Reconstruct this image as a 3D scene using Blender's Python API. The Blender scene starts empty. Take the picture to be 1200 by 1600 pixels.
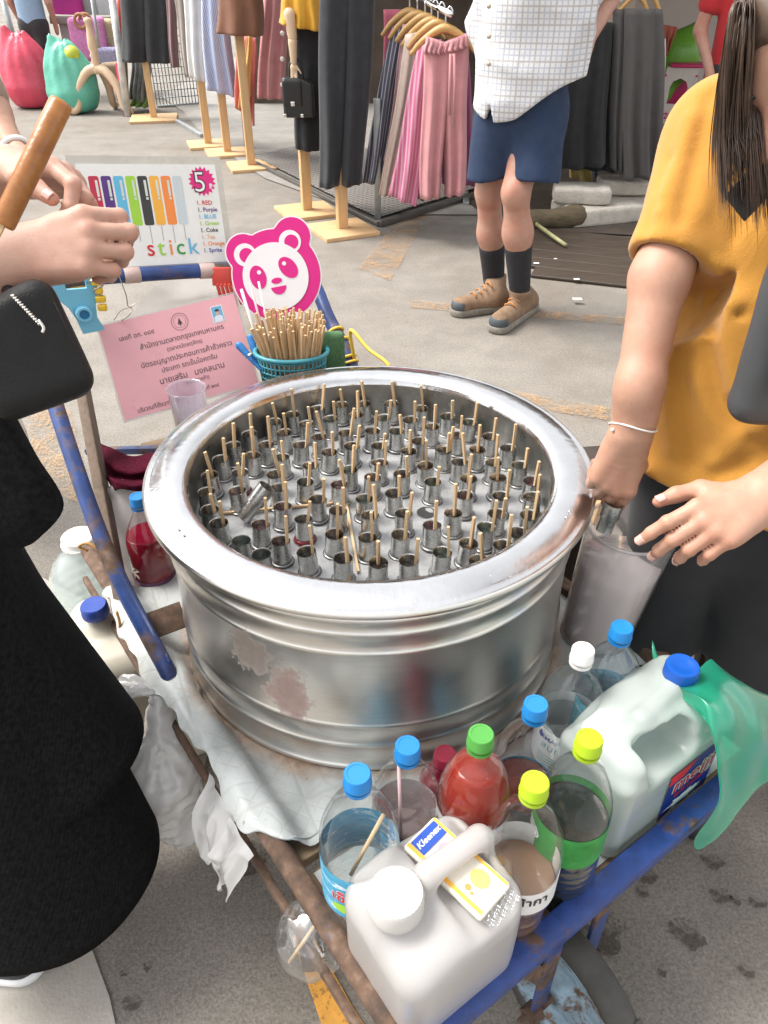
import bpy, bmesh, math, random
import numpy as np
from mathutils import Vector, Matrix
random.seed(7); rng = np.random.default_rng(7)
sc = bpy.context.scene
C = bpy.context.collection
PI = math.pi
# ------------------------------------------------------------------ camera, sky, sun, exposure
PITCH = math.radians(36.06); FPX = 1200.0; CAMH = 1.5
cam_d = bpy.data.cameras.new('camera'); cam = bpy.data.objects.new('camera', cam_d); C.objects.link(cam)
cam.location = (0, 0, CAMH); cam.rotation_euler = (PI/2 - PITCH, 0, 0)
cam_d.sensor_fit = 'VERTICAL'; cam_d.sensor_height = 24.0; cam_d.lens = 24.0*FPX/1600.0
cam_d.clip_start = 0.02; cam_d.clip_end = 400
sc.camera = cam
SUN_EL, SUN_AZ = math.radians(58), math.radians(283)      # azimuth clockwise from +y
world = bpy.data.worlds.new('World'); sc.world = world; world.use_nodes = True
wn = world.node_tree; wn.nodes.clear()
w_out = wn.nodes.new('ShaderNodeOutputWorld'); w_bg = wn.nodes.new('ShaderNodeBackground')
w_sky = wn.nodes.new('ShaderNodeTexSky'); w_hs = wn.nodes.new('ShaderNodeHueSaturation')
w_sky.sky_type = 'NISHITA'; w_sky.sun_disc = False; w_sky.sun_elevation = SUN_EL; w_sky.sun_rotation = SUN_AZ
w_sky.air_density = 1.0; w_sky.dust_density = 3.0; w_sky.ozone_density = 1.0
w_hs.inputs['Saturation'].default_value = 0.08
wn.links.new(w_sky.outputs[0], w_hs.inputs['Color']); wn.links.new(w_hs.outputs[0], w_bg.inputs['Color'])
w_bg.inputs['Strength'].default_value = 0.15
wn.links.new(w_bg.outputs[0], w_out.inputs['Surface'])
sun_d = bpy.data.lights.new('sun', 'SUN'); sun = bpy.data.objects.new('sun', sun_d); C.objects.link(sun)
sun_d.energy = 1.4; sun_d.angle = math.radians(24); sun_d.color = (1.0, 0.94, 0.85)
_sv = Vector((math.sin(SUN_AZ)*math.cos(SUN_EL), math.cos(SUN_AZ)*math.cos(SUN_EL), math.sin(SUN_EL)))
sun.rotation_euler = _sv.to_track_quat('Z', 'Y').to_euler(); sun.location = (-3, -3, 8)
sc.view_settings.view_transform = 'Standard'; sc.view_settings.look = 'None'
sc.view_settings.exposure = 1.46; sc.view_settings.gamma = 1.0; sc.view_settings.use_curve_mapping = False
sc.cycles.max_bounces = 7; sc.cycles.transparent_max_bounces = 16; sc.cycles.transmission_bounces = 4
sc.cycles.glossy_bounces = 4; sc.cycles.diffuse_bounces = 3
sc.cycles.caustics_reflective = False; sc.cycles.caustics_refractive = False
sc.cycles.sample_clamp_indirect = 6.0; sc.cycles.use_denoising = True

# ------------------------------------------------------------------ helpers: survey (photo point + known plane -> place)
_c, _s = math.cos(PITCH), math.sin(PITCH)
def _ray(u, v):
    a = (u-600)/FPX; b = (800-v)/FPX
    return np.array([a, _c+b*_s, -_s+b*_c])
def az(u, v, z):
    r = _ray(u, v); return np.array([0, 0, CAMH]) + r*((z-CAMH)/r[2])
def ay(u, v, y):
    r = _ray(u, v); return np.array([0, 0, CAMH]) + r*(y/r[1])
def ad(u, v, d):
    return np.array([0, 0, CAMH]) + _ray(u, v)*d
def V3(*a): return np.array(a, float)
def unit(v): v = np.asarray(v, float); return v/np.linalg.norm(v)

# ------------------------------------------------------------------ helpers: objects
ORG = {}
def thing(name, label, cat, loc, group=None):
    o = bpy.data.objects.new(name, None); C.objects.link(o); o.location = tuple(loc); o.empty_display_size = 0.05
    o['label'] = label; o['category'] = cat
    if group: o['group'] = group
    ORG[o] = np.array(loc, float); return o
def tag(o, label, cat, group=None):
    o['label'] = label; o['category'] = cat
    if group: o['group'] = group
    return o
def link(name, me, mat, parent=None, loc=(0, 0, 0)):
    o = bpy.data.objects.new(name, me); C.objects.link(o)
    if mat is not None:
        for m in (mat if isinstance(mat, (list, tuple)) else [mat]): me.materials.append(m)
    if parent is not None: o.parent = parent
    o.location = tuple(loc); return o
def mesh(name, vf, mat, parent=None, smooth=True, uv=None, origin=None, mi=None, auto=None):
    """vf = (verts in world metres, faces). Builds one object; children are stored relative to their parent."""
    v, f = vf[0], vf[1]
    if len(vf) > 2 and uv is None: uv = vf[2]
    v = np.asarray(v, float).reshape(-1, 3)
    if parent is not None: org = ORG[parent]; loc = (0, 0, 0)
    else:
        org = np.array(origin, float) if origin is not None else V3((v[:, 0].min()+v[:, 0].max())/2, (v[:, 1].min()+v[:, 1].max())/2, v[:, 2].min())
        loc = org
    me = bpy.data.meshes.new(name)
    me.from_pydata([tuple(p) for p in (v-org)], [], [tuple(int(i) for i in q) for q in f])
    if smooth: me.polygons.foreach_set('use_smooth', [True]*len(me.polygons))
    if uv is not None:
        l = me.uv_layers.new(name='UVMap'); uv = np.asarray(uv, float)
        li = np.empty(len(me.loops), int); me.loops.foreach_get('vertex_index', li)
        l.data.foreach_set('uv', uv[li].ravel())
    if mi is not None: me.polygons.foreach_set('material_index', mi)
    me.update()
    if auto is not None and smooth: me.set_sharp_from_angle(angle=math.radians(auto))
    o = link(name, me, mat, parent, loc); ORG[o] = org; return o
def cat(*parts):
    vs, fs, uvs, n = [], [], [], 0
    hasuv = all(len(p) > 2 for p in parts)
    for p in parts:
        vs.append(np.asarray(p[0], float).reshape(-1, 3)); fs += [tuple(i+n for i in q) for q in p[1]]; n += len(vs[-1])
        if hasuv: uvs.append(p[2])
    return (np.concatenate(vs), fs, np.concatenate(uvs)) if hasuv else (np.concatenate(vs), fs)
def xf(vf, M, t=(0, 0, 0)):
    v = np.asarray(vf[0], float) @ np.asarray(M, float).T + np.asarray(t, float); return (v,)+tuple(vf[1:])
def rotz(a): c, s = math.cos(a), math.sin(a); return np.array([[c, -s, 0], [s, c, 0], [0, 0, 1]])
def rotx(a): c, s = math.cos(a), math.sin(a); return np.array([[1, 0, 0], [0, c, -s], [0, s, c]])
def roty(a): c, s = math.cos(a), math.sin(a); return np.array([[c, 0, s], [0, 1, 0], [-s, 0, c]])
def basis(x, y, z): return np.stack([x, y, z], 1)
def frame(d, up=(0, 0, 1)):
    """columns: side, up', d"""
    d = unit(d); s = np.cross(up, d)
    if np.linalg.norm(s) < 1e-5: s = np.cross((0, 1, 0), d)
    s = unit(s); return basis(s, np.cross(d, s), d)
def box(cx, cy, cz, sx, sy, sz, b=0.0):
    """box, edges chamfered by b"""
    bm = bmesh.new(); bmesh.ops.create_cube(bm, size=1.0)
    for v in bm.verts: v.co = Vector((v.co.x*sx, v.co.y*sy, v.co.z*sz))
    if b > 0: bmesh.ops.bevel(bm, geom=list(bm.edges), offset=b, segments=2, profile=0.6, affect='EDGES')
    bm.verts.index_update()
    vs = np.array([v.co[:] for v in bm.verts])+V3(cx, cy, cz); fs = [[v.index for v in f.verts] for f in bm.faces]; bm.free()
    return vs, fs
def beam(p, q, w, h, up=(0, 0, 1), b=0.0):
    p, q = np.asarray(p, float), np.asarray(q, float); M = frame(q-p, up); L = np.linalg.norm(q-p)
    return xf(box(0, 0, L/2, w, h, L, b), M, p)
def lathe(prof, n=32, center=(0, 0, 0), closed=False, wob=None):
    """prof = [(r,z)...] turned about z."""
    t = np.linspace(0, 2*PI, n, endpoint=False); vs = []; fs = []; m = len(prof)
    for r, z in prof: vs.append(np.stack([r*np.cos(t), r*np.sin(t), 0*t+z], 1))
    v = np.concatenate(vs)+np.asarray(center, float)
    for i in range(m-1 if not closed else m):
        a, b = i*n, ((i+1) % m)*n
        for j in range(n): k = (j+1) % n; fs.append((a+j, a+k, b+k, b+j))
    if not closed:
        if prof[0][0] > 1e-6: fs.append(tuple(range(n))[::-1]) if prof[0][0] < 0 else None
    fs = [f for f in fs if f is not None]
    uv = np.concatenate([np.stack([t/(2*PI), 0*t+z], 1) for r, z in prof])
    return v, fs, uv
def caps(vf, n, first=True, last=True):
    f = list(vf[1]); N = len(vf[0])
    if first: f.append(tuple(range(n))[::-1])
    if last: f.append(tuple(range(N-n, N)))
    return (vf[0], f)+tuple(vf[2:])
def tube(pts, r, n=10, cap=True, closed=False):
    """swept round tube; r scalar or per point"""
    P = np.asarray(pts, float); m = len(P); R = np.full(m, r) if np.isscalar(r) else np.asarray(r, float)
    T = np.gradient(P, axis=0) if not closed else (np.roll(P, -1, 0)-np.roll(P, 1, 0))
    T /= np.linalg.norm(T, axis=1)[:, None]+1e-12
    up = V3(0, 0, 1) if abs(T[0][2]) < 0.9 else V3(0, 1, 0)
    s = unit(np.cross(up, T[0])); t = np.linspace(0, 2*PI, n, endpoint=False); vs = []
    for i in range(m):
        s = unit(s - T[i]*np.dot(s, T[i])); u = np.cross(T[i], s)
        vs.append(P[i]+R[i]*(np.cos(t)[:, None]*s+np.sin(t)[:, None]*u))
    fs = []
    for i in range(m if closed else m-1):
        a, b = i*n, ((i+1) % m)*n
        for j in range(n): k = (j+1) % n; fs.append((a+j, a+k, b+k, b+j))
    v = np.concatenate(vs)
    if cap and not closed: fs += [tuple(range(n))[::-1], tuple(range((m-1)*n, m*n))]
    return v, fs
def spline(pts, n=8):
    """Catmull-Rom through pts"""
    P = np.asarray(pts, float); P = np.concatenate([[2*P[0]-P[1]], P, [2*P[-1]-P[-2]]]); out = []
    for i in range(1, len(P)-2):
        for t in np.linspace(0, 1, n, endpoint=False):
            a, b, c, d = P[i-1], P[i], P[i+1], P[i+2]
            out.append(0.5*((2*b)+(-a+c)*t+(2*a-5*b+4*c-d)*t*t+(-a+3*b-3*c+d)*t**3))
    out.append(P[-2]); return np.array(out)
def loft(rings, closed=True, cap0=False, cap1=False):
    """rings: list of (n,3); uv in metres"""
    m, n = len(rings), len(rings[0]); v = np.concatenate(rings); fs = []
    for i in range(m-1):
        for j in range(n if closed else n-1):
            k = (j+1) % n; a, b = i*n, (i+1)*n; fs.append((a+j, a+k, b+k, b+j))
    if cap0: fs.append(tuple(range(n))[::-1])
    if cap1: fs.append(tuple(range((m-1)*n, m*n)))
    uv = []
    for i in range(m):
        R = np.asarray(rings[i]); d = np.r_[0, np.cumsum(np.linalg.norm(np.diff(R, axis=0), axis=1))]
        h = 0 if i == 0 else h+np.linalg.norm(R.mean(0)-np.asarray(rings[i-1]).mean(0))
        uv.append(np.stack([d, 0*d+h], 1))
    return v, fs, np.concatenate(uv)
def sheet(fn, nu, nv, thick=0.0, u0=0., u1=1., v0=0., v1=1.):
    """fn(U,V)->(...,3); optional thickness (closed solid)"""
    U, W = np.meshgrid(np.linspace(u0, u1, nu), np.linspace(v0, v1, nv), indexing='ij')
    P = fn(U, W); v = P.reshape(-1, 3); idx = np.arange(nu*nv).reshape(nu, nv)
    f = [(idx[i, j], idx[i+1, j], idx[i+1, j+1], idx[i, j+1]) for i in range(nu-1) for j in range(nv-1)]
    uv = np.stack([U.ravel(), W.ravel()], 1)
    if thick > 0:
        du = np.gradient(P, axis=0); dv = np.gradient(P, axis=1); N = np.cross(du, dv); N /= np.linalg.norm(N, axis=2)[..., None]+1e-12
        v2 = (P-N*thick).reshape(-1, 3); n = nu*nv
        f += [tuple(i+n for i in q[::-1]) for q in f]
        bd = [idx[i, 0] for i in range(nu)]+[idx[-1, j] for j in range(1, nv)]+[idx[i, -1] for i in range(nu-2, -1, -1)]+[idx[0, j] for j in range(nv-2, 0, -1)]
        f += [(bd[(k+1) % len(bd)], bd[k], bd[k]+n, bd[(k+1) % len(bd)]+n) for k in range(len(bd))]
        v = np.concatenate([v, v2]); uv = np.concatenate([uv, uv])
    return v, f, uv
def poly(pts2, M, o, thick=0.0, holes=()):
    """flat polygon (list of (x,y)) placed by M columns (x,y,normal) at o, thickness along -normal"""
    bm = bmesh.new(); es = []
    for loop in (pts2,)+tuple(holes):
        vs = [bm.verts.new((p[0], p[1], 0)) for p in loop]
        for i in range(len(vs)): es.append(bm.edges.new((vs[i], vs[(i+1) % len(vs)])))
    bmesh.ops.triangle_fill(bm, use_beauty=True, use_dissolve=False, edges=es)
    bmesh.ops.recalc_face_normals(bm, faces=bm.faces)
    for f in bm.faces:
        if f.normal.z < 0: f.normal_flip()
    if thick > 0:
        r = bmesh.ops.extrude_face_region(bm, geom=list(bm.faces), use_keep_orig=True)
        for g in r['geom']:
            if isinstance(g, bmesh.types.BMVert): g.co.z += thick
        for v in bm.verts: v.co.z -= thick
        bmesh.ops.recalc_face_normals(bm, faces=bm.faces)
    bm.verts.index_update()
    v = np.array([q.co[:] for q in bm.verts]); f = [[q.index for q in fa.verts] for fa in bm.faces]; bm.free()
    return xf((v, f), M, o)
def circ(r, n=32, cx=0, cy=0, ry=None, a=0):
    t = np.linspace(0, 2*PI, n, endpoint=False); x = r*np.cos(t); y = (ry or r)*np.sin(t); ca, sa = math.cos(a), math.sin(a)
    return [(cx+ca*p-sa*q, cy+sa*p+ca*q) for p, q in zip(x, y)]
_fonts = {}
def text(s, size, align='LEFT', shear=0.0, bold=0.0, space=1.0):
    """flat lettering as (verts, faces) in its own xy plane, baseline at 0"""
    cu = bpy.data.curves.new('lettering', 'FONT'); cu.body = s; cu.size = size; cu.align_x = align; cu.shear = shear
    cu.offset = bold*size; cu.resolution_u = 3; cu.fill_mode = 'FRONT'; cu.space_character = space
    o = bpy.data.objects.new('lettering', cu); C.objects.link(o)
    dg = bpy.context.evaluated_depsgraph_get(); me = bpy.data.meshes.new_from_object(o.evaluated_get(dg))
    v = np.array([q.co[:] for q in me.vertices]).reshape(-1, 3); f = [list(p.vertices) for p in me.polygons]
    bpy.data.objects.remove(o); bpy.data.curves.remove(cu); bpy.data.meshes.remove(me)
    return v, f
def wrap(vf, R, center, a0, z0):
    """bend flat lettering round a vertical cylinder; a0 = angle of text x=0, reads left to right from outside"""
    v = np.asarray(vf[0]); 
    if len(v) == 0: return (np.zeros((3, 3)), [])
    a = a0+v[:, 0]/R
    return (np.stack([center[0]+R*np.cos(a), center[1]+R*np.sin(a), z0+v[:, 1]], 1), vf[1])

# ------------------------------------------------------------------ helpers: smooth solids from distance fields (bodies, jugs)
def smin(a, b, k):
    if k <= 0: return np.minimum(a, b)
    h = np.maximum(k-np.abs(a-b), 0)/k
    return np.minimum(a, b)-h*h*k*0.25
def smax(a, b, k): return -smin(-a, -b, k)
def rc(p, a, b, ra, rb, n=None, s=1.0):
    """tapered capsule; optionally flattened by s along n"""
    a = np.asarray(a, np.float32); b = np.asarray(b, np.float32); ba = b-a; pa = p-a
    t = np.clip(pa@ba/max(float(ba@ba), 1e-9), 0, 1); off = pa-t[:, None]*ba
    if n is not None:
        n = np.asarray(unit(n), np.float32); c = off@n; off = off+np.outer(c*(1/s-1), n)
    d = np.sqrt((off*off).sum(1))-(ra+t*(rb-ra))
    return d*(min(1.0, s) if n is not None else 1.0)
def ell(p, c, r, M=None):
    q = p-np.asarray(c, np.float32)
    if M is not None: q = q@np.asarray(M, np.float32)
    r = np.asarray(r, np.float32); k0 = np.sqrt(((q/r)**2).sum(1)); k1 = np.sqrt(((q/(r*r))**2).sum(1))+1e-6
    return k0*(k0-1)/k1
def rbox(p, c, h, r, M=None):
    q = p-np.asarray(c, np.float32)
    if M is not None: q = q@np.asarray(M, np.float32)
    q = np.abs(q)-(np.asarray(h, np.float32)-r)
    return np.sqrt((np.maximum(q, 0)**2).sum(1))+np.minimum(q.max(1), 0)-r
def half(p, o, n): return (p-np.asarray(o, np.float32))@np.asarray(unit(n), np.float32)
def waves(p, seed, f, n=6, axis=None, squash=0.3):
    """smooth pseudo-random field in [-1,1]; along axis it varies slowly (folds run along axis)"""
    r = np.random.default_rng(seed); out = np.zeros(len(p), np.float32)
    for i in range(n):
        d = r.normal(size=3)
        if axis is not None: ax = unit(axis); d = d-ax*np.dot(d, ax)*(1-squash)
        d = d/np.linalg.norm(d)*f*r.uniform(0.6, 1.5); q = p@d.astype(np.float32)+r.uniform(0, 6.28)
        out += np.sin(q+0.8*np.sin(q*0.37+r.uniform(0, 6.28)))
    return out/n
def sdf_mesh(fn, lo, hi, res, relax=1):
    lo = np.asarray(lo, float); hi = np.asarray(hi, float); B = 8
    nb = np.ceil((hi-lo)/(res*B)).astype(int); N = nb*B+1
    g = [np.arange(nb[i]) for i in range(3)]; bi = np.stack(np.meshgrid(*g, indexing='ij'), -1).reshape(-1, 3)
    cen = (lo+(bi+0.5)*B*res).astype(np.float32); dc = fn(cen); act = np.abs(dc) < B*res*1.25
    D = np.full(tuple(N), 1.0, np.float32)
    for b, d in zip(bi[~act], dc[~act]):
        if d < 0: D[b[0]*B:b[0]*B+B+1, b[1]*B:b[1]*B+B+1, b[2]*B:b[2]*B+B+1] = -1.0
    loc = np.stack(np.meshgrid(*[np.arange(B+1)]*3, indexing='ij'), -1).reshape(-1, 3)
    ab = bi[act]
    for s in range(0, len(ab), 400):
        ids = (ab[s:s+400, None, :]*B+loc[None]).reshape(-1, 3)
        val = fn((lo+ids*res).astype(np.float32)); D[ids[:, 0], ids[:, 1], ids[:, 2]] = val
    I = D < 0
    cs = [(i, j, k) for i in (0, 1) for j in (0, 1) for k in (0, 1)]
    sl = lambda o: tuple(slice(o[a], N[a]-1+o[a]) for a in range(3))
    cnt = sum(I[sl(c)].astype(np.int8) for c in cs); actc = (cnt > 0) & (cnt < 8)
    cell = np.argwhere(actc); vid = np.full(actc.shape, -1, np.int64); vid[actc] = np.arange(len(cell))
    pos = np.zeros((len(cell), 3)); num = np.zeros(len(cell))
    for c in cs:
        for ax in range(3):
            if c[ax] == 0:
                e = list(c); e[ax] = 1
                d0 = D[cell[:, 0]+c[0], cell[:, 1]+c[1], cell[:, 2]+c[2]]; d1 = D[cell[:, 0]+e[0], cell[:, 1]+e[1], cell[:, 2]+e[2]]
                m = (d0 < 0) != (d1 < 0); t = np.where(m, d0/np.where(m, d0-d1, 1), 0)
                q = np.tile(np.array(c, float), (len(cell), 1)); q[:, ax] += t; pos[m] += q[m]; num += m
    pos = lo+res*(cell+pos/num[:, None]); faces = []
    for ax in range(3):
        a, b = [(1, 2), (2, 0), (0, 1)][ax]
        s0 = [slice(0, N[i]) for i in range(3)]; s1 = [slice(0, N[i]) for i in range(3)]
        s0[ax] = slice(0, N[ax]-1); s1[ax] = slice(1, N[ax])
        s0[a] = s1[a] = slice(1, N[a]-1); s0[b] = s1[b] = slice(1, N[b]-1)
        A, Bq = I[tuple(s0)], I[tuple(s1)]; ch = np.argwhere(A != Bq)
        if len(ch) == 0: continue
        off = np.zeros(3, int); off[a] = 1; off[b] = 1; e = ch+off
        def vv(da, db):
            q = e.copy(); q[:, a] -= da; q[:, b] -= db; return vid[q[:, 0], q[:, 1], q[:, 2]]
        q4 = np.stack([vv(1, 1), vv(0, 1), vv(0, 0), vv(1, 0)], 1)
        flip = ~A[tuple(ch.T)]; q4[flip] = q4[flip][:, ::-1]; faces.append(q4)
    F = np.concatenate(faces); F = F[(F >= 0).all(1)]
    for _ in range(relax):
        acc = np.zeros_like(pos); n = np.zeros(len(pos))
        for i in range(4):
            np.add.at(acc, F[:, i], pos[F[:, (i+1) % 4]]+pos[F[:, (i+3) % 4]]); np.add.at(n, F[:, i], 2)
        ok = n > 0; pos[ok] = 0.5*pos[ok]+0.5*acc[ok]/n[ok][:, None]
    return pos, F

# ------------------------------------------------------------------ helpers: materials
MATS = {}
def nt(name):
    m = bpy.data.materials.new(name); m.use_nodes = True; t = m.node_tree
    p = t.nodes['Principled BSDF']; return m, t, p
def setp(p, **k):
    for a, b in k.items():
        n = a.replace('_', ' ').title().replace('Ior', 'IOR')
        if n in p.inputs: p.inputs[n].default_value = b
def N(t, typ, **k):
    n = t.nodes.new(typ)
    for a, b in k.items():
        if a in n.inputs: n.inputs[a].default_value = b
        else: setattr(n, a, b)
    return n
def ramp(t, fac, stops, interp='LINEAR'):
    r = t.nodes.new('ShaderNodeValToRGB'); r.color_ramp.interpolation = interp
    el = r.color_ramp.elements
    while len(el) > 1: el.remove(el[0])
    el[0].position = stops[0][0]; el[0].color = tuple(stops[0][1])+((1,) if len(stops[0][1]) == 3 else ())
    for pos, c in stops[1:]:
        e = el.new(pos); e.color = tuple(c)+((1,) if len(c) == 3 else ())
    t.links.new(fac, r.inputs[0]); return r
def coords(t, kind='Object', scale=None):
    c = t.nodes.new('ShaderNodeTexCoord'); o = c.outputs[kind]
    if scale is not None:
        m = N(t, 'ShaderNodeMapping'); m.inputs['Scale'].default_value = scale; t.links.new(o, m.inputs['Vector']); o = m.outputs[0]
    return o
def noise(t, vec, scale, detail=4, rough=0.55, dist=0.0):
    n = N(t, 'ShaderNodeTexNoise'); n.inputs['Scale'].default_value = scale; n.inputs['Detail'].default_value = detail
    n.inputs['Roughness'].default_value = rough; n.inputs['Distortion'].default_value = dist; t.links.new(vec, n.inputs['Vector']); return n.outputs['Fac']
def mixc(t, fac, a, b, mode='MIX'):
    m = t.nodes.new('ShaderNodeMix'); m.data_type = 'RGBA'; m.blend_type = mode
    for s, x in ((m.inputs[0], fac), (m.inputs[6], a), (m.inputs[7], b)):
        if isinstance(x, bpy.types.NodeSocket): t.links.new(x, s)
        else: s.default_value = x if not isinstance(x, (tuple, list)) else (tuple(x)+(1,))[:4]
    return m.outputs[2]
def math_(t, op, a, b=0.0):
    m = t.nodes.new('ShaderNodeMath'); m.operation = op
    for i, x in enumerate((a, b)):
        if isinstance(x, bpy.types.NodeSocket): t.links.new(x, m.inputs[i])
        else: m.inputs[i].default_value = x
    return m.outputs[0]
def bump(t, p, h, strength, dist=0.002):
    b = N(t, 'ShaderNodeBump'); b.inputs['Strength'].default_value = strength; b.inputs['Distance'].default_value = dist
    t.links.new(h, b.inputs['Height']); t.links.new(b.outputs[0], p.inputs['Normal']); return b
def M_(name, col, rough=0.5, metal=0.0, var=0.12, vs=14.0, bs=0.0, bsc=200.0, bd=0.001, rv=0.08, **k):
    """ordinary surface: colour with uneven tone, uneven gloss, fine relief"""
    if name in MATS: return MATS[name]
    m, t, p = nt(name); co = coords(t)
    f = noise(t, co, vs, 5, 0.6)
    r = ramp(t, f, [(0.25, [c*(1-var) for c in col]), (0.75, [min(1, c*(1+var)) for c in col])])
    t.links.new(r.outputs[0], p.inputs['Base Color'])
    f2 = noise(t, co, vs*2.3, 3); rr = ramp(t, f2, [(0.3, [max(0.02, rough-rv)]*3), (0.7, [min(1, rough+rv)]*3)])
    t.links.new(rr.outputs[0], p.inputs['Roughness'])
    p.inputs['Metallic'].default_value = metal
    for a, b in k.items(): p.inputs[a].default_value = b
    if bs > 0: bump(t, p, noise(t, co, bsc, 4), bs, bd)
    MATS[name] = m; return m
def clearm(name, tint=(0.97, 0.98, 0.98), gloss=0.06, body=None, bodyfac=0.0, rough=0.03, edge=0.25, tl_=0.5):
    """thin clear sheet (bottle wall, film): see-through, with Fresnel gloss and optional milky body"""
    if name in MATS: return MATS[name]
    m, t, p = nt(name); t.nodes.remove(p); out = t.nodes['Material Output']
    tr = N(t, 'ShaderNodeBsdfTransparent'); tr.inputs[0].default_value = tuple(tint)+(1,)
    gl = N(t, 'ShaderNodeBsdfGlossy'); gl.inputs['Roughness'].default_value = rough; gl.inputs['Color'].default_value = (1, 1, 1, 1)
    fr = N(t, 'ShaderNodeLayerWeight'); fr.inputs['Blend'].default_value = 0.5
    co = coords(t); nb = N(t, 'ShaderNodeBump'); nb.inputs['Strength'].default_value = 0.35; nb.inputs['Distance'].default_value = 0.002
    t.links.new(noise(t, co, 45, 2), nb.inputs['Height']); t.links.new(nb.outputs[0], gl.inputs['Normal'])
    fz = math_(t, 'MULTIPLY', math_(t, 'POWER', fr.outputs['Facing'], 3.0), edge*3.0)
    base = tr.outputs[0]
    if body is not None:
        df = N(t, 'ShaderNodeBsdfDiffuse'); df.inputs[0].default_value = tuple(body)+(1,)
        tl = N(t, 'ShaderNodeBsdfTranslucent'); tl.inputs[0].default_value = tuple(body)+(1,)
        a = N(t, 'ShaderNodeMixShader'); a.inputs[0].default_value = tl_; t.links.new(df.outputs[0], a.inputs[1]); t.links.new(tl.outputs[0], a.inputs[2])
        b = N(t, 'ShaderNodeMixShader'); b.inputs[0].default_value = bodyfac; t.links.new(base, b.inputs[1]); t.links.new(a.outputs[0], b.inputs[2]); base = b.outputs[0]
    mx = N(t, 'ShaderNodeMixShader'); t.links.new(math_(t, 'MINIMUM', math_(t, 'ADD', fz, gloss), 0.75), mx.inputs[0])
    t.links.new(base, mx.inputs[1]); t.links.new(gl.outputs[0], mx.inputs[2]); t.links.new(mx.outputs[0], out.inputs['Surface'])
    MATS[name] = m; return m
def uvfabric(name, cols, period, rough=0.85, duty=0.5, bs=0.25, axis=0, soft=0.04, check=False):
    """woven cloth with stripes (or checks) laid along its own uv"""
    if name in MATS: return MATS[name]
    m, t, p = nt(name); c = coords(t, 'UV'); sp = N(t, 'ShaderNodeSeparateXYZ'); t.links.new(c, sp.inputs[0])
    def band(sock, per, du):
        fr = math_(t, 'FRACT', math_(t, 'DIVIDE', sock, per)); 
        return ramp(t, fr, [(0, (0, 0, 0)), (max(0.001, 0.5-du/2-soft), (0, 0, 0)), (0.5-du/2+soft, (1, 1, 1)), (0.5+du/2-soft, (1, 1, 1)), (min(.999, 0.5+du/2+soft), (0, 0, 0))]).outputs[0]
    b = band(sp.outputs[axis], period, duty)
    col = mixc(t, b, cols[0], cols[1])
    if check: col = mixc(t, math_(t, 'MULTIPLY', band(sp.outputs[1-axis], period, duty), 0.75), col, cols[1])
    n = noise(t, coords(t), 7, 4); col = mixc(t, 0.35, col, ramp(t, n, [(0.3, (0.6,)*3), (0.7, (1,)*3)]).outputs[0], 'MULTIPLY')
    t.links.new(col, p.inputs['Base Color']); p.inputs['Roughness'].default_value = rough
    bump(t, p, noise(t, coords(t), 600, 2), bs, 0.0006); MATS[name] = m; return m
# ================================================================== MATERIALS of the setting and the cart
def m_ground():
    m, t, p = nt('asphalt'); co = coords(t)
    big = noise(t, co, 0.9, 4, 0.6); mid = noise(t, co, 6, 5, 0.65); fine = noise(t, co, 170, 3, 0.7); grit = noise(t, co, 420, 2, 0.8)
    c = ramp(t, big, [(0.3, (0.19, 0.163, 0.135)), (0.5, (0.235, 0.213, 0.187)), (0.7, (0.27, 0.25, 0.222))]).outputs[0]
    c = mixc(t, 0.6, c, ramp(t, mid, [(0.3, (0.7,)*3), (0.7, (1.12,)*3)]).outputs[0], 'MULTIPLY')
    c = mixc(t, 0.75, c, ramp(t, fine, [(0.33, (0.55, 0.54, 0.53)), (0.52, (1, 1, 1)), (0.7, (1.35, 1.33, 1.28))]).outputs[0], 'MULTIPLY')
    c = mixc(t, ramp(t, grit, [(0.68, (0,)*3), (0.74, (0.55,)*3)]).outputs[0], c, (0.42, 0.4, 0.36))
    sp2 = noise(t, co, 75, 4, 0.75); c = mixc(t, 0.55, c, ramp(t, sp2, [(0.3, (0.62,)*3), (0.5, (1,)*3), (0.68, (1.22, 1.2, 1.15))]).outputs[0], 'MULTIPLY')
    cr = noise(t, co, 2.3, 8, 0.8); c = mixc(t, ramp(t, cr, [(0.60, (0,)*3), (0.72, (0.35,)*3)]).outputs[0], c, (0.12, 0.1, 0.085))
    t.links.new(c, p.inputs['Base Color']); p.inputs['Roughness'].default_value = 0.88
    hb = mixc(t, 0.4, fine, grit); bump(t, p, hb, 0.55, 0.006); return m
def m_paint(name, col, lo=0.45, hi=0.58):
    """worn road paint: bare patches are open"""
    m, t, p = nt(name); co = coords(t); out = t.nodes['Material Output']
    f = mixc(t, 0.5, noise(t, co, 9, 6, 0.75), noise(t, co, 90, 3, 0.7))
    k = ramp(t, f, [(lo, (0,)*3), (hi, (1,)*3)]).outputs[0]
    tr = N(t, 'ShaderNodeBsdfTransparent'); mx = N(t, 'ShaderNodeMixShader'); t.links.new(k, mx.inputs[0])
    t.links.new(tr.outputs[0], mx.inputs[1]); t.links.new(p.outputs[0], mx.inputs[2]); t.links.new(mx.outputs[0], out.inputs['Surface'])
    c = ramp(t, noise(t, co, 25, 4), [(0.3, [x*0.7 for x in col]), (0.7, col)]).outputs[0]
    t.links.new(c, p.inputs['Base Color']); p.inputs['Roughness'].default_value = 0.8; bump(t, p, noise(t, co, 200, 3), 0.4, 0.003); return m
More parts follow.
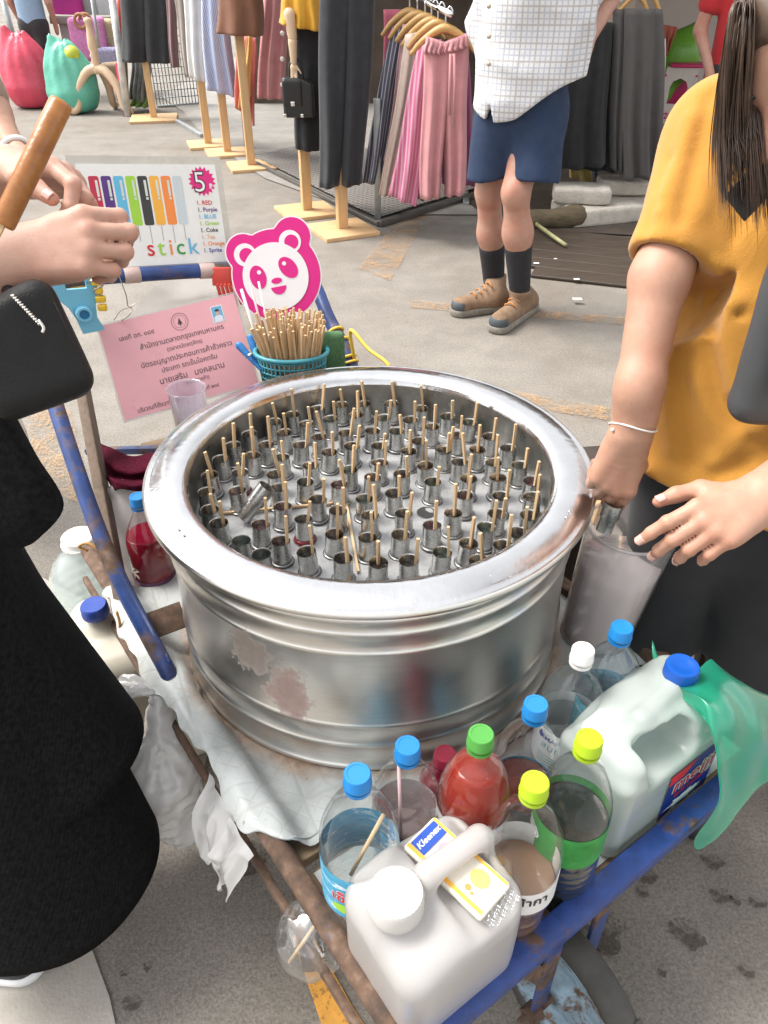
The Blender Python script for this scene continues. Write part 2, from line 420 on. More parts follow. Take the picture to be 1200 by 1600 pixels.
def m_rustpaint(name, col, rust=0.5, scale=12):
    m, t, p = nt(name); co = coords(t)
    f = noise(t, co, scale, 7, 0.72, 0.3); k = ramp(t, f, [(rust-0.04, (0,)*3), (rust+0.05, (1,)*3)]).outputs[0]
    pc = ramp(t, noise(t, co, scale*2.5, 4), [(0.25, [x*0.6 for x in col]), (0.75, [x*1.25 for x in col])]).outputs[0]
    rcol = ramp(t, noise(t, co, scale*5, 5), [(0.3, (0.05, 0.034, 0.027)), (0.55, (0.12, 0.07, 0.045)), (0.75, (0.2, 0.14, 0.105))]).outputs[0]
    t.links.new(mixc(t, k, pc, rcol), p.inputs['Base Color'])
    t.links.new(ramp(t, k, [(0, (0.38,)*3), (1, (0.85,)*3)]).outputs[0], p.inputs['Roughness'])
    bump(t, p, f, 0.5, 0.003); return m
def m_rim():
    m, t, p = nt('polished_steel'); co = coords(t); p.inputs['Metallic'].default_value = 1.0
    f = noise(t, co, 9, 5, 0.6); t.links.new(ramp(t, f, [(0.3, (0.52, 0.52, 0.525)), (0.7, (0.64, 0.64, 0.645))]).outputs[0], p.inputs['Base Color'])
    f2 = noise(t, co, 22, 6, 0.7, 1.0); t.links.new(ramp(t, f2, [(0.3, (0.13,)*3), (0.62, (0.22,)*3), (0.78, (0.38,)*3)]).outputs[0], p.inputs['Roughness'])
    bump(t, p, mixc(t, 0.3, noise(t, co, 7, 2), noise(t, co, 60, 3)), 0.16, 0.01); return m
def m_side():
    m, t, p = nt('drum_steel'); co = coords(t); p.inputs['Metallic'].default_value = 1.0
    st = N(t, 'ShaderNodeMapping'); st.inputs['Scale'].default_value = (3, 3, 60); t.links.new(co, st.inputs[0])
    f = noise(t, co, 7, 6, 0.65); base = ramp(t, f, [(0.25, (0.66, 0.64, 0.60)), (0.5, (0.75, 0.73, 0.69)), (0.75, (0.81, 0.79, 0.76))]).outputs[0]
    base = mixc(t, 0.3, base, ramp(t, noise(t, st.outputs[0], 4, 3), [(0.3, (0.72,)*3), (0.7, (1,)*3)]).outputs[0], 'MULTIPLY')
    ro = ramp(t, noise(t, co, 11, 5), [(0.3, (0.29,)*3), (0.7, (0.42,)*3)]).outputs[0]
    # the patch where an old sticker was torn off: glue and pinkish primer
    sp = N(t, 'ShaderNodeSeparateXYZ'); t.links.new(co, sp.inputs[0])
    def blob(cx, cz, sx, sz, th, scale):
        dx = math_(t, 'DIVIDE', math_(t, 'SUBTRACT', sp.outputs[0], cx), sx); dz = math_(t, 'DIVIDE', math_(t, 'SUBTRACT', sp.outputs[2], cz), sz)
        d = math_(t, 'SQRT', math_(t, 'ADD', math_(t, 'MULTIPLY', dx, dx), math_(t, 'MULTIPLY', dz, dz)))
        d = math_(t, 'ADD', d, math_(t, 'MULTIPLY', math_(t, 'SUBTRACT', noise(t, co, scale, 5, 0.7), 0.5), 1.9))
        k = ramp(t, d, [(th-0.35, (0.8,)*3), (th-0.06, (0.55,)*3), (th+0.04, (0,)*3)]).outputs[0]
        fr = math_(t, 'LESS_THAN', sp.outputs[1], 0.0); return math_(t, 'MULTIPLY', k, fr)
    b1 = blob(-0.178, 0.215, 0.036, 0.05, 0.9, 46); b2 = blob(-0.122, 0.155, 0.046, 0.068, 0.82, 38)
    bk = math_(t, 'MAXIMUM', b1, b2)
    pc = mixc(t, b1, (0.30, 0.165, 0.13), (0.21, 0.16, 0.125)); pc = mixc(t, 0.6, pc, ramp(t, noise(t, co, 90, 4), [(0.3, (0.55,)*3), (0.7, (1.1,)*3)]).outputs[0], 'MULTIPLY')
    t.links.new(mixc(t, bk, base, pc), p.inputs['Base Color'])
    t.links.new(mixc(t, bk, ro, (0.75,)*3), p.inputs['Roughness']); t.links.new(math_(t, 'SUBTRACT', 1.0, bk), p.inputs['Metallic'])
    bump(t, p, math_(t, 'ADD', math_(t, 'MULTIPLY', noise(t, co, 5, 2), 1.0), math_(t, 'MULTIPLY', bk, 0.25)), 0.12, 0.01); return m
def m_plate():
    m, t, p = nt('frosted_plate'); co = coords(t)
    f = noise(t, co, 14, 6, 0.7, 0.6); t.links.new(ramp(t, f, [(0.3, (0.20, 0.20, 0.20)), (0.5, (0.31, 0.313, 0.317)), (0.72, (0.44, 0.445, 0.45))]).outputs[0], p.inputs['Base Color'])
    p.inputs['Metallic'].default_value = 0.12; t.links.new(ramp(t, noise(t, co, 30, 5), [(0.3, (0.16,)*3), (0.7, (0.5,)*3)]).outputs[0], p.inputs['Roughness'])
    bump(t, p, f, 0.3, 0.004); return m
def m_vinyl():
    """old floor vinyl with a pressed lattice, rust bled in near the drum, grime"""
    m, t, p = nt('vinyl_cloth'); co = coords(t, 'UV'); ob = coords(t)
    def grid(s, rot, w):
        mp = N(t, 'ShaderNodeMapping'); mp.inputs['Rotation'].default_value = (0, 0, rot); mp.inputs['Scale'].default_value = (s, s, s); t.links.new(co, mp.inputs[0])
        sp = N(t, 'ShaderNodeSeparateXYZ'); t.links.new(mp.outputs[0], sp.inputs[0]); o = []
        for a in (0, 1):
            fr = math_(t, 'FRACT', sp.outputs[a]); o.append(ramp(t, fr, [(0, (1,)*3), (w, (0,)*3), (1-w, (0,)*3), (1, (1,)*3)]).outputs[0])
        return math_(t, 'MAXIMUM', o[0], o[1])
    g1 = grid(8, 0.2, 0.045); g2 = grid(46, 0.98, 0.13); sel = ramp(t, noise(t, co, 11, 1), [(0.48, (0,)*3), (0.5, (1,)*3)], 'CONSTANT').outputs[0]
    vr = N(t, 'ShaderNodeTexVoronoi'); vr.inputs['Scale'].default_value = 16; vr.feature = 'DISTANCE_TO_EDGE'; t.links.new(co, vr.inputs['Vector'])
    lat = math_(t, 'MAXIMUM', g1, math_(t, 'MULTIPLY', mixc(t, sel, g2, ramp(t, vr.outputs[0], [(0.0, (1,)*3), (0.06, (0,)*3)]).outputs[0]), 0.6))
    c = ramp(t, noise(t, ob, 9, 5, 0.65), [(0.3, (0.40, 0.42, 0.41)), (0.7, (0.56, 0.585, 0.575))]).outputs[0]
    c = mixc(t, math_(t, 'MULTIPLY', lat, 0.45), c, (0.38, 0.38, 0.35))
    sp = N(t, 'ShaderNodeSeparateXYZ'); t.links.new(co, sp.inputs[0])      # uv = cart metres; stain ring under the drum edge
    dx = math_(t, 'SUBTRACT', sp.outputs[0], 0.391); dy = math_(t, 'SUBTRACT', sp.outputs[1], 0.639)
    d = math_(t, 'SQRT', math_(t, 'ADD', math_(t, 'MULTIPLY', dx, dx), math_(t, 'MULTIPLY', dy, dy)))
    d = math_(t, 'ADD', d, math_(t, 'MULTIPLY', math_(t, 'SUBTRACT', noise(t, co, 9, 4, 0.7), 0.5), 0.10))
    k = ramp(t, d, [(0.34, (0.95,)*3), (0.365, (0.45,)*3), (0.385, (0,)*3)]).outputs[0]
    c = mixc(t, k, c, ramp(t, noise(t, co, 40, 4), [(0.3, (0.22, 0.1, 0.04)), (0.7, (0.5, 0.3, 0.16))]).outputs[0])
    c = mixc(t, ramp(t, noise(t, ob, 60, 3), [(0.7, (0,)*3), (0.76, (0.6,)*3)]).outputs[0], c, (0.2, 0.15, 0.1))
    t.links.new(c, p.inputs['Base Color']); p.inputs['Roughness'].default_value = 0.38; bump(t, p, lat, 0.4, -0.0015); return m
def m_wood(name, col, scale=1.0, rough=0.6, grain=0.35, axis=2):
    if name in MATS: return MATS[name]
    m, t, p = nt(name); s = [22*scale]*3; s[axis] = 1.6*scale; co = coords(t, 'Object', tuple(s))
    f = noise(t, co, 3.0, 6, 0.65, 0.7); t.links.new(ramp(t, f, [(0.25, [c*(1-grain) for c in col]), (0.5, col), (0.8, [min(1, c*(1+grain*0.6)) for c in col])]).outputs[0], p.inputs['Base Color'])
    p.inputs['Roughness'].default_value = rough; bump(t, p, f, 0.25, 0.002); MATS[name] = m; return m
STEEL_RIM, STEEL_SIDE, PLATE, VINYL = m_rim(), m_side(), m_plate(), m_vinyl()
TUBE_STEEL = M_('tube_steel', (0.50, 0.50, 0.485), 0.3, 1.0, 0.2, 60, 0.1, 300)
BLUE = m_rustpaint('blue_painted_steel', (0.02, 0.055, 0.23), 0.6, 14)
BLUE_WORN = m_rustpaint('worn_blue_steel', (0.022, 0.055, 0.2), 0.5, 10)
RUST = m_rustpaint('rusted_steel', (0.05, 0.07, 0.13), 0.36, 9)
RUBBER = M_('black_rubber', (0.025, 0.025, 0.026), 0.6, 0, 0.3, 40, 0.2)
TYRE = M_('tyre_rubber', (0.05, 0.048, 0.044), 0.75, 0, 0.35, 25, 0.4, 120)
BAMBOO = m_wood('bamboo', (0.60, 0.42, 0.24), 3.0, 0.55, 0.25)
PLY = m_wood('plywood', (0.2, 0.135, 0.08), 1, 0.8, 0.4, 0)
OLDWOOD = m_wood('old_wood', (0.16, 0.115, 0.085), 1.2, 0.85, 0.45)
DARKWOOD = m_wood('dark_wet_wood', (0.035, 0.024, 0.017), 1.2, 0.6, 0.5)

# ================================================================== GROUND
def struct(o): o['kind'] = 'structure'; return o
ground = struct(mesh('ground', (V3(0, 0, 0)+np.array([[-60, -60, 0], [60, -60, 0], [60, 90, 0], [-60, 90, 0]]), [(0, 1, 2, 3)]), m_ground(), smooth=False, origin=(0, 0, 0)))
CONC = M_('pale_concrete', (0.38, 0.35, 0.31), 0.9, 0, 0.16, 9, 0.5, 130, 0.004)
def ground_poly(name, pts, mat, z):
    P = [az(u, v, 0)[:2] for u, v in pts] if not isinstance(pts, np.ndarray) else pts
    return struct(mesh(name, poly([tuple(p) for p in P], np.eye(3), (0, 0, z)), mat, smooth=False))
ground_poly('concrete_pavement', [(183, 1610), (172, 1560), (150, 1500), (122, 1425), (115, 1350), (188, 1300), (316, 1222), (330, 1150), (250, 1000), (60, 900), (-200, 900), (-900, 1200), (-900, 1700), (170, 1700)], CONC, 0.004)
ORANGE = m_paint('worn_orange_paint', (0.68, 0.33, 0.055), 0.38, 0.5)
ORANGE_F = m_paint('faded_orange_paint', (0.52, 0.32, 0.16), 0.46, 0.66)
ground_poly('painted_road_line', [(455, 1462), (492, 1468), (548, 1570), (592, 1640), (515, 1640)], ORANGE, 0.006)
ground_poly('faded_road_line', [(560, 420), (660, 300), (690, 300), (610, 440)], ORANGE_F, 0.006)
ground_poly('faded_road_line', [(800, 612), (960, 640), (960, 660), (790, 632)], M_ and ORANGE_F, 0.006)
ground_poly('faded_road_line', [(40, 640), (110, 640), (150, 800), (60, 760)], ORANGE_F, 0.007)
ground_poly('faded_road_line', [(640, 470), (1010, 500), (1010, 512), (640, 482)], ORANGE_F, 0.006)
ground_poly('painted_road_line', [(-40, 137), (38, 137), (38, 141), (-40, 141)], m_paint('worn_white_paint', (0.7, 0.7, 0.68), 0.3, 0.4), 0.006)

OIL = m_paint('oil_soaked', (0.085, 0.07, 0.058), 0.44, 0.6)
_rs = np.random.default_rng(12)
for u, v, r in ((1112, 1348, 0.022), (1125, 1402, 0.02), (1010, 1371, 0.02), (1002, 1394, 0.014), (1073, 1462, 0.035), (933, 1454, 0.055), (1035, 1519, 0.014), (1165, 1519, 0.016), (1183, 1412, 0.015), (1148, 1408, 0.012), (230, 1512, 0.012), (206, 1568, 0.014), (196, 1522, 0.008), (380, 1340, 0.05), (345, 1290, 0.03)):
    c = az(u, v, 0); n_ = 22; rr = 0.8*r*(0.55+0.85*_rs.random(n_)); rr = 0.5*rr+0.25*(np.roll(rr, 1)+np.roll(rr, -1)); sx_ = _rs.uniform(0.8, 1.5)
    struct(mesh('oil_stain', poly([(c[0]+sx_*q*math.cos(k*2*PI/n_), c[1]+q*math.sin(k*2*PI/n_)) for k, q in enumerate(rr)], np.eye(3), (0, 0, 0.005)), OIL, smooth=False))
# ================================================================== PUSH CART
C0 = V3(0.03, 0.36, 0); E1 = V3(0.813, 0.582, 0); E2 = V3(-0.582, 0.813, 0)
def ct(a, b, z): return C0+a*E1+b*E2+V3(0, 0, z)
CW, CL = 0.76, 1.16; FLOOR = 0.41
cart = thing('push_cart', 'blue and rusty steel push cart carrying the round freezer', 'cart', ct(CW/2, CL/2, 0))
def cbeam(name, p, q, w, h, mat, up=(0, 0, 1), b=0.004, parent=cart): return mesh(name, beam(p, q, w, h, up, b), mat, parent, True, auto=35)
cbeam('front_rail', ct(-0.03, 0, 0.442), ct(CW+.02, 0, 0.442), 0.034, 0.030, BLUE)
cbeam('front_rail', ct(0.0, 0.012, 0.398), ct(CW, 0.012, 0.398), 0.024, 0.02, RUST)
lr = [ct(0, t, 0.447) for t in np.linspace(-0.02, CL, 12)]
mesh('side_rail', tube(lr, 0.0165, 12), RUST, cart)
cbeam('side_rail', ct(-0.022, 0.0, 0.375), ct(-0.022, CL, 0.375), 0.012, 0.022, RUST)
cbeam('side_rail', ct(CW, 0.018, 0.44), ct(CW, CL, 0.44), 0.03, 0.03, RUST)
cbeam('rear_rail', ct(0.018, CL, 0.40), ct(CW-.018, CL, 0.40), 0.03, 0.03, RUST)
mesh('floor_board', xf(box(CW/2, 0.15, FLOOR-0.010, CW-0.05, 0.25, 0.018, 0.002), basis(E1, E2, V3(0, 0, 1)), C0), PLY, cart)
mesh('floor_board', xf(box(CW/2, 1.07, 0.325, CW-0.05, 0.15, 0.018, 0.002), basis(E1, E2, V3(0, 0, 1)), C0), PLY, cart)
# raised deck under the drum, covered with torn vinyl
mesh('deck_board', xf(box(CW/2, 0.635, 0.421, CW-0.04, 0.70, 0.02, 0.002), basis(E1, E2, V3(0, 0, 1)), C0), PLY, cart)
_ed = np.random.default_rng(3)
def vinyl():
    # torn outline in cart metres; droops where it overhangs the left rail
    n = 110; u = np.linspace(-0.05, CW-0.0, n); w = np.linspace(0.24, 0.995, n); U, W = np.meshgrid(u, w, indexing='ij')
    left = np.where(W > 0.36, -0.030, -0.030+(0.36-W)*0.9)+0.006*np.sin(W*13+1)+0.004*np.sin(W*41)+0.002*np.sin(W*113); front = 0.262+0.012*np.sin(U*15)+0.006*np.sin(U*44+2)+0.003*np.sin(U*123)
    front = front+np.where(U < 0.16, (0.16-U)*0.25, 0)
    Uc = np.maximum(U, left); Wc = np.maximum(W, front)
    Z = 0.4375+0.003*np.sin(U*31+W*17)+0.002*np.sin(U*70-W*55)
    Z = Z+0.0305/(1+np.exp((Uc-0.033)/0.005))-np.maximum(0, -0.016-Uc)*1.3
    Z = Z-np.maximum(0, 0.286-Wc)*0.55
    rr = np.hypot(Uc-0.391, Wc-0.639); Z = np.where(rr < 0.36, 0.4345, Z)
    P = C0+Uc[..., None]*E1+Wc[..., None]*E2+np.stack([0*Z, 0*Z, Z], -1)
    v, f, uv = sheet(lambda a, b: P, n, n); uv = np.stack([Uc.ravel(), Wc.ravel()], 1)
    q = P.reshape(-1, 3); f = [t for t in f if np.linalg.norm(np.cross(q[t[2]]-q[t[0]], q[t[3]]-q[t[1]])) > 2e-6]
    return v, f, uv
mesh('vinyl_cover', vinyl(), VINYL, cart)
mesh('vinyl_patch', (lambda q: (q[0], q[1], np.stack([(q[0]-C0)@E1, (q[0]-C0)@E2], 1)))(sheet(lambda a, b: C0+(0.03+a*(CW-0.06))[..., None]*E1+(0.035+b*0.235)[..., None]*E2+np.stack([0*a, 0*a, FLOOR+0.002+0.0012*np.sin(a*40)*np.sin(b*9)], -1), 30, 12)[:2]), VINYL, cart)
# handle
hL = spline([ct(0.0, 0.70, 0.455), (-0.507, 1.096, 0.60), (-0.618, 1.288, 0.785), (-0.690, 1.44, 0.90), (-0.700, 1.522, 0.946), (-0.655, 1.568, 0.951),
             (-0.50, 1.655, 0.936), (-0.34, 1.738, 0.917), (-0.215, 1.80, 0.90), (-0.168, 1.795, 0.865), (-0.13, 1.72, 0.81), (-0.082, 1.628, 0.752), (-0.05, 1.57, 0.66), (-0.04, 1.55, 0.46)], 8)
mesh('handle_pipe', tube(hL, 0.0155, 14), BLUE_WORN, cart)
mesh('foot_plate', xf(box(0, 0, 0, 0.085, 0.05, 0.006, 0.001), frame(unit(V3(-.095, .16, .15)), (0, 0, 1))[:, [0, 2, 1]], ct(0.03, 0.80, 0.50)), RUST, cart)
for a, b, z0, z1 in ((0.0, 0.82, 0.43, 0.86),):
    mesh('side_post', beam(ct(-0.005, 0.93, 0.43), ay(128, 600, 1.50), 0.042, 0.022, (1, 0, 0), 0.003), OLDWOOD, cart)
# undercarriage: front wheel in its fork
WX = ct(0.36, 0.03, 0)
whl = V3(0.283, 0.545, 0.165)
def wheel(c, ax, R, W):
    M = frame(ax); pr = [(R-0.034, -W*0.42), (R-0.014, -W*0.5), (R-0.004, -W*0.36), (R, -W*0.14), (R, W*0.14), (R-0.004, W*0.36), (R-0.014, W*0.5), (R-0.034, W*0.42)]
    return M, pr
M, pr_ = wheel(whl, E1, 0.155, 0.046)
wheel_o = mesh('wheel', xf(lathe(pr_, 56, closed=True), M, whl), TYRE, cart)
mesh('rim', xf(lathe([(0.121, -0.020), (0.108, -0.016), (0.095, -0.004), (0.04, -0.004), (0.026, -0.022), (0.012, -0.026), (0.012, 0.026), (0.026, 0.022), (0.04, 0.004), (0.095, 0.004), (0.108, 0.016), (0.121, 0.020)], 48, closed=True), M, whl), m_rustpaint('rim_paint', (0.22, 0.32, 0.4), 0.53, 20), wheel_o)
for k in range(10):
    a = k*0.628; d = M@V3(math.cos(a), math.sin(a), 0)
    mesh('tread_block', beam(whl+d*0.1545-M[:, 2]*0.02, whl+d*0.1545+M[:, 2]*0.02, 0.03, 0.004, tuple(d), 0.001), TYRE, wheel_o) if k % 2 == 0 else None
for sgn in (-1, 1):
    top = V3(*(whl+E1*sgn*0.052)); top[2] = 0.385
    cbeam('fork_arm', whl+E1*sgn*0.052, top, 0.034, 0.008, BLUE_WORN, tuple(E2))
    mesh('axle_nut', xf(lathe([(0.0, -0.012), (0.016, -0.012), (0.016, 0.012), (0.0, 0.012)], 6), M, whl+E1*sgn*0.064), RUST, cart, False)
mesh('axle', tube([whl-E1*0.09, whl+E1*0.09], 0.008, 10), RUST, cart)
cbeam('cross_bar', ct(0.0, 0.22, 0.385), ct(CW, 0.22, 0.385), 0.03, 0.02, RUST)
cbeam('gusset', whl-E1*0.052+V3(0, 0, .10)-E2*.0, ct(0.20, 0.01, 0.385), 0.03, 0.008, BLUE_WORN, tuple(E2))
for a in (0.03, CW-0.03):
    mesh('leg', beam(ct(a, 1.1, 0.0), ct(a, 1.1, 0.385), 0.03, 0.03, (1, 0, 0), 0.003), RUST, cart)
    mesh('leg', beam(ct(a, 0.33, 0.0), ct(a, 0.33, 0.385), 0.022, 0.022, (1, 0, 0), 0.003), RUST, cart) if a < 0.1 else None

# ================================================================== ROUND FREEZER with mould tubes
DC = V3(-0.0236, 1.1066, 0.437)
frz = thing('round_freezer', 'round stainless steel drum freezer full of popsicle tubes on the cart', 'freezer', DC)
def bead(z, r=0.3485, w=0.0065, h=0.0038): return [(r, z-w), (r+h*0.55, z-w*0.55), (r+h, z), (r+h*0.55, z+w*0.55), (r, z+w)]
prof = [(0.3, 0.0), (0.352, 0.0), (0.3545, 0.004), (0.352, 0.009), (0.3485, 0.012)]
for zb in (0.058, 0.104): prof += bead(zb)
for zb in (0.262, 0.300, 0.326): prof += bead(zb)
prof += [(0.3485, 0.338), (0.356, 0.343), (0.366, 0.348), (0.3735, 0.352), (0.3765, 0.3565), (0.3765, 0.361), (0.3735, 0.3645)]
mesh('drum_wall', lathe(prof, 160, DC), STEEL_SIDE, frz)
rimp = [(0.3735, 0.3645), (0.3705, 0.3655), (0.368, 0.3648), (0.362, 0.3665), (0.352, 0.3692), (0.340, 0.3710), (0.328, 0.3714), (0.318, 0.3700), (0.3105, 0.3668), (0.3065, 0.362), (0.3045, 0.355)]
mesh('rim', lathe(rimp, 160, DC), STEEL_RIM, frz)
mesh('inner_wall', lathe([(0.3045, 0.355), (0.3035, 0.34), (0.3035, 0.29), (0.302, 0.2845)], 128, DC), M_('inner_steel', (0.42, 0.41, 0.385), 0.33, 1.0, 0.3, 16, 0.15, 40), frz)
PZ = DC[2]+0.285
t_ = np.linspace(0, 2*PI, 97)[:-1]
pl = [np.stack([DC[0]+r*np.cos(t_), DC[1]+r*np.sin(t_), PZ+0.0012*np.sin(7*t_)*np.sin(r*40)+0*t_], 1) for r in (0.3025, 0.26, 0.21, 0.16, 0.11, 0.06, 0.02)]
v_, f_, _u = loft(pl); f_ = list(f_)+[tuple(range(6*96, 7*96))]
plate = mesh('top_plate', (v_, f_), PLATE, frz)
# seam weld and rivets on the rim, water drops
DROP = clearm('water_drop', (0.97, 0.98, 1), 0.12, rough=0.02)
dv = []
for i in range(34):
    a = rng.uniform(-PI, 0.3); r = rng.uniform(0.318, 0.366); rr = rng.choice([0.0012, 0.0016, 0.002, 0.0032], p=[.45, .3, .2, .05])
    zz = float(np.interp(r, [q[0] for q in rimp[::-1]], [q[1] for q in rimp[::-1]]))
    dv.append(lathe([(rr, 0), (rr*0.85, rr*0.35), (rr*0.5, rr*0.6), (0.00001, rr*0.68)], 10, DC+V3(r*math.cos(a), r*math.sin(a), zz-0.0003))[:2])
dro = mesh('water_drops', cat(*dv), DROP, frz); dro['kind'] = 'stuff'
for a in (-2.52, -2.47, -0.52, -0.47):
    mesh('rivet', lathe([(0.0022, 0), (0.0016, 0.001), (0.0001, 0.0013)], 8, DC+V3(0.345*math.cos(a), 0.345*math.sin(a), 0.3718)), STEEL_SIDE, frz)

TOPZ = PZ+0.042
Z5 = [(580,250),(697,243),(812,235),(940,240),(1070,260),(455,278),(652,310),(775,293),(897,302),(1025,312),(360,315),(537,332),(843,368),(960,370),(255,372),(432,372),(600,395),(722,375),(1122,345),
      (172,430),(345,432),(508,435),(748,437),(875,440),(110,492),(280,482),(422,490),(640,467),(1065,410),(1183,455),(75,575),(222,563),(390,565),(558,530),(738,548),(877,517),(1013,460),
      (55,655),(215,647),(405,637),(527,605),(690,615),(843,582),(985,570),(1097,525),(80,735),(585,690),(1130,605),(125,800),(422,725),(678,737),(808,683),(950,657),
      (225,880),(318,808),(523,785),(833,765),(995,753),(415,885),(663,845),(825,868),(1128,815),(325,945),(545,930),(707,965),(975,850),(1170,935),(870,985),(1020,975)]
Z6 = [(300,295),(395,325),(345,385),(500,390),(277,450),(437,455),(587,445),(357,510),(515,515),(640,525),(393,590),(537,590),(703,600),(380,670),(545,670),(715,675),(325,755),(527,750),(690,765),(477,820),(635,845),(390,890),(560,905),(445,975)]
TP = [az(300+x/3, 550+y/3, TOPZ)[:2] for x, y in Z5]+[az(600+x/3, 550+y/3, TOPZ)[:2] for x, y in Z6]
TP = [p for p in TP]
def inside(p): 
    d = np.array(p)-DC[:2]; L = np.linalg.norm(d); return tuple(DC[:2]+d*min(1, 0.279/L))
TP = [inside(p) for p in TP]
_tb = lathe([(a*0.99, b) for a, b in [(0.0152, -0.06), (0.0152, 0.002), (0.0150, 0.0395), (0.0155, 0.0408), (0.0152, 0.042), (0.0146, 0.0415), (0.0142, 0.039), (0.0140, 0.012), (0.0001, 0.011)]], 22)
tube_me = bpy.data.meshes.new('mould_tube'); tube_me.from_pydata([tuple(p) for p in _tb[0]], [], _tb[1]); tube_me.polygons.foreach_set('use_smooth', [True]*len(tube_me.polygons)); tube_me.set_sharp_from_angle(angle=0.8)
_rg = lathe([(a*0.99, b) for a, b in [(0.0155, 0.0), (0.0188, 0.0), (0.0192, 0.0016), (0.0180, 0.0034), (0.0154, 0.0036)]], 22)
ring_me = bpy.data.meshes.new('flange'); ring_me.from_pydata([tuple(p) for p in _rg[0]], [], _rg[1]); ring_me.polygons.foreach_set('use_smooth', [True]*len(ring_me.polygons))
_sk = box(0, 0, 0, 0.0052, 0.0046, 0.10, 0.0006)
stick_me = bpy.data.meshes.new('stick'); stick_me.from_pydata([tuple(p) for p in _sk[0]], [], _sk[1])
_ic = lathe([(0.0142, 0.0), (0.008, 0.001), (0.0001, 0.0012)], 18)
ice_mes = []
for nm, col in (('cola', (0.02, 0.012, 0.01)), ('berry', (0.05, 0.012, 0.016)), ('syrup', (0.05, 0.03, 0.015)), ('dark_green', (0.015, 0.03, 0.02))):
    me = bpy.data.meshes.new('drink_'+nm); me.from_pydata([tuple(p) for p in _ic[0]], [], _ic[1]); me.materials.append(M_('frozen_'+nm, col, 0.12, 0, 0.2, 80)); ice_mes.append(me)
tube_me.materials.append(TUBE_STEEL); ring_me.materials.append(M_('dark_flange', (0.2, 0.2, 0.2), 0.35, 0.8, 0.3, 90)); stick_me.materials.append(BAMBOO)
RED_SPILL = M_('red_syrup', (0.14, 0.015, 0.02), 0.15, 0, 0.2, 60)
nostick = {53, 62}; spill = {31: 1, 55: 1}
for i, (x, y) in enumerate(TP):
    o = bpy.data.objects.new('mould_tube', tube_me); C.objects.link(o); o.location = (x, y, PZ+rng.uniform(-0.002, 0.001)); 
    o.rotation_euler = (rng.normal(0, 0.03), rng.normal(0, 0.03), rng.uniform(0, 6.28))
    if i in spill: tag(o, ['steel popsicle tube standing in red syrup near the freezer left edge', 'steel popsicle tube with a red syrup ring at its foot, near front'][0 if i == 31 else 1], 'popsicle tube')
    else: tag(o, 'upright steel popsicle tube with a bamboo stick in the round freezer', 'popsicle tube', 'popsicle tubes standing in the freezer')
    o['label'] = o['label'] if i not in nostick else 'upright steel popsicle tube without a stick at the freezer front edge'
    if i in nostick: o['group'] = 'stickless popsicle tubes'
    ORG[o] = np.array(o.location)
    r = bpy.data.objects.new('flange', ring_me); C.objects.link(r); r.parent = o; r.location = (0, 0, 0.0005); r.rotation_euler = (0, 0, rng.uniform(0, 6))
    d = bpy.data.objects.new('frozen_drink', ice_mes[rng.integers(0, 4)]); C.objects.link(d); d.parent = o; d.location = (0, 0, rng.uniform(0.018, 0.03))
    if i in spill: 
        q = lathe([(0.0155, 0.0), (0.019, 0.0), (0.0195, 0.0015), (0.018, 0.005), (0.0154, 0.0055)], 20); me = bpy.data.meshes.new('syrup_ring'); me.from_pydata([tuple(p) for p in q[0]], [], q[1]); me.materials.append(RED_SPILL)
        r2 = bpy.data.objects.new('syrup_ring', me); C.objects.link(r2); r2.parent = o
    if i not in nostick:
        s = bpy.data.objects.new('stick', stick_me); C.objects.link(s); s.parent = o
        aw = rng.uniform(-1.2, 1.6); ra = 0.0105
        # stick leans on the mouth; undo the tube's spin so most lean away from the viewer
        ang = aw-o.rotation_euler[2]
        s.location = (ra*math.cos(ang), ra*math.sin(ang), 0.040+rng.uniform(-0.018, 0.006)); tl = rng.uniform(0.0, 0.2)
        s.rotation_euler = (-tl*math.sin(ang), tl*math.cos(ang), rng.uniform(0, 3))
# the tube tipped over on its side
tb0 = az(300+245/3, 550+800/3, PZ); tb1 = az(300+355/3, 550+655/3, PZ+0.052)
o = bpy.data.objects.new('mould_tube', None); bpy.data.objects.remove(o)
ax = unit(tb1-tb0); L = float(np.linalg.norm(tb1-tb0))
tt = xf(lathe([(0.0001, 0.0), (0.0125, 0.0), (0.0128, L*0.48), (0.0155, L*0.5), (0.0155, L), (0.0144, L), (0.0142, L*0.55), (0.0001, L*0.53)], 24), frame(ax), tb0+V3(0, 0, 0.010))
tag(mesh('mould_tube', tt, TUBE_STEEL, auto=40), 'tilted empty steel popsicle tube lying aslant at the freezer left', 'popsicle tube')
hole = az(666, 801, PZ)
mesh('empty_hole', lathe([(0.0165, 0.0008), (0.0150, 0.0016), (0.0138, 0.0010), (0.012, 0.0006), (0.0001, 0.0005)], 24, hole), RUBBER, frz)
for (a, b), lb in ((((345, 802), (524, 786)), 'loose bamboo stick lying across the freezer plate from the left edge'), (((541, 786), (560, 894)), 'loose bamboo stick lying lengthwise on the freezer plate, pointing to the front')):
    tag(mesh('bamboo_stick', beam(az(*a, PZ+0.004), az(*b, PZ+0.004), 0.0045, 0.0045, (0, 0, 1), 0.0006), BAMBOO), lb, 'bamboo stick')
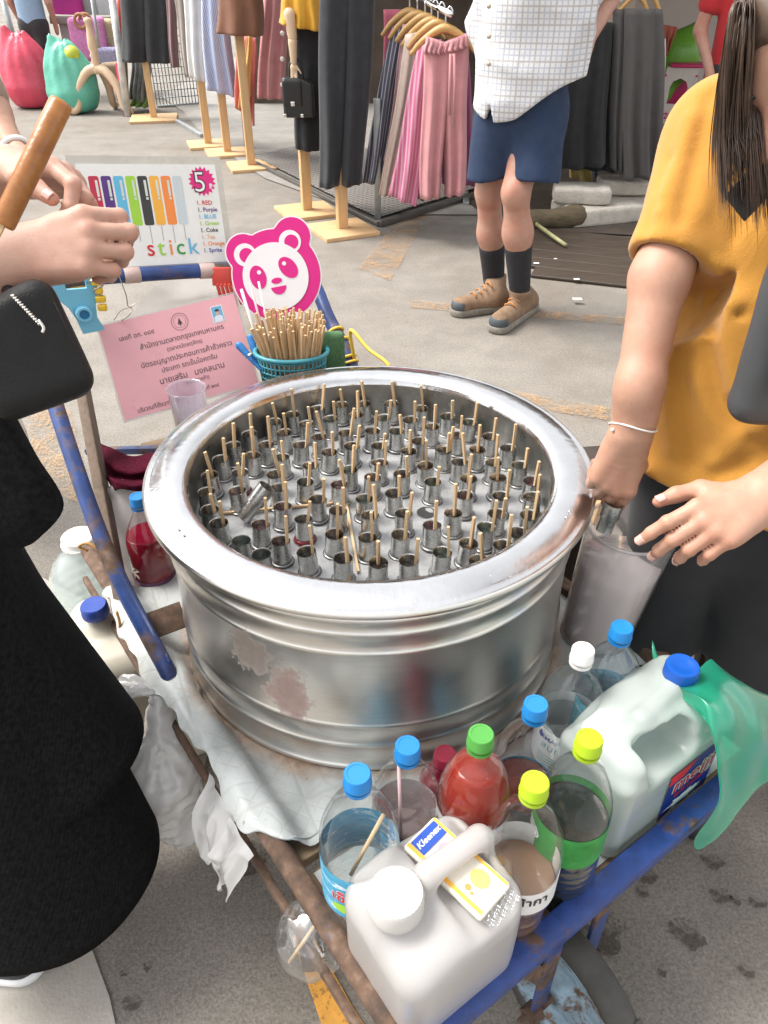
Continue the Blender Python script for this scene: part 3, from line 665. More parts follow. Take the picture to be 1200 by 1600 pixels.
# ================================================================== BOTTLES on the cart
CLEAR = clearm('clear_bottle', (0.95, 0.96, 0.96), 0.03, (0.7, 0.72, 0.72), 0.015)
CLEAR_BLUE = clearm('bluish_bottle', (0.91, 0.95, 0.98), 0.05, (0.6, 0.7, 0.75), 0.04)
def liquid(name, tint, body, fac): return clearm('drink_'+name, tint, 0.02, body, fac, 0.02)
WATER = liquid('water', (0.9, 0.93, 0.94), (0.6, 0.62, 0.62), 0.06)
PINKW = liquid('pale_pink', (0.8, 0.7, 0.7), (0.5, 0.38, 0.37), 0.3)
REDJ = liquid('red_orange', (0.7, 0.08, 0.02), (0.55, 0.04, 0.012), 0.8)
CRIM = liquid('crimson', (0.62, 0.01, 0.07), (0.42, 0.004, 0.045), 0.75)
BROWNR = liquid('brown_red', (0.6, 0.16, 0.1), (0.3, 0.06, 0.04), 0.4)
TAN = liquid('tan', (0.62, 0.42, 0.28), (0.5, 0.28, 0.16), 0.55)
DGREEN = liquid('dark_green', (0.03, 0.09, 0.06), (0.006, 0.016, 0.012), 0.92)
def plastic(n, c, r=0.35): return M_('plastic_'+n, c, r, 0, 0.05, 30)
CAPB, CAPG, CAPL, CAPW, CAPDB = plastic('blue', (0.012, 0.19, 0.5)), plastic('green', (0.07, 0.29, 0.05)), plastic('lime', (0.36, 0.53, 0.015)), plastic('white', (0.78, 0.77, 0.74)), plastic('deep_blue', (0.008, 0.085, 0.4))
INK = {k: M_('ink_'+k, c, 0.5, 0, 0.03, 30) for k, c in dict(red=(0.62, 0.01, 0.025), white=(0.8, 0.8, 0.8), black=(0.02, 0.02, 0.02), navy=(0.015, 0.04, 0.3), teal=(0.03, 0.32, 0.38), green=(0.03, 0.3, 0.04), pink=(0.7, 0.015, 0.2), grey=(0.35, 0.35, 0.36),
       purple=(0.09, 0.025, 0.2), sky=(0.12, 0.45, 0.68), lime=(0.33, 0.62, 0.05), orange=(0.85, 0.25, 0.05), amber=(0.85, 0.42, 0.05), tan=(0.75, 0.4, 0.2), charcoal=(0.035, 0.035, 0.035), pale=(0.55, 0.62, 0.66), crimson=(0.5, 0.02, 0.06)).items()}
def bprof(h=0.302, r=0.0435, style='plain'):
    k = h/0.302
    P = [(0.0001, 0.006), (0.02, 0.003), (0.033, 0.0), (0.0405, 0.004), (r, 0.013)]
    zs = np.linspace(0.02, 0.185, 34)
    for z in zs:
        q = r
        if style == 'ribs': q = r-0.0022*(0.5+0.5*math.cos(z*2*PI/0.0155))*(z < 0.125)
        elif style == 'waist': q = r-0.0075*max(0, min(1, (0.115-z)/0.02))+0.0012*math.cos(z*2*PI/0.018)*(z < 0.09)
        else: q = r-0.0012*(0.5+0.5*math.cos(z*2*PI/0.022))*(z < 0.08)-0.0012*math.exp(-((z-0.145)/0.004)**2)
        P.append((q, z))
    P += [(r, 0.195), (r-0.0010, 0.207), (r-0.0035, 0.220), (r-0.008, 0.235), (r-0.0145, 0.250), (r-0.021, 0.263), (0.0165, 0.276), (0.0142, 0.283), (0.0138, 0.290), (0.0138, 0.302)]
    return [(a, z*k) for a, z in P]
def cap_prof(r=0.0162, h=0.021): return [(r*1.02, 0.0), (r*1.06, 0.001), (r*1.06, 0.0045), (r, 0.006), (r, h-0.002), (r*0.93, h-0.0003), (r*0.75, h-0.0003), (r*0.72, h-0.001), (0.0001, h-0.001)]
def knurl(vf, n, amp, c):   # fine vertical ridges on a cap
    v = np.array(vf[0]); d = v[:, :2]-np.array(c[:2]); r = np.linalg.norm(d, axis=1); a = np.arctan2(d[:, 1], d[:, 0]); k = 1+amp*np.cos(a*n)*(r > r.max()*0.9)
    v[:, :2] = np.array(c[:2])+d*k[:, None]; return (v,)+tuple(vf[1:])
def bottle(label, u, v, cap, liq=None, level=0.1, style='plain', h=0.302, r=0.0435, z0=FLOOR, shell=CLEAR, band=None, xy=None, lean=None):
    ctop = z0+h+0.019
    p = az(u, v, ctop) if xy is None else V3(xy[0], xy[1], 0); c = V3(p[0], p[1], z0)
    t = thing('drink_bottle', label, 'bottle', c)
    pr = bprof(h, r, style)
    mesh('bottle_body', lathe(pr, 48, c), shell, t)
    if liq is not None:
        z1 = level*h; q = [(max(a-0.0011, 0.0001), z+0.0006) for a, z in pr if z < z1]
        ra = float(np.interp(z1, [z for a, z in pr[2:]], [a for a, z in pr[2:]]))-0.0011
        q += [(ra, z1), (ra*0.97, z1-0.0004), (0.0001, z1-0.0005)]
        mesh('drink', lathe(q, 40, c), liq, t)
    cp = caps(lathe(cap_prof(), 60, c+V3(0, 0, h-0.003)), 60, True, False)
    mesh('cap', knurl(cp, 30, 0.012, c), cap, t, auto=40)
    mesh('cap_ring', lathe([(0.0145, 0.0), (0.0166, 0.0), (0.0166, 0.005), (0.0145, 0.005)], 40, c+V3(0, 0, h-0.0105), closed=True), cap, t, auto=40)
    face = math.atan2(-c[1], -c[0]+0.0)
    if band: band(t, c, r+0.0006, face, h/0.302)
    return t, c, face
def strip(t, c, R, z0, z1, mat, a0=0, a1=2*PI, n=64, name='label_band', off=0.0):
    A = np.linspace(a0, a1, n); rings = [np.stack([c[0]+(R+off)*np.cos(A), c[1]+(R+off)*np.sin(A), 0*A+c[2]+z], 1) for z in np.linspace(z0, z1, 4)]
    return mesh(name, loft(rings, closed=False), mat, t)
def letters(band, s, size, R, c, a, z, mat, name='lettering', **k):
    return mesh(name, wrap(text(s, size, 'CENTER', **k), R, c, a, c[2]+z), mat, band, False)
def wpoly(band, pts, R, c, a, z, mat, name='print'):
    P = np.array(pts); q = poly([tuple(x) for x in P], np.eye(3), (0, 0, 0)); return mesh(name, wrap(q, R, c, a, c[2]+z), mat, band, False)
def m_skyband(name, blue, dark):
    m, t, p = nt(name); co = coords(t, 'Object'); st = N(t, 'ShaderNodeMapping'); st.inputs['Scale'].default_value = (1, 1, 2.6); t.links.new(co, st.inputs[0])
    f = noise(t, st.outputs[0], 34, 5, 0.6, 0.8); t.links.new(ramp(t, f, [(0.3, dark), (0.45, blue), (0.58, blue), (0.64, (0.7, 0.78, 0.8)), (0.72, blue)]).outputs[0], p.inputs['Base Color']); p.inputs['Roughness'].default_value = 0.35; return m
SKYB = m_skyband('sky_print', (0.05, 0.36, 0.58), (0.02, 0.2, 0.34)); SKYB2 = m_skyband('pale_sky_print', (0.1, 0.42, 0.55), (0.04, 0.25, 0.4))
LGREEN = M_('green_print', (0.025, 0.26, 0.045), 0.4, 0, 0.25, 60); LWHITE = M_('white_print', (0.74, 0.74, 0.73), 0.4, 0, 0.06, 40); LMILK = M_('pinkish_print', (0.72, 0.62, 0.62), 0.4, 0, 0.1, 40)
def leaf(cx, cy, L, W, a):
    t = np.linspace(0, 1, 9); x = np.r_[t*L, t[::-1][1:-1]*L]; y = np.r_[W*np.sin(t*PI), -W*np.sin(t[::-1][1:-1]*PI)]
    return [(cx+math.cos(a)*p-math.sin(a)*q, cy+math.sin(a)*p+math.cos(a)*q) for p, q in zip(x, y)]
def bandA(t, c, R, f, k):
    b = strip(t, c, R, 0.088*k, 0.176*k, SKYB)
    wpoly(b, circ(0.024, 24, -0.004, 0, 0.011), R+0.0004, c, f-0.25, 0.108*k, INK['lime'], 'print')
    letters(b, 'เซ็ร์วาป', 0.026, R+0.0006, c, f-0.1, 0.125*k, INK['white'], bold=0.045)
    letters(b, 'เซ็ร์วาป', 0.026, R+0.0010, c, f-0.1, 0.125*k, INK['red'], bold=0.012)
def bandB(t, c, R, f, k):
    b = strip(t, c, R, 0.08*k, 0.16*k, SKYB); letters(b, 'น้ำดื่ม', 0.018, R+0.0005, c, f+0.3, 0.12*k, INK['white'])
def bandC(t, c, R, f, k):
    b = strip(t, c, R, 0.112*k, 0.180*k, LMILK); strip(b, c, R, 0.166*k, 0.178*k, LWHITE, name='print', off=0.0004)
    for a_, L in ((0.6, 0.03), (1.2, 0.03), (2.4, 0.028)): wpoly(b, leaf(-0.038, 0.0, L, 0.009, a_), R+0.0005, c, f, 0.142*k, LGREEN)
    letters(b, 'NAMT', 0.0165, R+0.0007, c, f+0.16, 0.142*k, INK['black'], bold=0.03)
def bandD(t, c, R, f, k):
    b = strip(t, c, R, 0.123*k, 0.168*k, LWHITE)
    for a_, L in ((0.15, 0.036), (-0.45, 0.03), (2.9, 0.03), (0.8, 0.024)): wpoly(b, leaf(-0.022, 0.0, L, 0.0105, a_), R+0.0005, c, f, 0.142*k, LGREEN)
    letters(b, 'น้ำกา', 0.022, R+0.0007, c, f+0.5, 0.144*k, INK['black'], bold=0.02)
def bandE(t, c, R, f, k):
    b = strip(t, c, R, 0.125*k, 0.185*k, LGREEN)
    wpoly(b, circ(0.017, 28, 0, 0, 0.012), R+0.0005, c, f-1.05, 0.155*k, INK['white']); wpoly(b, circ(0.0145, 28, 0, 0, 0.0095), R+0.0008, c, f-1.05, 0.155*k, INK['grey'])
    wpoly(b, circ(0.013, 28, 0, 0, 0.008), R+0.0011, c, f-1.05, 0.155*k, INK['white']); wpoly(b, circ(0.003, 12), R+0.0006, c, f-0.1, 0.131*k, INK['sky'])
    for i in range(5): letters(b, 'น้ำหวานกลิ่นครีมโซดา', 0.0062, R+0.0006, c, f+0.35, (0.171-i*0.007)*k, INK['green'])
def bandG(t, c, R, f, k):
    b = strip(t, c, R, 0.075*k, 0.165*k, LWHITE)
    letters(b, 'SMART', 0.0125, R+0.0006, c, f-0.32, 0.143*k, INK['navy'], bold=0.02); letters(b, 'SMART', 0.0085, R+0.0006, c, f+0.52, 0.143*k, INK['navy'])
    letters(b, 'สมท', 0.02, R+0.0006, c, f-0.35, 0.122*k, INK['teal'])
    for a_, s in ((-0.78, 0.006), (0.28, 0.0045)):
        wpoly(b, [(0, s*1.9), (s*0.75, s*0.4), (s*0.8, -s*0.2), (s*0.4, -s*0.75), (0, -s*0.9), (-s*0.4, -s*0.75), (-s*0.8, -s*0.2), (-s*0.75, s*0.4)], R+0.0006, c, f+a_, 0.147*k, INK['navy'])
    wpoly(b, circ(0.0045, 16), R+0.0006, c, f+0.45, 0.128*k, INK['navy'])
    for i in range(4): strip(b, c, R, (0.084+i*0.007)*k, (0.0855+i*0.007)*k, INK['teal'], f-0.8, f+0.9, 24, 'print', 0.0005)
    strip(b, c, R, 0.09*k, 0.16*k, INK['purple'], f+0.95, f+1.15, 8, 'print', 0.0005)
def bandH(t, c, R, f, k):
    b = strip(t, c, R, 0.07*k, 0.165*k, SKYB2); strip(b, c, R, 0.118*k, 0.132*k, LWHITE, f-0.7, f+0.6, 24, 'print', 0.0004)
    letters(b, 'คุณภาพ', 0.014, R+0.0006, c, f, 0.138*k, INK['white']); strip(b, c, R, 0.124*k, 0.13*k, INK['lime'], f-0.75, f-0.3, 12, 'print', 0.0006)
STRAWW, STRAWP = plastic('straw_white', (0.75, 0.74, 0.72)), plastic('straw_pink', (0.75, 0.5, 0.52))
bA = bottle('clear drink bottle with blue cap, sky label with red Thai letters, nearest the rusty rail', 558, 1207, CAPB, WATER, 0.34, shell=CLEAR, band=bandA, h=0.310, r=0.0505)
bB = bottle('clear drink bottle with blue cap and a straw inside, beside the red-orange drink', 637, 1163, CAPB, PINKW, 0.55, band=bandB, h=0.262, r=0.0465)
bC = bottle('red-orange drink bottle with green cap and white leaf label', 752, 1145, CAPG, REDJ, 0.86, band=bandC, h=0.297, r=0.0485)
bD = bottle('tan drink bottle with lime cap and leaf label, beside the white jug', 837, 1220, CAPL, TAN, 0.43, 'waist', band=bandD, h=0.314, r=0.0485)
bE = bottle('dark green drink bottle with lime cap, green label and ribbed lower half', 922, 1152, CAPL, DGREEN, 0.57, 'ribs', band=bandE, h=0.318, r=0.0485)
bF = bottle('nearly empty clear bottle with blue cap and brown-red dregs, against the drum', 838, 1098, CAPB, BROWNR, 0.42, h=0.275, r=0.0465, shell=CLEAR, band=lambda t, c, R, f, k: strip(t, c, R, 0.07, 0.118, SKYB))
bG = bottle('clear bottle with white cap and white label printed in navy', 912, 1013, CAPW, WATER, 0.48, band=bandG, h=0.277, r=0.0475)
bH = bottle('clear bottle with blue cap and pale blue wavy label, at the back right', 973, 978, CAPB, WATER, 0.5, shell=CLEAR_BLUE, band=bandH, h=0.275, r=0.0475)
# things inside the two front bottles
for (t, c, f), pts, mat, r in ((bA, [(-0.012, -0.012, 0.13), (0.03, 0.006, 0.235)], BAMBOO, 0.0028), (bB, [(-0.006, -0.03, 0.10), (-0.012, 0.004, 0.275)], STRAWP, 0.0024)):
    mesh('stirring_stick' if mat is BAMBOO else 'straw', tube([c+V3(*p) for p in pts], r, 8), mat, t)
# crimson bottle lying low between the two
def bandI(t, c, R, f, k):
    b = strip(t, c, R, 0.05*k, 0.12*k, M_('violet_print', (0.16, 0.05, 0.13), 0.4, 0, 0.3, 50)); wpoly(b, circ(0.024, 28), R+0.0005, c, f+0.42, 0.075*k, INK['green']); wpoly(b, circ(0.0225, 28), R+0.0009, c, f+0.42, 0.075*k, INK['navy'])
    letters(b, 'ครี', 0.02, R+0.0013, c, f+0.36, 0.07*k, INK['white'])
bI = bottle('crimson drink bottle with blue cap and round navy print, left of the drum', 214, 774, CAPB, CRIM, 0.74, 'plain', h=0.285, r=0.044, z0=0.335, band=bandI)
bJ = bottle('short crimson drink bottle wedged against the drum between two bottles', 690, 1195, plastic('maroon', (0.2, 0.01, 0.03)), CRIM, 0.8, h=0.14, r=0.036, xy=(0.088, 0.69))

# ================================================================== JUGS
HDPE = clearm('milky_plastic', (0.93, 0.91, 0.90), 0.02, (0.66, 0.635, 0.62), 0.86, 0.28, tl_=0.42)
HDPE_W = clearm('watery_milk_plastic', (0.86, 0.92, 0.90), 0.02, (0.60, 0.66, 0.63), 0.88, 0.22, tl_=0.42)
HDPE_C = M_('creamy_plastic', (0.47, 0.435, 0.36), 0.4, 0, 0.06, 7, 0.08, 25, 0.003, **{'Subsurface Weight': 0.3, 'Subsurface Radius': (0.03, 0.026, 0.02), 'Subsurface Scale': 0.5})
MC = basis(E1, E2, V3(0, 0, 1)).astype(np.float32)
def jug(label, cpos, fn, lo, hi, res, mat, caps_):
    """fn works in the jug's own axes (x along its length)"""
    t = thing('plastic_jug', label, 'jug', cpos)
    v, f = sdf_mesh(fn, lo, hi, res, 2); mesh('jug_body', (v@MC.T+cpos, f), mat, t)
    for p, r, h, m_ in caps_:
        pc = MC@np.array(p, float)+cpos
        mesh('cap', knurl(caps(lathe([(r, 0), (r*1.02, 0.002), (r, h*0.3), (r*0.985, h-0.003), (r*0.93, h), (r*0.6, h), (r*0.55, h-0.0008), (0.0001, h-0.0005)], 72, pc), 72, True, False), 36, 0.012, pc), m_, t, auto=40)
        mesh('neck', lathe([(r*0.9, -0.014), (r*0.9, 0.002)], 40, pc), mat, t)
    return t
def jugA(p):
    q = p; d = rbox(q, (0, 0, 0.106), (0.090, 0.080, 0.106), 0.034)
    d = smax(d, half(q, (0, 0, 0.200), (-0.30, -0.10, 1)), 0.03)                        # shoulder falls toward the spout end
    d = smin(d, rc(q, (-0.050, 0.008, 0.16), (-0.050, 0.008, 0.185), 0.034, 0.0295), 0.014)
    d = smax(d, -ell(q, (0.038, -0.070, 0.228), (0.052, 0.056, 0.045)), 0.03); d = smax(d, -ell(q, (0.038, 0.085, 0.226), (0.048, 0.048, 0.04)), 0.03)
    d = smin(d, rbox(q, (0.036, 0.008, 0.196), (0.060, 0.019, 0.032), 0.018), 0.012); d = smax(d, -rbox(q, (0.036, 0.008, 0.196), (0.036, 0.09, 0.017), 0.015), 0.008)
    d = d-0.0016*np.exp(-((q[:, 2]-0.035)/0.006)**2)+0.0016*np.exp(-((q[:, 2]-0.05)/0.005)**2)-0.0012*np.exp(-(q[:, 1]/0.0016)**2)*(q[:, 2] < 0.2)
    return d-0.0014*waves(q, 4, 38)
cA = ct(0.090, 0.076, FLOOR)
jA = jug('big milky white jug with white cap and arched handle in the front corner', cA, jugA, (-0.13, -0.11, -0.01), (0.13, 0.11, 0.32), 0.0032, HDPE, [((-0.050, 0.008, 0.196), 0.0325, 0.032, plastic('ivory', (0.56, 0.545, 0.515), 0.5))])
def jugB(p):
    q = p*np.array([1, 1, 1.13], np.float32); d = rbox(q, (0, 0, 0.10), (0.118, 0.068, 0.10), 0.02)
    up = rbox(q, (0, 0, 0.18), (0.112, 0.062, 0.075), 0.03)
    d = smin(d, up, 0.01); d = smax(d, half(q, (0, -0.030, 0.250), (0.0, -0.75, 1)), 0.02); d = smax(d, half(q, (-0.08, 0, 0.225), (-0.55, 0, 1)), 0.02)
    d = smin(d, rc(q, (0.062, 0.004, 0.20), (0.062, 0.004, 0.262), 0.034, 0.021), 0.022)
    hd = smin(rc(q, (-0.085, -0.006, 0.19), (-0.035, -0.008, 0.246), 0.014, 0.0135), rc(q, (-0.035, -0.008, 0.246), (0.05, 0.0, 0.254), 0.0135, 0.013), 0.01)
    d = smax(d, -rbox(q, (-0.018, -0.05, 0.205), (0.052, 0.052, 0.034), 0.022), 0.012)   # pressed-in grip recess
    d = smin(d, hd, 0.012)
    return d-0.0008*waves(q, 9, 34)
cB = ct(0.505, 0.094, FLOOR)
jB = jug('watery white milk jug with blue cap and navy label, right of the bottles', cB, jugB, (-0.14, -0.09, -0.01), (0.14, 0.09, 0.31), 0.0032, HDPE_W, [((0.062, 0.004, 0.233), 0.0245, 0.022, CAPDB)])
# its label on the front face
def onB(x, z, off): return cB+MC@np.array([x, -0.0685-off, z])
def flatB(vf, x0, z0, off, mat, name, parent):
    v = np.asarray(vf[0]); P = np.array([onB(-0.018+1.22*(x0+a-0.012), 0.024+1.05*(z0+b-0.022), off) for a, b in v[:, :2]]); return mesh(name, (P, vf[1]), mat, parent, False)
NAVY = M_('navy_print', (0.012, 0.03, 0.22), 0.35, 0, 0.1, 30)
lb = flatB(poly([(0, 0), (0.096, 0), (0.096, 0.108), (0.05, 0.108), (0, 0.108)], np.eye(3), (0, 0, 0)), 0.012, 0.022, 0.0012, NAVY, 'paper_label', jB)
flatB(poly([(0, 0.05), (0, 0), (0.052, 0.0)][::-1] if 0 else [(0.0, 0.085), (0.0, 0.108), (0.05, 0.108), (0.03, 0.085)], np.eye(3), (0, 0, 0)), 0.012, 0.022, 0.0016, INK['red'], 'print', lb)
flatB(text('meiji', 0.042, 'CENTER', bold=0.05), 0.064, 0.082, 0.0020, INK['white'], 'lettering', lb); flatB(text('meiji', 0.042, 'CENTER', bold=0.012), 0.064, 0.082, 0.0024, INK['red'], 'lettering', lb)
flatB(text('เมจิ นมสด', 0.015, 'CENTER', bold=0.03), 0.062, 0.065, 0.0020, INK['red'], 'lettering', lb)
flatB(poly(circ(0.007, 20), np.eye(3), (0, 0, 0)), 0.098, 0.073, 0.0016, INK['grey'], 'print', lb)
_sp = []
for i in range(26):
    a = i/26*2*PI; r = 0.5+0.5*abs(math.sin(i*2.3))*(1 if i % 2 else 0.35); _sp.append((0.042*r*math.cos(a), 0.014*r*math.sin(a)))
flatB(poly(_sp, np.eye(3), (0, 0, 0)), 0.058, 0.043, 0.0016, INK['white'], 'print', lb); flatB(poly([(0, 0), (0.09, 0), (0.07, 0.006), (0.05, 0.002), (0.03, 0.007), (0.012, 0.002)], np.eye(3), (0, 0, 0)), 0.014, 0.024, 0.0016, INK['white'], 'print', lb)

# tissue packet tucked under the white jug's handle
tp = thing('tissue_packet', 'cream tissue packet with blue brand strip under the white jug handle', 'tissue packet', MC@V3(0.034, 0.01, 0.19)+cA)
_tb0 = MC@V3(0.038, 0.004, 0.1945)+cA; Rt = MC@rotz(PI/2+0.15)@rotx(-0.06)
CREAM = M_('cream_wrapper', (0.78, 0.73, 0.62), 0.3, 0, 0.08, 40, 0.25, 60)
def onT(vf): return xf(vf, Rt*0.8, _tb0)
pk = rbox
pv = sdf_mesh(lambda p: rbox(p, (0, 0, 0), (0.078, 0.036, 0.007), 0.005)-0.0006*waves(p, 3, 160), (-0.09, -0.05, -0.02), (0.09, 0.05, 0.02), 0.0025, 1)
mesh('wrapper', onT(pv), CREAM, tp)
mesh('edge_print', onT(poly([(-0.074, 0.0255), (0.074, 0.0255), (0.074, 0.032), (-0.074, 0.032)], np.eye(3), (0, 0, 0.0089))), INK['amber'], tp, False)
mesh('edge_print', onT(poly([(-0.074, -0.032), (0.074, -0.032), (0.074, -0.0275), (-0.074, -0.0275)], np.eye(3), (0, 0, 0.0089))), INK['amber'], tp, False)
b_ = mesh('brand_strip', onT(poly([(0.044, -0.027), (0.072, -0.027), (0.072, 0.025), (0.044, 0.025)], np.eye(3), (0, 0, 0.0090))), M_('brand_blue', (0.01, 0.07, 0.42), 0.3), tp, False)
mesh('lettering', onT(xf(text('Kleenex', 0.0145, 'CENTER', shear=0.25, bold=0.02), rotz(-PI/2), (0.054, -0.001, 0.0094))), INK['white'], b_, False)
mesh('pink_print', onT(poly(circ(0.017, 20, 0.022, -0.006, 0.013), np.eye(3), (0, 0, 0.0090))), M_('pale_pink_print', (0.72, 0.36, 0.42), 0.35), tp, False)
mesh('yellow_print', onT(poly(circ(0.016, 20, -0.04, -0.008, 0.014), np.eye(3), (0, 0, 0.0090))), M_('pale_yellow_print', (0.8, 0.5, 0.12), 0.35), tp, False)
for x, y, r in ((-0.035, 0.014, 0.005), (-0.045, 0.017, 0.0028)): mesh('dot_print', onT(poly(circ(r, 14, x, y), np.eye(3), (0, 0, 0.0090))), INK['orange'], tp, False)
fl = sheet(lambda a, b: np.stack([-0.078-a*0.022, (b-0.5)*0.066, 0.003*np.sin(b*40)+0.002*np.sin(a*30+b*13)], -1), 8, 30)
mesh('clear_end', onT(fl), clearm('clear_film', (0.95, 0.95, 0.95), 0.10, (0.7, 0.7, 0.7), 0.1), tp)

# ================================================================== PITCHER of pale drink, held tube
MILKY = clearm('milky_clear_plastic', (0.96, 0.95, 0.95), 0.03, (0.92, 0.88, 0.87), 0.30, 0.12, tl_=0.35)
pc0 = V3(0.404, 1.058, 0.44); lean = V3(0.024, -0.004, 0.262)
pit = thing('plastic_pitcher', 'milky clear plastic pitcher of pale pink drink beside the drum', 'pitcher', pc0)
def pring(s, r, n=56, spout=0.0):
    a = np.linspace(0, 2*PI, n, endpoint=False); rr = r+spout*np.exp(-((a-6.0+0*PI)/0.22)**2); return np.stack([pc0[0]+lean[0]*s+rr*np.cos(a), pc0[1]+lean[1]*s+rr*np.sin(a), pc0[2]+lean[2]*s+0*a], 1)
def pr_r(s): return 0.064+0.013*s
out = [pring(s, pr_r(s), spout=0.006*max(0, (s-0.75)/0.25)) for s in np.linspace(0, 1, 14)]; inn = [pring(s, pr_r(s)-0.0022, spout=0.006*max(0, (s-0.75)/0.25)) for s in np.linspace(1, 0.02, 14)]
mesh('pitcher_wall', loft(out, cap0=True), MILKY, pit)
rimr = [pring(1.0, pr_r(1.0)+d, spout=0.006)+V3(0, 0, h) for d, h in ((-0.003, 0), (-0.002, 0.003), (0.001, 0.003), (0.0018, 0), (0.001, -0.003), (-0.002, -0.003), (-0.003, 0))]
mesh('rim', loft(rimr), MILKY, pit)
lq = [pring(s, pr_r(s)-0.003) for s in np.linspace(0.02, 0.72, 8)]
mesh('drink', loft(lq, cap0=True, cap1=True), clearm('pale_pink_drink', (0.84, 0.74, 0.73), 0.03, (0.88, 0.77, 0.75), 0.96, 0.04, tl_=0.12), pit)

# ================================================================== BAGS and FILM on the cart
def bagmat(name, col, fac, tint=None, rough=0.25): return clearm(name, tint or [min(1, c*1.05) for c in col], 0.05, col, fac, rough)
WBAG = bagmat('white_bag_film', (0.84, 0.84, 0.84), 0.9); GBAG = bagmat('green_bag_film', (0.03, 0.46, 0.29), 0.72, (0.1, 0.75, 0.5))
kb = ct(-0.028, 0.70, 0.46)
wb = thing('plastic_bag', 'knotted white plastic bag hanging from the cart side rail', 'plastic bag', V3(kb[0], kb[1], 0.10))
def wbag(p):
    c = ct(-0.062, 0.66, 0.0); d = rc(p, (c[0], c[1], 0.185), (c[0]-0.004, c[1]+0.003, 0.27), 0.064, 0.058, tuple(E1), 0.8)
    d = smin(d, rc(p, (c[0], c[1], 0.27), (kb[0], kb[1], 0.425), 0.05, 0.010), 0.05); d = smin(d, rc(p, (c[0]+0.02, c[1]-0.02, 0.14), (c[0]-0.05, c[1]+0.02, 0.13), 0.025, 0.02), 0.04)
    ang = np.arctan2(p[:, 1]-c[1], p[:, 0]-c[0]); return d-0.0022*np.sin(ang*11+3*np.sin(p[:, 2]*14)+4*waves(p, 8, 9))*np.clip((p[:, 2]-0.17)/0.15, 0.15, 1)*np.clip((0.45-p[:, 2])/0.1, 0, 1)-0.006*waves(p, 12, 34)-0.006*(1-2*np.abs(waves(p, 13, 60, 4)))-0.004*(1-2*np.abs(waves(p, 14, 120, 4)))
v, f = sdf_mesh(wbag, (kb[0]-0.16, kb[1]-0.16, 0.06), (kb[0]+0.10, kb[1]+0.12, 0.46), 0.005, 1); mesh('bag_body', (v, f), WBAG, wb)
for k, (dx, dy, dz) in enumerate(((-0.085, 0.025, 0.012), (-0.05, -0.02, 0.03), (0.03, 0.01, 0.02))):
    tv = sheet(lambda a, b: np.stack([kb[0]+dx*a+0.010*(b-0.5)*(1+a)*(1 if k else 2), kb[1]+dy*a+0.012*(b-0.5)*(1+2*a), kb[2]-0.03+dz*np.sin(a*2)+0.006*np.sin(b*9+a*7)], -1), 10, 8)
    mesh('bag_ear', tv, WBAG, wb)
mesh('knot', sdf_mesh(lambda p: smin(ell(p, kb+V3(0, 0, -0.03), (0.014, 0.012, 0.012)), rc(p, kb+V3(-0.012, -0.008, -0.034), kb+V3(0.012, 0.008, -0.026), 0.007, 0.006), 0.006)-0.001*waves(p, 2, 300), kb-0.06, kb+V3(0.05, 0.05, 0.03), 0.003), WBAG, wb)
# pale film strips hanging from the torn vinyl
for i, (b0, w, l, lab) in enumerate(((0.44, 0.10, 0.14, 'crumpled white plastic film hanging below the torn vinyl edge'), (0.36, 0.075, 0.12, 'narrow white film scrap hanging beside the rusty rail'))):
    def ff(a, b, b0=b0, w=w, l=l, i=i):
        U = -0.030-0.030*np.sin(b*2.2)-0.012*b+0.007*np.sin(a*8+b*5)*b; W = b0+w*(a-0.5)*(1-0.25*b)+0.02*b*(1 if i else -1); Z = 0.448-l*b*(1+0.10*np.sin(a*9+2*i)+0.05*np.sin(a*23))
        return C0+U[..., None]*E1+W[..., None]*E2+np.stack([0*Z, 0*Z, Z], -1)
    fv, ff_, fu = sheet(ff, 44, 44); fv = fv+((1-2*np.abs(waves(fv.astype(np.float32), 15+i, 55, 4)))*0.008+(1-2*np.abs(waves(fv.astype(np.float32), 17+i, 120, 4)))*0.004)[:, None]*(-0.8*E1+0.3*E2)
    tag(mesh('plastic_film', (fv, ff_), WBAG), lab, 'plastic film')
# clear wrap bulging between the rails, with a stick in it
cw = ct(-0.016, 0.205, 0.385)
clr = thing('clear_bag', 'crinkled clear plastic bag with a stick bulging out under the rusty rail', 'plastic bag', cw-V3(0, 0, 0.06))
def cbag(p): return ell(p, cw, (0.05, 0.05, 0.062))-0.004*waves(p, 21, 110)-0.003*waves(p, 22, 260)
mesh('bag_film', sdf_mesh(cbag, cw-0.085, cw+0.085, 0.004, 0), clearm('crinkled_film', (0.93, 0.94, 0.94), 0.10, (0.75, 0.75, 0.75), 0.10, 0.08), clr)
mesh('stick', tube([cw+V3(-0.03, -0.02, -0.025), cw+V3(0.01, 0.005, 0.035)], 0.0028, 8), BAMBOO, clr)
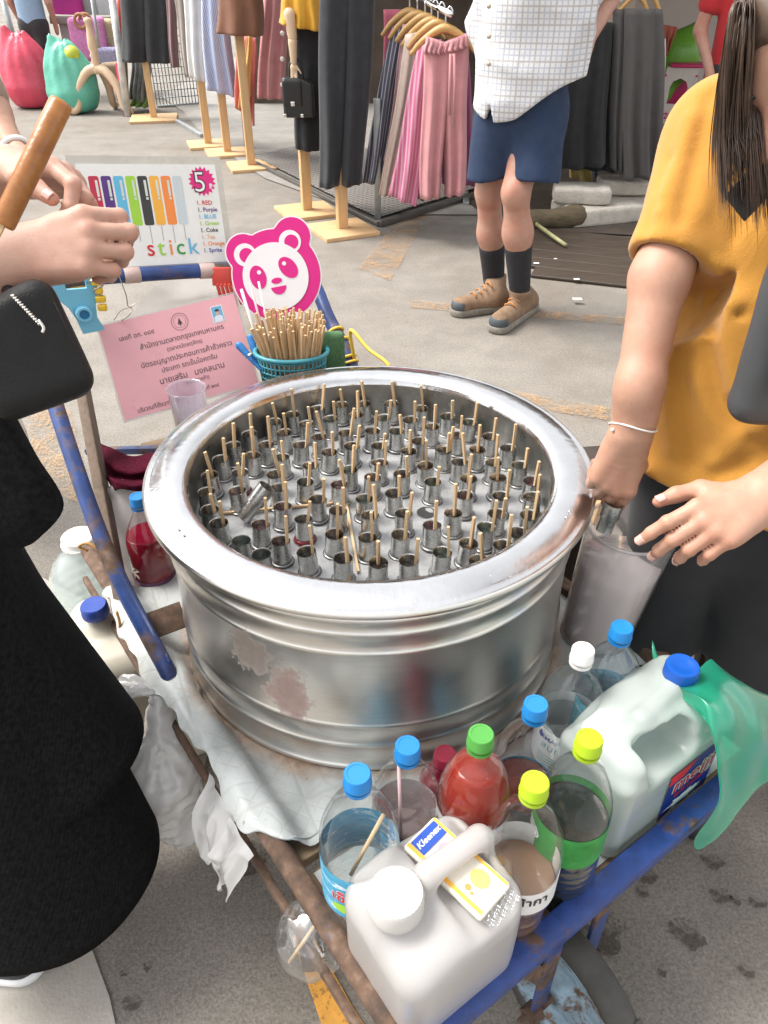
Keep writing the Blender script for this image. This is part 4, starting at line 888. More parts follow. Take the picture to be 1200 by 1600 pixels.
# green bag draped from the milk jug's cap
ctl = [[(1018, 1000, 1.20), (1040, 1040, 1.17), (1085, 1048, 1.15), (1112, 1030, 1.17), (1122, 1062, 1.17)],
       [(1024, 1040, 1.17), (1060, 1072, 1.11), (1108, 1078, 1.09), (1150, 1070, 1.12), (1200, 1085, 1.16)],
       [(1050, 1078, 1.13), (1098, 1095, 1.065), (1135, 1120, 1.06), (1180, 1120, 1.10), (1222, 1110, 1.15)],
       [(1090, 1110, 1.07), (1118, 1150, 1.05), (1140, 1190, 1.07), (1185, 1190, 1.10), (1225, 1180, 1.14)],
       [(1108, 1130, 1.06), (1124, 1195, 1.06), (1142, 1240, 1.09), (1172, 1235, 1.11), (1212, 1215, 1.13)],
       [(1118, 1160, 1.06), (1128, 1230, 1.07), (1118, 1290, 1.11), (1135, 1292, 1.13), (1196, 1200, 1.13)],
       [(1120, 1180, 1.06), (1122, 1250, 1.08), (1082, 1312, 1.12), (1104, 1318, 1.13), (1190, 1205, 1.13)]]
G = np.array([[ad(*q) for q in r] for r in ctl])
def resamp(G, n, m):
    A = np.array([spline(G[:, j], n) for j in range(G.shape[1])]).transpose(1, 0, 2); return np.array([spline(A[i], m) for i in range(A.shape[0])])
G = resamp(G, 9, 9); q = G.reshape(-1, 3); wv = waves(q, 31, 48, 8)*0.007+waves(q, 32, 110, 6)*0.003; G = G+(wv[:, None]*V3(0.4, -0.6, 0.6)).reshape(G.shape)
tag(mesh('green_bag', sheet(lambda a, b: G, G.shape[0], G.shape[1]), GBAG), 'thin sea-green plastic bag draped over the milk jug', 'plastic bag')

# ================================================================== LEFT SIDE: jugs on the ground, towel, cup
def jerry(p): 
    d = rbox(p, (0, 0, 0.185), (0.15, 0.13, 0.185), 0.05); d = smin(d, rc(p, (-0.085, 0, 0.34), (-0.085, 0, 0.375), 0.05, 0.03), 0.03); return d-0.002*waves(p, 5, 25)
gp = az(146, 945, 0.43); gp[2] = 0
t = thing('plastic_jug', 'big cream jerrycan with blue cap beside the cart', 'jug', gp)
v, f = sdf_mesh(jerry, (-0.17, -0.15, -0.01), (0.17, 0.15, 0.43), 0.008, 2); mesh('jug_body', ((v+V3(0.085, 0.0, 0))@rotz(0.4).T+gp, f), HDPE_C, t)
mesh('cap', knurl(caps(lathe([(0.027, 0), (0.0275, 0.004), (0.0265, 0.024), (0.024, 0.027), (0.0001, 0.026)], 60, gp+V3(0, 0, 0.405)), 60, True, False), 30, 0.02, gp), plastic('dull_blue', (0.03, 0.07, 0.33)), t, auto=40)
gp2 = az(121, 835, 0.40); gp2[2] = 0
t = thing('water_bottle', 'large clear ribbed water bottle with white cap behind the cart rail', 'bottle', gp2)
pr = [(0.0001, 0.004), (0.08, 0.0), (0.095, 0.01)]+[(0.098-0.004*(0.5+0.5*math.cos(z*2*PI/0.03)), z) for z in np.linspace(0.02, 0.27, 60)]+[(0.09, 0.29), (0.075, 0.32), (0.05, 0.35), (0.038, 0.36), (0.036, 0.385)]
mesh('bottle_body', lathe(pr, 56, gp2), clearm('pale_aqua_plastic', (0.86, 0.93, 0.93), 0.05, (0.7, 0.78, 0.77), 0.35, 0.06), t)
mesh('cap', caps(lathe([(0.042, 0.0), (0.043, 0.006), (0.039, 0.007), (0.039, 0.022), (0.036, 0.025), (0.0001, 0.025)], 48, gp2+V3(0, 0, 0.372)), 48, True, False), CAPW, t, auto=40)
# white handled jug in the rear tray
c = ct(0.115, 1.105, 0.335); c = V3(*c)
def jugC(p):
    d = rc(p, (0, 0, 0.05), (0, 0, 0.17), 0.056, 0.056); d = smin(d, rc(p, (0, 0, 0.17), (0.0, 0, 0.255), 0.05, 0.02), 0.04); d = smin(d, smin(rc(p, (-0.045, -0.01, 0.17), (-0.05, -0.01, 0.24), 0.012, 0.012), rc(p, (-0.05, -0.01, 0.24), (-0.008, 0, 0.262), 0.012, 0.012), 0.012), 0.012); return smax(d, -p[:, 2], 0.004)
c2 = V3(-0.545, 1.33, 0.335)
t = thing('plastic_jug', 'milky white jug behind the crimson bottle under the towel', 'jug', c2); v, f = sdf_mesh(jugC, (-0.08, -0.08, -0.01), (0.08, 0.08, 0.3), 0.005, 2); mesh('jug_body', (v+c2, f), HDPE, t)
cbeam('tray_board', c2+V3(-0.02, -0.06, -0.011), c2+V3(0.10, 0.04, -0.011), 0.16, 0.018, PLY)
# maroon towel draped on the rear
TOWEL = M_('maroon_towelling', (0.085, 0.007, 0.022), 1.0, 0, 0.45, 120, 1.0, 380, 0.006, **{'Specular IOR Level': 0.1})
ctl = [[(150, 690, 1.72), (175, 700, 1.70), (205, 712, 1.68), (240, 705, 1.66)], [(148, 712, 1.68), (172, 724, 1.62), (205, 738, 1.60), (240, 730, 1.60)], [(156, 728, 1.66), (178, 744, 1.63), (208, 748, 1.62), (240, 744, 1.62)],
       [(165, 745, 1.62), (182, 752, 1.57), (210, 758, 1.56), (240, 752, 1.57)], [(178, 768, 1.60), (188, 764, 1.57), (214, 768, 1.57), (240, 766, 1.58)]]
G = resamp(np.array([[ad(*q) for q in r] for r in ctl]), 8, 10); q = G.reshape(-1, 3); G = G+(waves(q, 41, 45)[:, None]*V3(0.2, -0.6, 0.7)*0.006).reshape(G.shape)
tag(mesh('towel', sheet(lambda a, b: G, G.shape[0], G.shape[1], 0.006), TOWEL), 'folded maroon towel draped behind the left of the drum', 'towel')
cbeam('rear_rod', ad(135, 705, 1.75), ad(262, 702, 1.70), 0.016, 0.016, BLUE_WORN)
# clear measuring cup standing behind the drum
c3 = V3(-0.415, 1.455, 0.60); t = thing('plastic_cup', 'tall milky clear plastic cup behind the drum rim, in front of the pink permit', 'cup', c3)
mesh('cup_wall', caps(lathe([(0.032, 0), (0.040, 0.16), (0.0425, 0.163), (0.0405, 0.1635), (0.0385, 0.158), (0.0305, 0.003)], 40, c3), 40, True, True), clearm('milky_cup', (0.9, 0.88, 0.93), 0.04, (0.75, 0.72, 0.78), 0.3, 0.1), t)
cbeam('rear_shelf', V3(-0.53, 1.455, 0.592), V3(-0.13, 1.66, 0.592), 0.11, 0.014, PLY)

# ================================================================== STICK BASKET
bc = V3(-0.200, 1.545, 0.735); bk = thing('stick_basket', 'small teal plastic basket holding bamboo sticks behind the drum', 'basket', bc)
TEAL = plastic('teal', (0.05, 0.27, 0.33), 0.4)
def bring(r, z, n=48): a = np.linspace(0, 2*PI, n, endpoint=False); return np.stack([bc[0]+r*np.cos(a), bc[1]+r*0.72*np.sin(a), bc[2]+z+0*a], 1)
mesh('basket_floor', loft([bring(0.066, 0.0), bring(0.03, 0.0005)], cap1=True), TEAL, bk)
for k in range(5): mesh('basket_ring', tube(bring(0.067+0.002*k, 0.004+0.0145*k), 0.0024, 6, closed=True), TEAL, bk)
for k in range(44):
    a = k*2*PI/44; mesh('basket_rib', tube([bc+V3(0.067*math.cos(a), 0.048*math.sin(a), 0), bc+V3(0.076*math.cos(a), 0.0547*math.sin(a), 0.07)], 0.002, 5), TEAL, bk)
mesh('basket_rim', tube(bring(0.0785, 0.070), 0.0048, 10, closed=True), TEAL, bk)
for k in range(120):
    a = rng.uniform(0, 2*PI); r = math.sqrt(rng.uniform(0, 1)); p0 = bc+V3(0.052*r*math.cos(a), 0.036*r*math.sin(a), 0.004); r2 = r*1.25
    p1 = bc+V3(0.07*r2*math.cos(a)+rng.normal(0, 0.006), 0.05*r2*math.sin(a)+rng.normal(0, 0.006), 0.135+rng.uniform(-0.012, 0.016)+(0.012 if r < .6 else 0))
    tag(mesh('bamboo_stick', beam(p0, p1, 0.0042, 0.0042, (rng.normal(), 1, 0), 0.0), BAMBOO, smooth=False), 'bamboo stick standing bunched in the teal basket', 'bamboo stick', 'bamboo sticks bunched in the basket')
for i, (u, v, m_, lab) in enumerate(((383, 452, STRAWW, 'thick white straw leaning left of the bamboo sticks'), (397, 442, STRAWP, 'pink striped straw standing left in the teal basket'), (410, 440, plastic('straw_clear', (0.72, 0.66, 0.66)), 'pale straw nearest the panda sign in the teal basket'))):
    tag(mesh('drinking_straw', tube([bc+V3(-0.055+0.012*i, 0.0, 0.01), ay(u-6, v, 1.56)], 0.0032 if i == 0 else 0.0024, 8), m_), lab, 'straw')
# blue clothes peg on the basket edge, green scouring pad, cord round the pipe
PEG = plastic('peg_blue', (0.02, 0.16, 0.42))
pg = thing('clothes_peg', 'blue plastic clothes peg clipped on the teal basket edge', 'clothes peg', bc+V3(-0.085, -0.02, 0.03))
for u0, v0, u1, v1, dd in ((374, 540, 408, 578, 0.0), (392, 528, 404, 575, 0.012)):
    mesh('peg_jaw', sdf_mesh(lambda p, a=ad(u0, v0, 1.655+dd), b=ad(u1, v1, 1.655+dd): rc(p, a, b, 0.010, 0.005, (0, 1, 0), 0.6), ad(380, 560, 1.66)-0.09, ad(380, 560, 1.66)+0.09, 0.004), PEG, pg)
mesh('spring', tube([ad(388, 556, 1.64), ad(400, 549, 1.66)], 0.003, 8), M_('wire', (0.55, 0.55, 0.55), 0.3, 1.0), pg)
sp_ = ad(517, 552, 1.70); Rp = rotz(0.3)
tag(mesh('scouring_pad', xf(sdf_mesh(lambda p: rbox(p, (0, 0, 0), (0.032, 0.014, 0.05), 0.013)-0.002*waves(p, 3, 90), (-0.05, -0.03, -0.07), (0.05, 0.03, 0.07), 0.004), Rp, sp_), M_('green_pad', (0.10, 0.22, 0.10), 0.95, 0, 0.3, 120, 1.0, 700, 0.003)), 'green scouring pad tucked between basket and blue pipe', 'scouring pad')
YEL = plastic('yellow_cord', (0.75, 0.5, 0.06), 0.5)
cord = thing('yellow_rope', 'yellow plastic rope wound round the right handle pipe', 'rope', V3(-0.1, 1.66, 0.72))
def on_handle(s): return hL[int(s)]
for i, s in enumerate((83, 85, 88, 89)):
    P = hL[s]; d = unit(hL[s+1]-hL[s-1]); Mx = frame(d); a = np.linspace(0, 2*PI, 20, endpoint=False)
    mesh('rope_loop', tube([P+Mx@V3(0.018*math.cos(x), 0.018*math.sin(x), 0.004*math.sin(x)) for x in a], 0.0034, 6, closed=True), YEL, cord)
P = hL[88]; mesh('rope_tail', tube(spline([P+V3(0.015, -0.015, 0.0), ad(548, 516, 1.70), ad(575, 545, 1.68), ad(603, 566, 1.66), ad(612, 585, 1.66)], 6), 0.0042, 8), YEL, cord)
# ================================================================== SIGNS on the handle
def quad(TL, TR, BR, BL):
    TL, TR, BR, BL = map(np.asarray, (TL, TR, BR, BL)); n = unit(np.cross(TR-TL, BL-TL)); n = n if np.dot(n, V3(0, 0, CAMH)-TL) > 0 else -n
    ex = 0.5*(BR-BL+TR-TL); ey = 0.5*(TL-BL+TR-BR); o0 = 0.25*(TL+TR+BR+BL)-0.5*ex-0.5*ey; n = unit(np.cross(ex, ey))
    def P(s, t, off=0.0):  # s 0..1 left-right, t 0..1 bottom-top
        s = np.asarray(s)[..., None]; t = np.asarray(t)[..., None]; return o0+s*ex+t*ey+n*off
    return P
def onq(P, vf, w, h, off): v = np.asarray(vf[0]); return (P(v[:, 0]/w, v[:, 1]/h, off), vf[1])
def rect(x0, y0, x1, y1): return poly([(x0, y0), (x1, y0), (x1, y1), (x0, y1)], np.eye(3), (0, 0, 0))
def board(P, w, h, th, mat, name, parent, x0=0, y0=0, x1=None, y1=None, off=0.0):
    x1 = w if x1 is None else x1; y1 = h if y1 is None else y1
    f = onq(P, rect(x0, y0, x1, y1), w, h, off); b = onq(P, rect(x0, y0, x1, y1), w, h, off-th); n = len(f[0])
    v = np.concatenate([f[0], b[0]]); o = P(np.array([x0, x1, x1, x0])/w, np.array([y0, y0, y1, y1])/h, off); bk = P(np.array([x0, x1, x1, x0])/w, np.array([y0, y0, y1, y1])/h, off-th)
    v = np.concatenate([o, bk]); fs = [(0, 1, 2, 3), (7, 6, 5, 4), (0, 4, 5, 1), (1, 5, 6, 2), (2, 6, 7, 3), (3, 7, 4, 0)]
    return mesh(name, (v, fs), mat, parent, False)
W_, H_ = 0.32, 0.235
PS = quad(ay(101, 240, 1.66), ay(342, 247, 1.83), ay(369, 418, 1.745), ay(138, 434, 1.60))
sg = thing('price_board', 'laminated white price board with coloured ice sticks standing on the handle', 'sign', PS(0.5, 0.0))
board(PS, W_, H_, 0.002, M_('laminate_edge', (0.55, 0.52, 0.46), 0.3, 0, 0.1, 20), 'laminate', sg)
paper = board(PS, W_, H_, 0.0008, M_('white_paper', (0.78, 0.78, 0.75), 0.28, 0, 0.04, 8), 'paper', sg, 0.016, 0.016, W_-0.014, H_-0.016, 0.0012)
def sp(vf, off, mat, name='print', par=None): return mesh(name, onq(PS, vf, W_, H_, off), mat, par or paper, False)
def rrect(x0, y0, x1, y1, r=0.004, sk=0.0):
    pts = []
    for cx, cy, a0 in ((x1-r, y1-r, 0), (x0+r, y1-r, PI/2), (x0+r, y0+r, PI), (x1-r, y0+r, 3*PI/2)):
        for a in np.linspace(a0, a0+PI/2, 4): pts.append((cx+r*math.cos(a), cy+r*math.sin(a)))
    return poly([(x-sk*(y-y0), y) for x, y in pts], np.eye(3), (0, 0, 0))
for i, cname in enumerate(('crimson', 'purple', 'sky', 'lime', 'charcoal', 'amber', 'orange', 'pale')):
    x0 = 0.036+0.0245*i; sp(rrect(x0, 0.098, x0+0.0205, 0.196), 0.0016, INK[cname]); sp(rrect(x0+0.012, 0.156, x0+0.017, 0.188, 0.001), 0.0020, M_('pale_gleam', (0.62, 0.66, 0.6), 0.4)); sp(rrect(x0+0.012, 0.149, x0+0.017, 0.154, 0.001), 0.0020, M_('pale_gleam', (0.62, 0.66, 0.6), 0.4))
    sp(rect(x0+0.009, 0.066 if i % 2 else 0.06, x0+0.0104, 0.098), 0.0016, INK['grey'])
xx = 0.128
for ch, cn in zip('stick', ('red', 'lime', 'orange', 'green', 'sky')):
    v = text(ch, 0.048, bold=0.004); w = v[0][:, 0].max()
    sp(xf(v, np.eye(3), (xx, 0.036, 0)), 0.0024, INK[cn], 'lettering'); xx += w+0.0075
star = []
for i in range(36): r = 0.0305 if i % 2 else 0.024; star.append((0.272+r*math.cos(i*PI/18), 0.185+r*math.sin(i*PI/18)))
st_ = sp(poly(star, np.eye(3), (0, 0, 0)), 0.0018, INK['pink'], 'price_star')
for bd, off, mt in ((0.035, 0.0022, INK['black']), (-0.004, 0.0026, INK['white'])): sp(xf(text('5', 0.058, 'CENTER', bold=bd), np.eye(3), (0.266, 0.164, 0)), off, mt, 'lettering', st_)
sp(xf(text('฿', 0.014, 'CENTER', bold=0.03), np.eye(3), (0.290, 0.170, 0)), 0.0024, INK['white'], 'lettering', st_)
for i, (s, cn) in enumerate((('1. RED', 'red'), ('1. Purple', 'purple'), ('1. BLUE', 'sky'), ('1. Green', 'lime'), ('1. Coke', 'black'), ('1. Tea', 'tan'), ('1. Orange', 'orange'), ('1. Sprite', 'navy'))):
    sp(xf(text(s, 0.0125, bold=0.012), np.eye(3), (0.252, 0.137-i*0.0142, 0)), 0.0022, INK[cn], 'lettering')
# pink permit hung with wire under the handle
PW, PH = 0.30, 0.20
PP = quad((-0.608, 1.55, 0.858), (-0.337, 1.68, 0.882), (-0.286, 1.58, 0.711), (-0.557, 1.45, 0.687))
pm = thing('permit_card', 'pink laminated permit with Thai print hanging below the handle', 'permit', PP(0.5, 0.0))
board(PP, PW, PH, 0.0012, clearm('laminate_film', (0.93, 0.92, 0.92), 0.05, (0.75, 0.72, 0.72), 0.35), 'laminate', pm, -0.004, -0.005, PW+0.005, PH+0.004)
pk_ = board(PP, PW, PH, 0.0007, M_('pink_paper', (0.62, 0.315, 0.345), 0.34, 0, 0.08, 5), 'pink_paper', pm, 0, 0, PW, PH, 0.0010)
def pp(vf, off, mat, name='lettering', par=None): return mesh(name, onq(PP, vf, PW, PH, off), mat, par or pk_, False)
PINK_INK = M_('permit_ink', (0.10, 0.06, 0.07), 0.5)
for s, size, x, y, al in (('เลขที่ อก. ๐๘๔', 0.0135, 0.034, 0.160, 'LEFT'), ('สำนักงานตลาดกรุงเทพมหานคร', 0.0150, 0.165, 0.133, 'CENTER'), ('(ตลาดนัดจตุจักร)', 0.0115, 0.165, 0.116, 'CENTER'), ('บัตรอนุญาตประกอบการค้าชั่วคราว', 0.0150, 0.165, 0.095, 'CENTER'),
                          ('ประเภท รถเข็นไอศกรีม', 0.0140, 0.165, 0.076, 'CENTER'), ('นายเสริม   มงคลนาม', 0.0175, 0.165, 0.053, 'CENTER'), ('(ผู้ช่วยการค้า)', 0.0105, 0.170, 0.039, 'CENTER'), ('วันที่ ๒๓๔', 0.0105, 0.195, 0.017, 'CENTER'), ('บริเวณที่ตั้งวาง  โครงการ', 0.0125, 0.03, 0.008, 'LEFT')):
    pp(xf(text(s, size, al, bold=0.006), np.eye(3), (x, y, 0)), 0.0016, PINK_INK)
for r0, r1 in ((0.0185, 0.0175), (0.0135, 0.0130)): pp(poly(circ(r0, 36, 0.168, 0.170), np.eye(3), (0, 0, 0), holes=(circ(r1, 36, 0.168, 0.170),)), 0.0016, PINK_INK, 'seal')
for q in (leaf(0.168, 0.160, 0.018, 0.003, PI/2), leaf(0.163, 0.164, 0.010, 0.002, 0.9), leaf(0.173, 0.164, 0.010, 0.002, 2.2)): pp(poly(q, np.eye(3), (0, 0, 0)), 0.0016, PINK_INK, 'seal')
ph = pp(rect(0.240, 0.148, 0.266, 0.184), 0.0015, M_('photo_edge', (0.7, 0.7, 0.7), 0.4), 'portrait_photo'); pp(rect(0.2415, 0.150, 0.2645, 0.1825), 0.0018, M_('photo_blue', (0.12, 0.32, 0.5), 0.3), 'backdrop', ph)
pp(poly([(0.243, 0.150), (0.263, 0.150), (0.262, 0.160), (0.256, 0.164), (0.250, 0.164), (0.244, 0.160)], np.eye(3), (0, 0, 0)), 0.0020, M_('photo_shirt', (0.55, 0.57, 0.62), 0.4), 'portrait', ph); pp(poly(circ(0.0046, 14, 0.253, 0.1695, 0.006), np.eye(3), (0, 0, 0)), 0.0022, M_('photo_skin', (0.45, 0.3, 0.22), 0.4), 'portrait', ph)
pp(poly([(0.2484, 0.1715), (0.2576, 0.1715), (0.257, 0.1765), (0.249, 0.1765)], np.eye(3), (0, 0, 0)), 0.0024, INK['black'], 'portrait', ph)
WIRE = M_('steel_wire', (0.45, 0.42, 0.38), 0.35, 1.0)
w1 = PP(0.17, 1.0, 0.003); hb = ad(188, 440, 1.60)
mesh('hanging_wire', tube(spline([hb+V3(0, -0.01, 0.03), hb+V3(0.01, -0.012, -0.02), ad(200, 478, 1.62), ad(206, 482, 1.63), ad(202, 492, 1.63), w1], 6), 0.0012, 6), WIRE, pm)
mesh('hanging_wire', tube(spline([ad(178, 500, 1.64), ad(188, 486, 1.63), ad(202, 480, 1.62), ad(213, 474, 1.62)], 6), 0.0010, 6), WIRE, pm)
# clear bag behind the permit
ctl = [[(262, 432, 1.82), (285, 436, 1.82), (330, 432, 1.86)], [(240, 450, 1.84), (280, 460, 1.86), (345, 450, 1.92)], [(215, 478, 1.84), (260, 475, 1.86), (352, 468, 1.93)], [(205, 500, 1.84), (260, 500, 1.86), (350, 500, 1.93)]]
G = resamp(np.array([[ad(*q) for q in r] for r in ctl]), 7, 10); q = G.reshape(-1, 3); G = G+(waves(q, 51, 70)[:, None]*V3(0.2, -0.8, 0.3)*0.010).reshape(G.shape)
tag(mesh('clear_bag', sheet(lambda a, b: G, G.shape[0], G.shape[1]), bagmat('cloudy_film', (0.75, 0.74, 0.73), 0.4, (0.93, 0.93, 0.93))), 'cloudy plastic bag hanging behind the pink permit', 'plastic bag')
# panda sign
pd0 = ay(432, 428, 1.70); dpd = float(np.dot(pd0-V3(0, 0, CAMH), V3(0, _c, -_s))); ppx = dpd/FPX
Xp = unit(V3(1, 0.25, 0)); tocam = unit(V3(0, 0, CAMH+0.1)-pd0); Xp = unit(Xp-tocam*np.dot(Xp, tocam)); Yp = np.cross(tocam, Xp); Rr = rotz(0)
roll = 0.10; Xq = Xp*math.cos(roll)+Yp*math.sin(roll); Yq = -Xp*math.sin(roll)+Yp*math.cos(roll); MP = basis(Xq, Yq, tocam)
pn = thing('panda_sign', 'round magenta sign with a white panda face on the handle', 'sign', pd0-Yq*0.1)
MAG = M_('magenta_board', (0.62, 0.005, 0.20), 0.5, 0, 0.05, 20); PWH = M_('sign_white', (0.75, 0.73, 0.74), 0.5, 0, 0.04, 20)
def hull(circles, grow=0):   # outline of a union of discs, as a star-shaped polygon about 0
    out = []
    for a in np.linspace(0, 2*PI, 120, endpoint=False):
        d = V3(math.cos(a), math.sin(a)); best = 0
        for cx, cy, r in circles:
            b = d[0]*cx+d[1]*cy; disc = b*b-(cx*cx+cy*cy-(r+grow)**2)
            if disc >= 0: best = max(best, b+math.sqrt(disc))
        out.append((d[0]*best, d[1]*best))
    return out
k = ppx
body = [(0, -2*k, 68*k), (-42*k, 40*k, 27*k), (36*k, 50*k, 28*k)]
def pz(pts, off, mat, name, th=0.0012, holes=(), par=None): return mesh(name, poly(pts, MP, pd0+tocam*off, th, holes), mat, par or pn, False)
pz(hull(body, 2*k), 0.0, PWH, 'sign_board', 0.004); pz(hull(body), 0.0008, MAG, 'magenta_face', 0.0008)
hd = pz(circ(51*k, 64, -2*k, -4*k), 0.0022, PWH, 'panda_head', 0.001)
for ex, ey, er, hr in ((-41*k, 36*k, 17*k, 11*k), (31*k, 43*k, 17*k, 11*k)): pz(circ(er, 32, ex, ey), 0.0016, PWH, 'panda_ear'); pz(circ(hr, 28, ex+2*k, ey-1*k), 0.0019, MAG, 'ear_inside', 0.0006)
for s, ex, ey, a in ((-1, -29*k, 0*k, 0), (1, 20*k, 6*k, 0)):
    pa = circ(12.5*k, 30, ex, ey, 18*k, 0.08 if s < 0 else 0.55)
    ey_ = pz(pa, 0.0030, MAG, 'eye_patch', 0.0008, par=hd); pz(circ(3.2*k, 14, ex+(3*k if s < 0 else -5*k), ey+7*k), 0.0034, PWH, 'eye', 0.0004, par=hd)
pz(circ(8.5*k, 20, -2*k, -10*k, 4.5*k), 0.0030, MAG, 'nose', 0.0008, par=hd)
pz([(-1*k+12*k*math.cos(t), -19*k+12*k*math.sin(t)) for t in np.linspace(PI, 2*PI, 14)], 0.0030, MAG, 'mouth', 0.0008, par=hd)
pz([(10*k+16*k*math.cos(t), -74*k+14*k*math.sin(t)) for t in np.linspace(0.1, PI-0.1, 16)], 0.0022, PWH, 'panda_body', 0.001)
# clips and tape on the handle
REDP = plastic('red', (0.6, 0.06, 0.045), 0.4); rcn = ad(352, 432, 1.72)
cl = thing('red_clip', 'red plastic clip between price board and panda sign', 'clip', rcn-V3(0, 0, 0.05))
mesh('clip_plate', beam(rcn+V3(-0.03, 0, 0.0), rcn+V3(0.03, 0.012, -0.004), 0.010, 0.04, (0, 0.2, 1), 0.003), REDP, cl)
for i in range(5): mesh('clip_tooth', beam(rcn+V3(-0.02+0.009*i, -0.004, -0.015), rcn+V3(-0.012+0.011*i, -0.006, -0.062-0.004*(i % 2)), 0.007, 0.007, (0, 1, 0), 0.0015), REDP, cl)
LB = plastic('light_blue', (0.18, 0.5, 0.68), 0.4); bh = ad(124, 472, 1.60); dh = unit(V3(0.155, 0.087, -0.015)); Mh = basis(dh, unit(np.cross(V3(0, 0, 1), dh)), V3(0, 0, 1))
bkt = thing('blue_bracket', 'light blue plastic bracket with a knob clamped on the handle left', 'bracket', bh-V3(0, 0, 0.06))
mesh('bracket_plate', poly([(-0.048, 0.052), (-0.022, 0.056), (-0.022, 0.034), (0.018, 0.034), (0.018, 0.056), (0.038, 0.058), (0.040, 0.024), (0.028, -0.002), (0.026, -0.03), (0.036, -0.058), (-0.010, -0.062), (-0.016, -0.03), (-0.026, -0.004), (-0.044, 0.018)], basis(dh, V3(0, 0, 1), -Mh[:, 1]), bh-Mh[:, 1]*0.02, 0.007), LB, bkt, False)
mesh('knob', xf(caps(lathe([(0.017, 0), (0.017, 0.01), (0.015, 0.014), (0.0105, 0.014), (0.010, 0.008), (0.0001, 0.008)], 12), 12, True, False), basis(dh, V3(0, 0, 1), -Mh[:, 1]), bh-Mh[:, 1]*0.021+V3(0, 0, -0.016)), LB, bkt, auto=40)
mesh('knob_bolt', xf(lathe([(0.0095, 0.0), (0.0095, 0.010), (0.0001, 0.010)], 10), basis(dh, V3(0, 0, 1), -Mh[:, 1]), bh-Mh[:, 1]*0.021+V3(0, 0, -0.016)), plastic('bolt_blue', (0.02, 0.17, 0.36)), bkt, auto=40)
yc = ad(159, 452, 1.60); yl = thing('yellow_clip', 'yellow plastic cable clip with wire hanging on the handle', 'clip', yc-V3(0, 0, 0.05))
for dz, w in ((0.022, 0.022), (0.004, 0.016), (-0.014, 0.02), (-0.032, 0.018)): mesh('clip_link', box(*(yc+V3(0, -0.018, dz)), w, 0.012, 0.014, 0.003), plastic('yellow', (0.75, 0.48, 0.03), 0.4), yl)
mesh('wire', tube(spline([yc+V3(-0.02, -0.02, 0.02), yc+V3(-0.005, -0.028, 0.028), yc+V3(0.012, -0.022, 0.016), yc+V3(-0.008, -0.024, 0.006), yc+V3(0.006, -0.02, -0.006)], 6), 0.0018, 6), WIRE, yl)
orr = ad(122, 434, 1.60); a_ = np.linspace(0, 2*PI, 24, endpoint=False)
tag(mesh('orange_ring', tube([orr+V3(0.028*math.cos(x), 0.016*math.cos(x)+0.008*math.sin(x), 0.014*math.sin(x)) for x in a_], 0.006, 8, closed=True), plastic('orange', (0.8, 0.3, 0.03), 0.4)), 'orange plastic ring on the handle under the hands', 'ring')
tpm = M_('pinkish_tape', (0.5, 0.37, 0.34), 0.5, 0, 0.15, 30)
for i, s in enumerate((46, 53)):
    P = hL[s]; d = unit(hL[s+1]-hL[s-1]); mesh('tape_wrap', lathe([(0.0164, -0.017), (0.0170, -0.016), (0.0170, 0.016), (0.0164, 0.017)], 24)[0:2] and xf(lathe([(0.0160, -0.017), (0.0170, -0.016), (0.0170, 0.016), (0.0160, 0.017)], 24), frame(d), P), tpm, cart)
# orange ties on the left pipe
for i, (u, v) in enumerate(((170, 872), (182, 955))):
    P = ad(u, v, 1.46); tie = [P+V3(-0.035, 0, 0.018), P+V3(-0.05, 0.0, 0.028), P+V3(-0.03, 0, 0.035), P+V3(0.0, -0.01, 0.01), P+V3(0.015, -0.01, -0.03), P+V3(0.005, -0.005, -0.05)]
    tag(mesh('cable_tie', tube(spline(tie if i == 0 else [P, P+V3(0.004, -0.008, -0.02), P+V3(0.0, -0.006, -0.04)], 6), 0.0028, 6), M_('orange_twine', (0.5, 0.26, 0.08), 0.6)), ['looped orange twine tied on the left cart pipe', 'short orange twine end tied near the blue-capped can'][i], 'twine')
# ================================================================== THE MARKET BEHIND
def fab(n, c, rough=0.9, var=0.12, bs=0.3): return M_('cloth_'+n, c, rough, 0, var, 9, bs, 500, 0.0006, **{'Sheen Weight': 0.15})
BLACKC = fab('black', (0.012, 0.012, 0.014)); CHAR = fab('charcoal', (0.028, 0.029, 0.032)); DNAVY = fab('midnight', (0.014, 0.015, 0.022))
NEWWOOD = m_wood('new_pine', (0.62, 0.40, 0.2), 0.9, 0.55, 0.22); NEWWOOD_B = m_wood('new_pine_board', (0.6, 0.385, 0.2), 0.5, 0.6, 0.22, 0)
HANGW = m_wood('hanger_wood', (0.5, 0.29, 0.1), 2.0, 0.35, 0.2, 0)
STEELP = M_('grey_steel_post', (0.38, 0.4, 0.4), 0.4, 0.7, 0.2, 20)
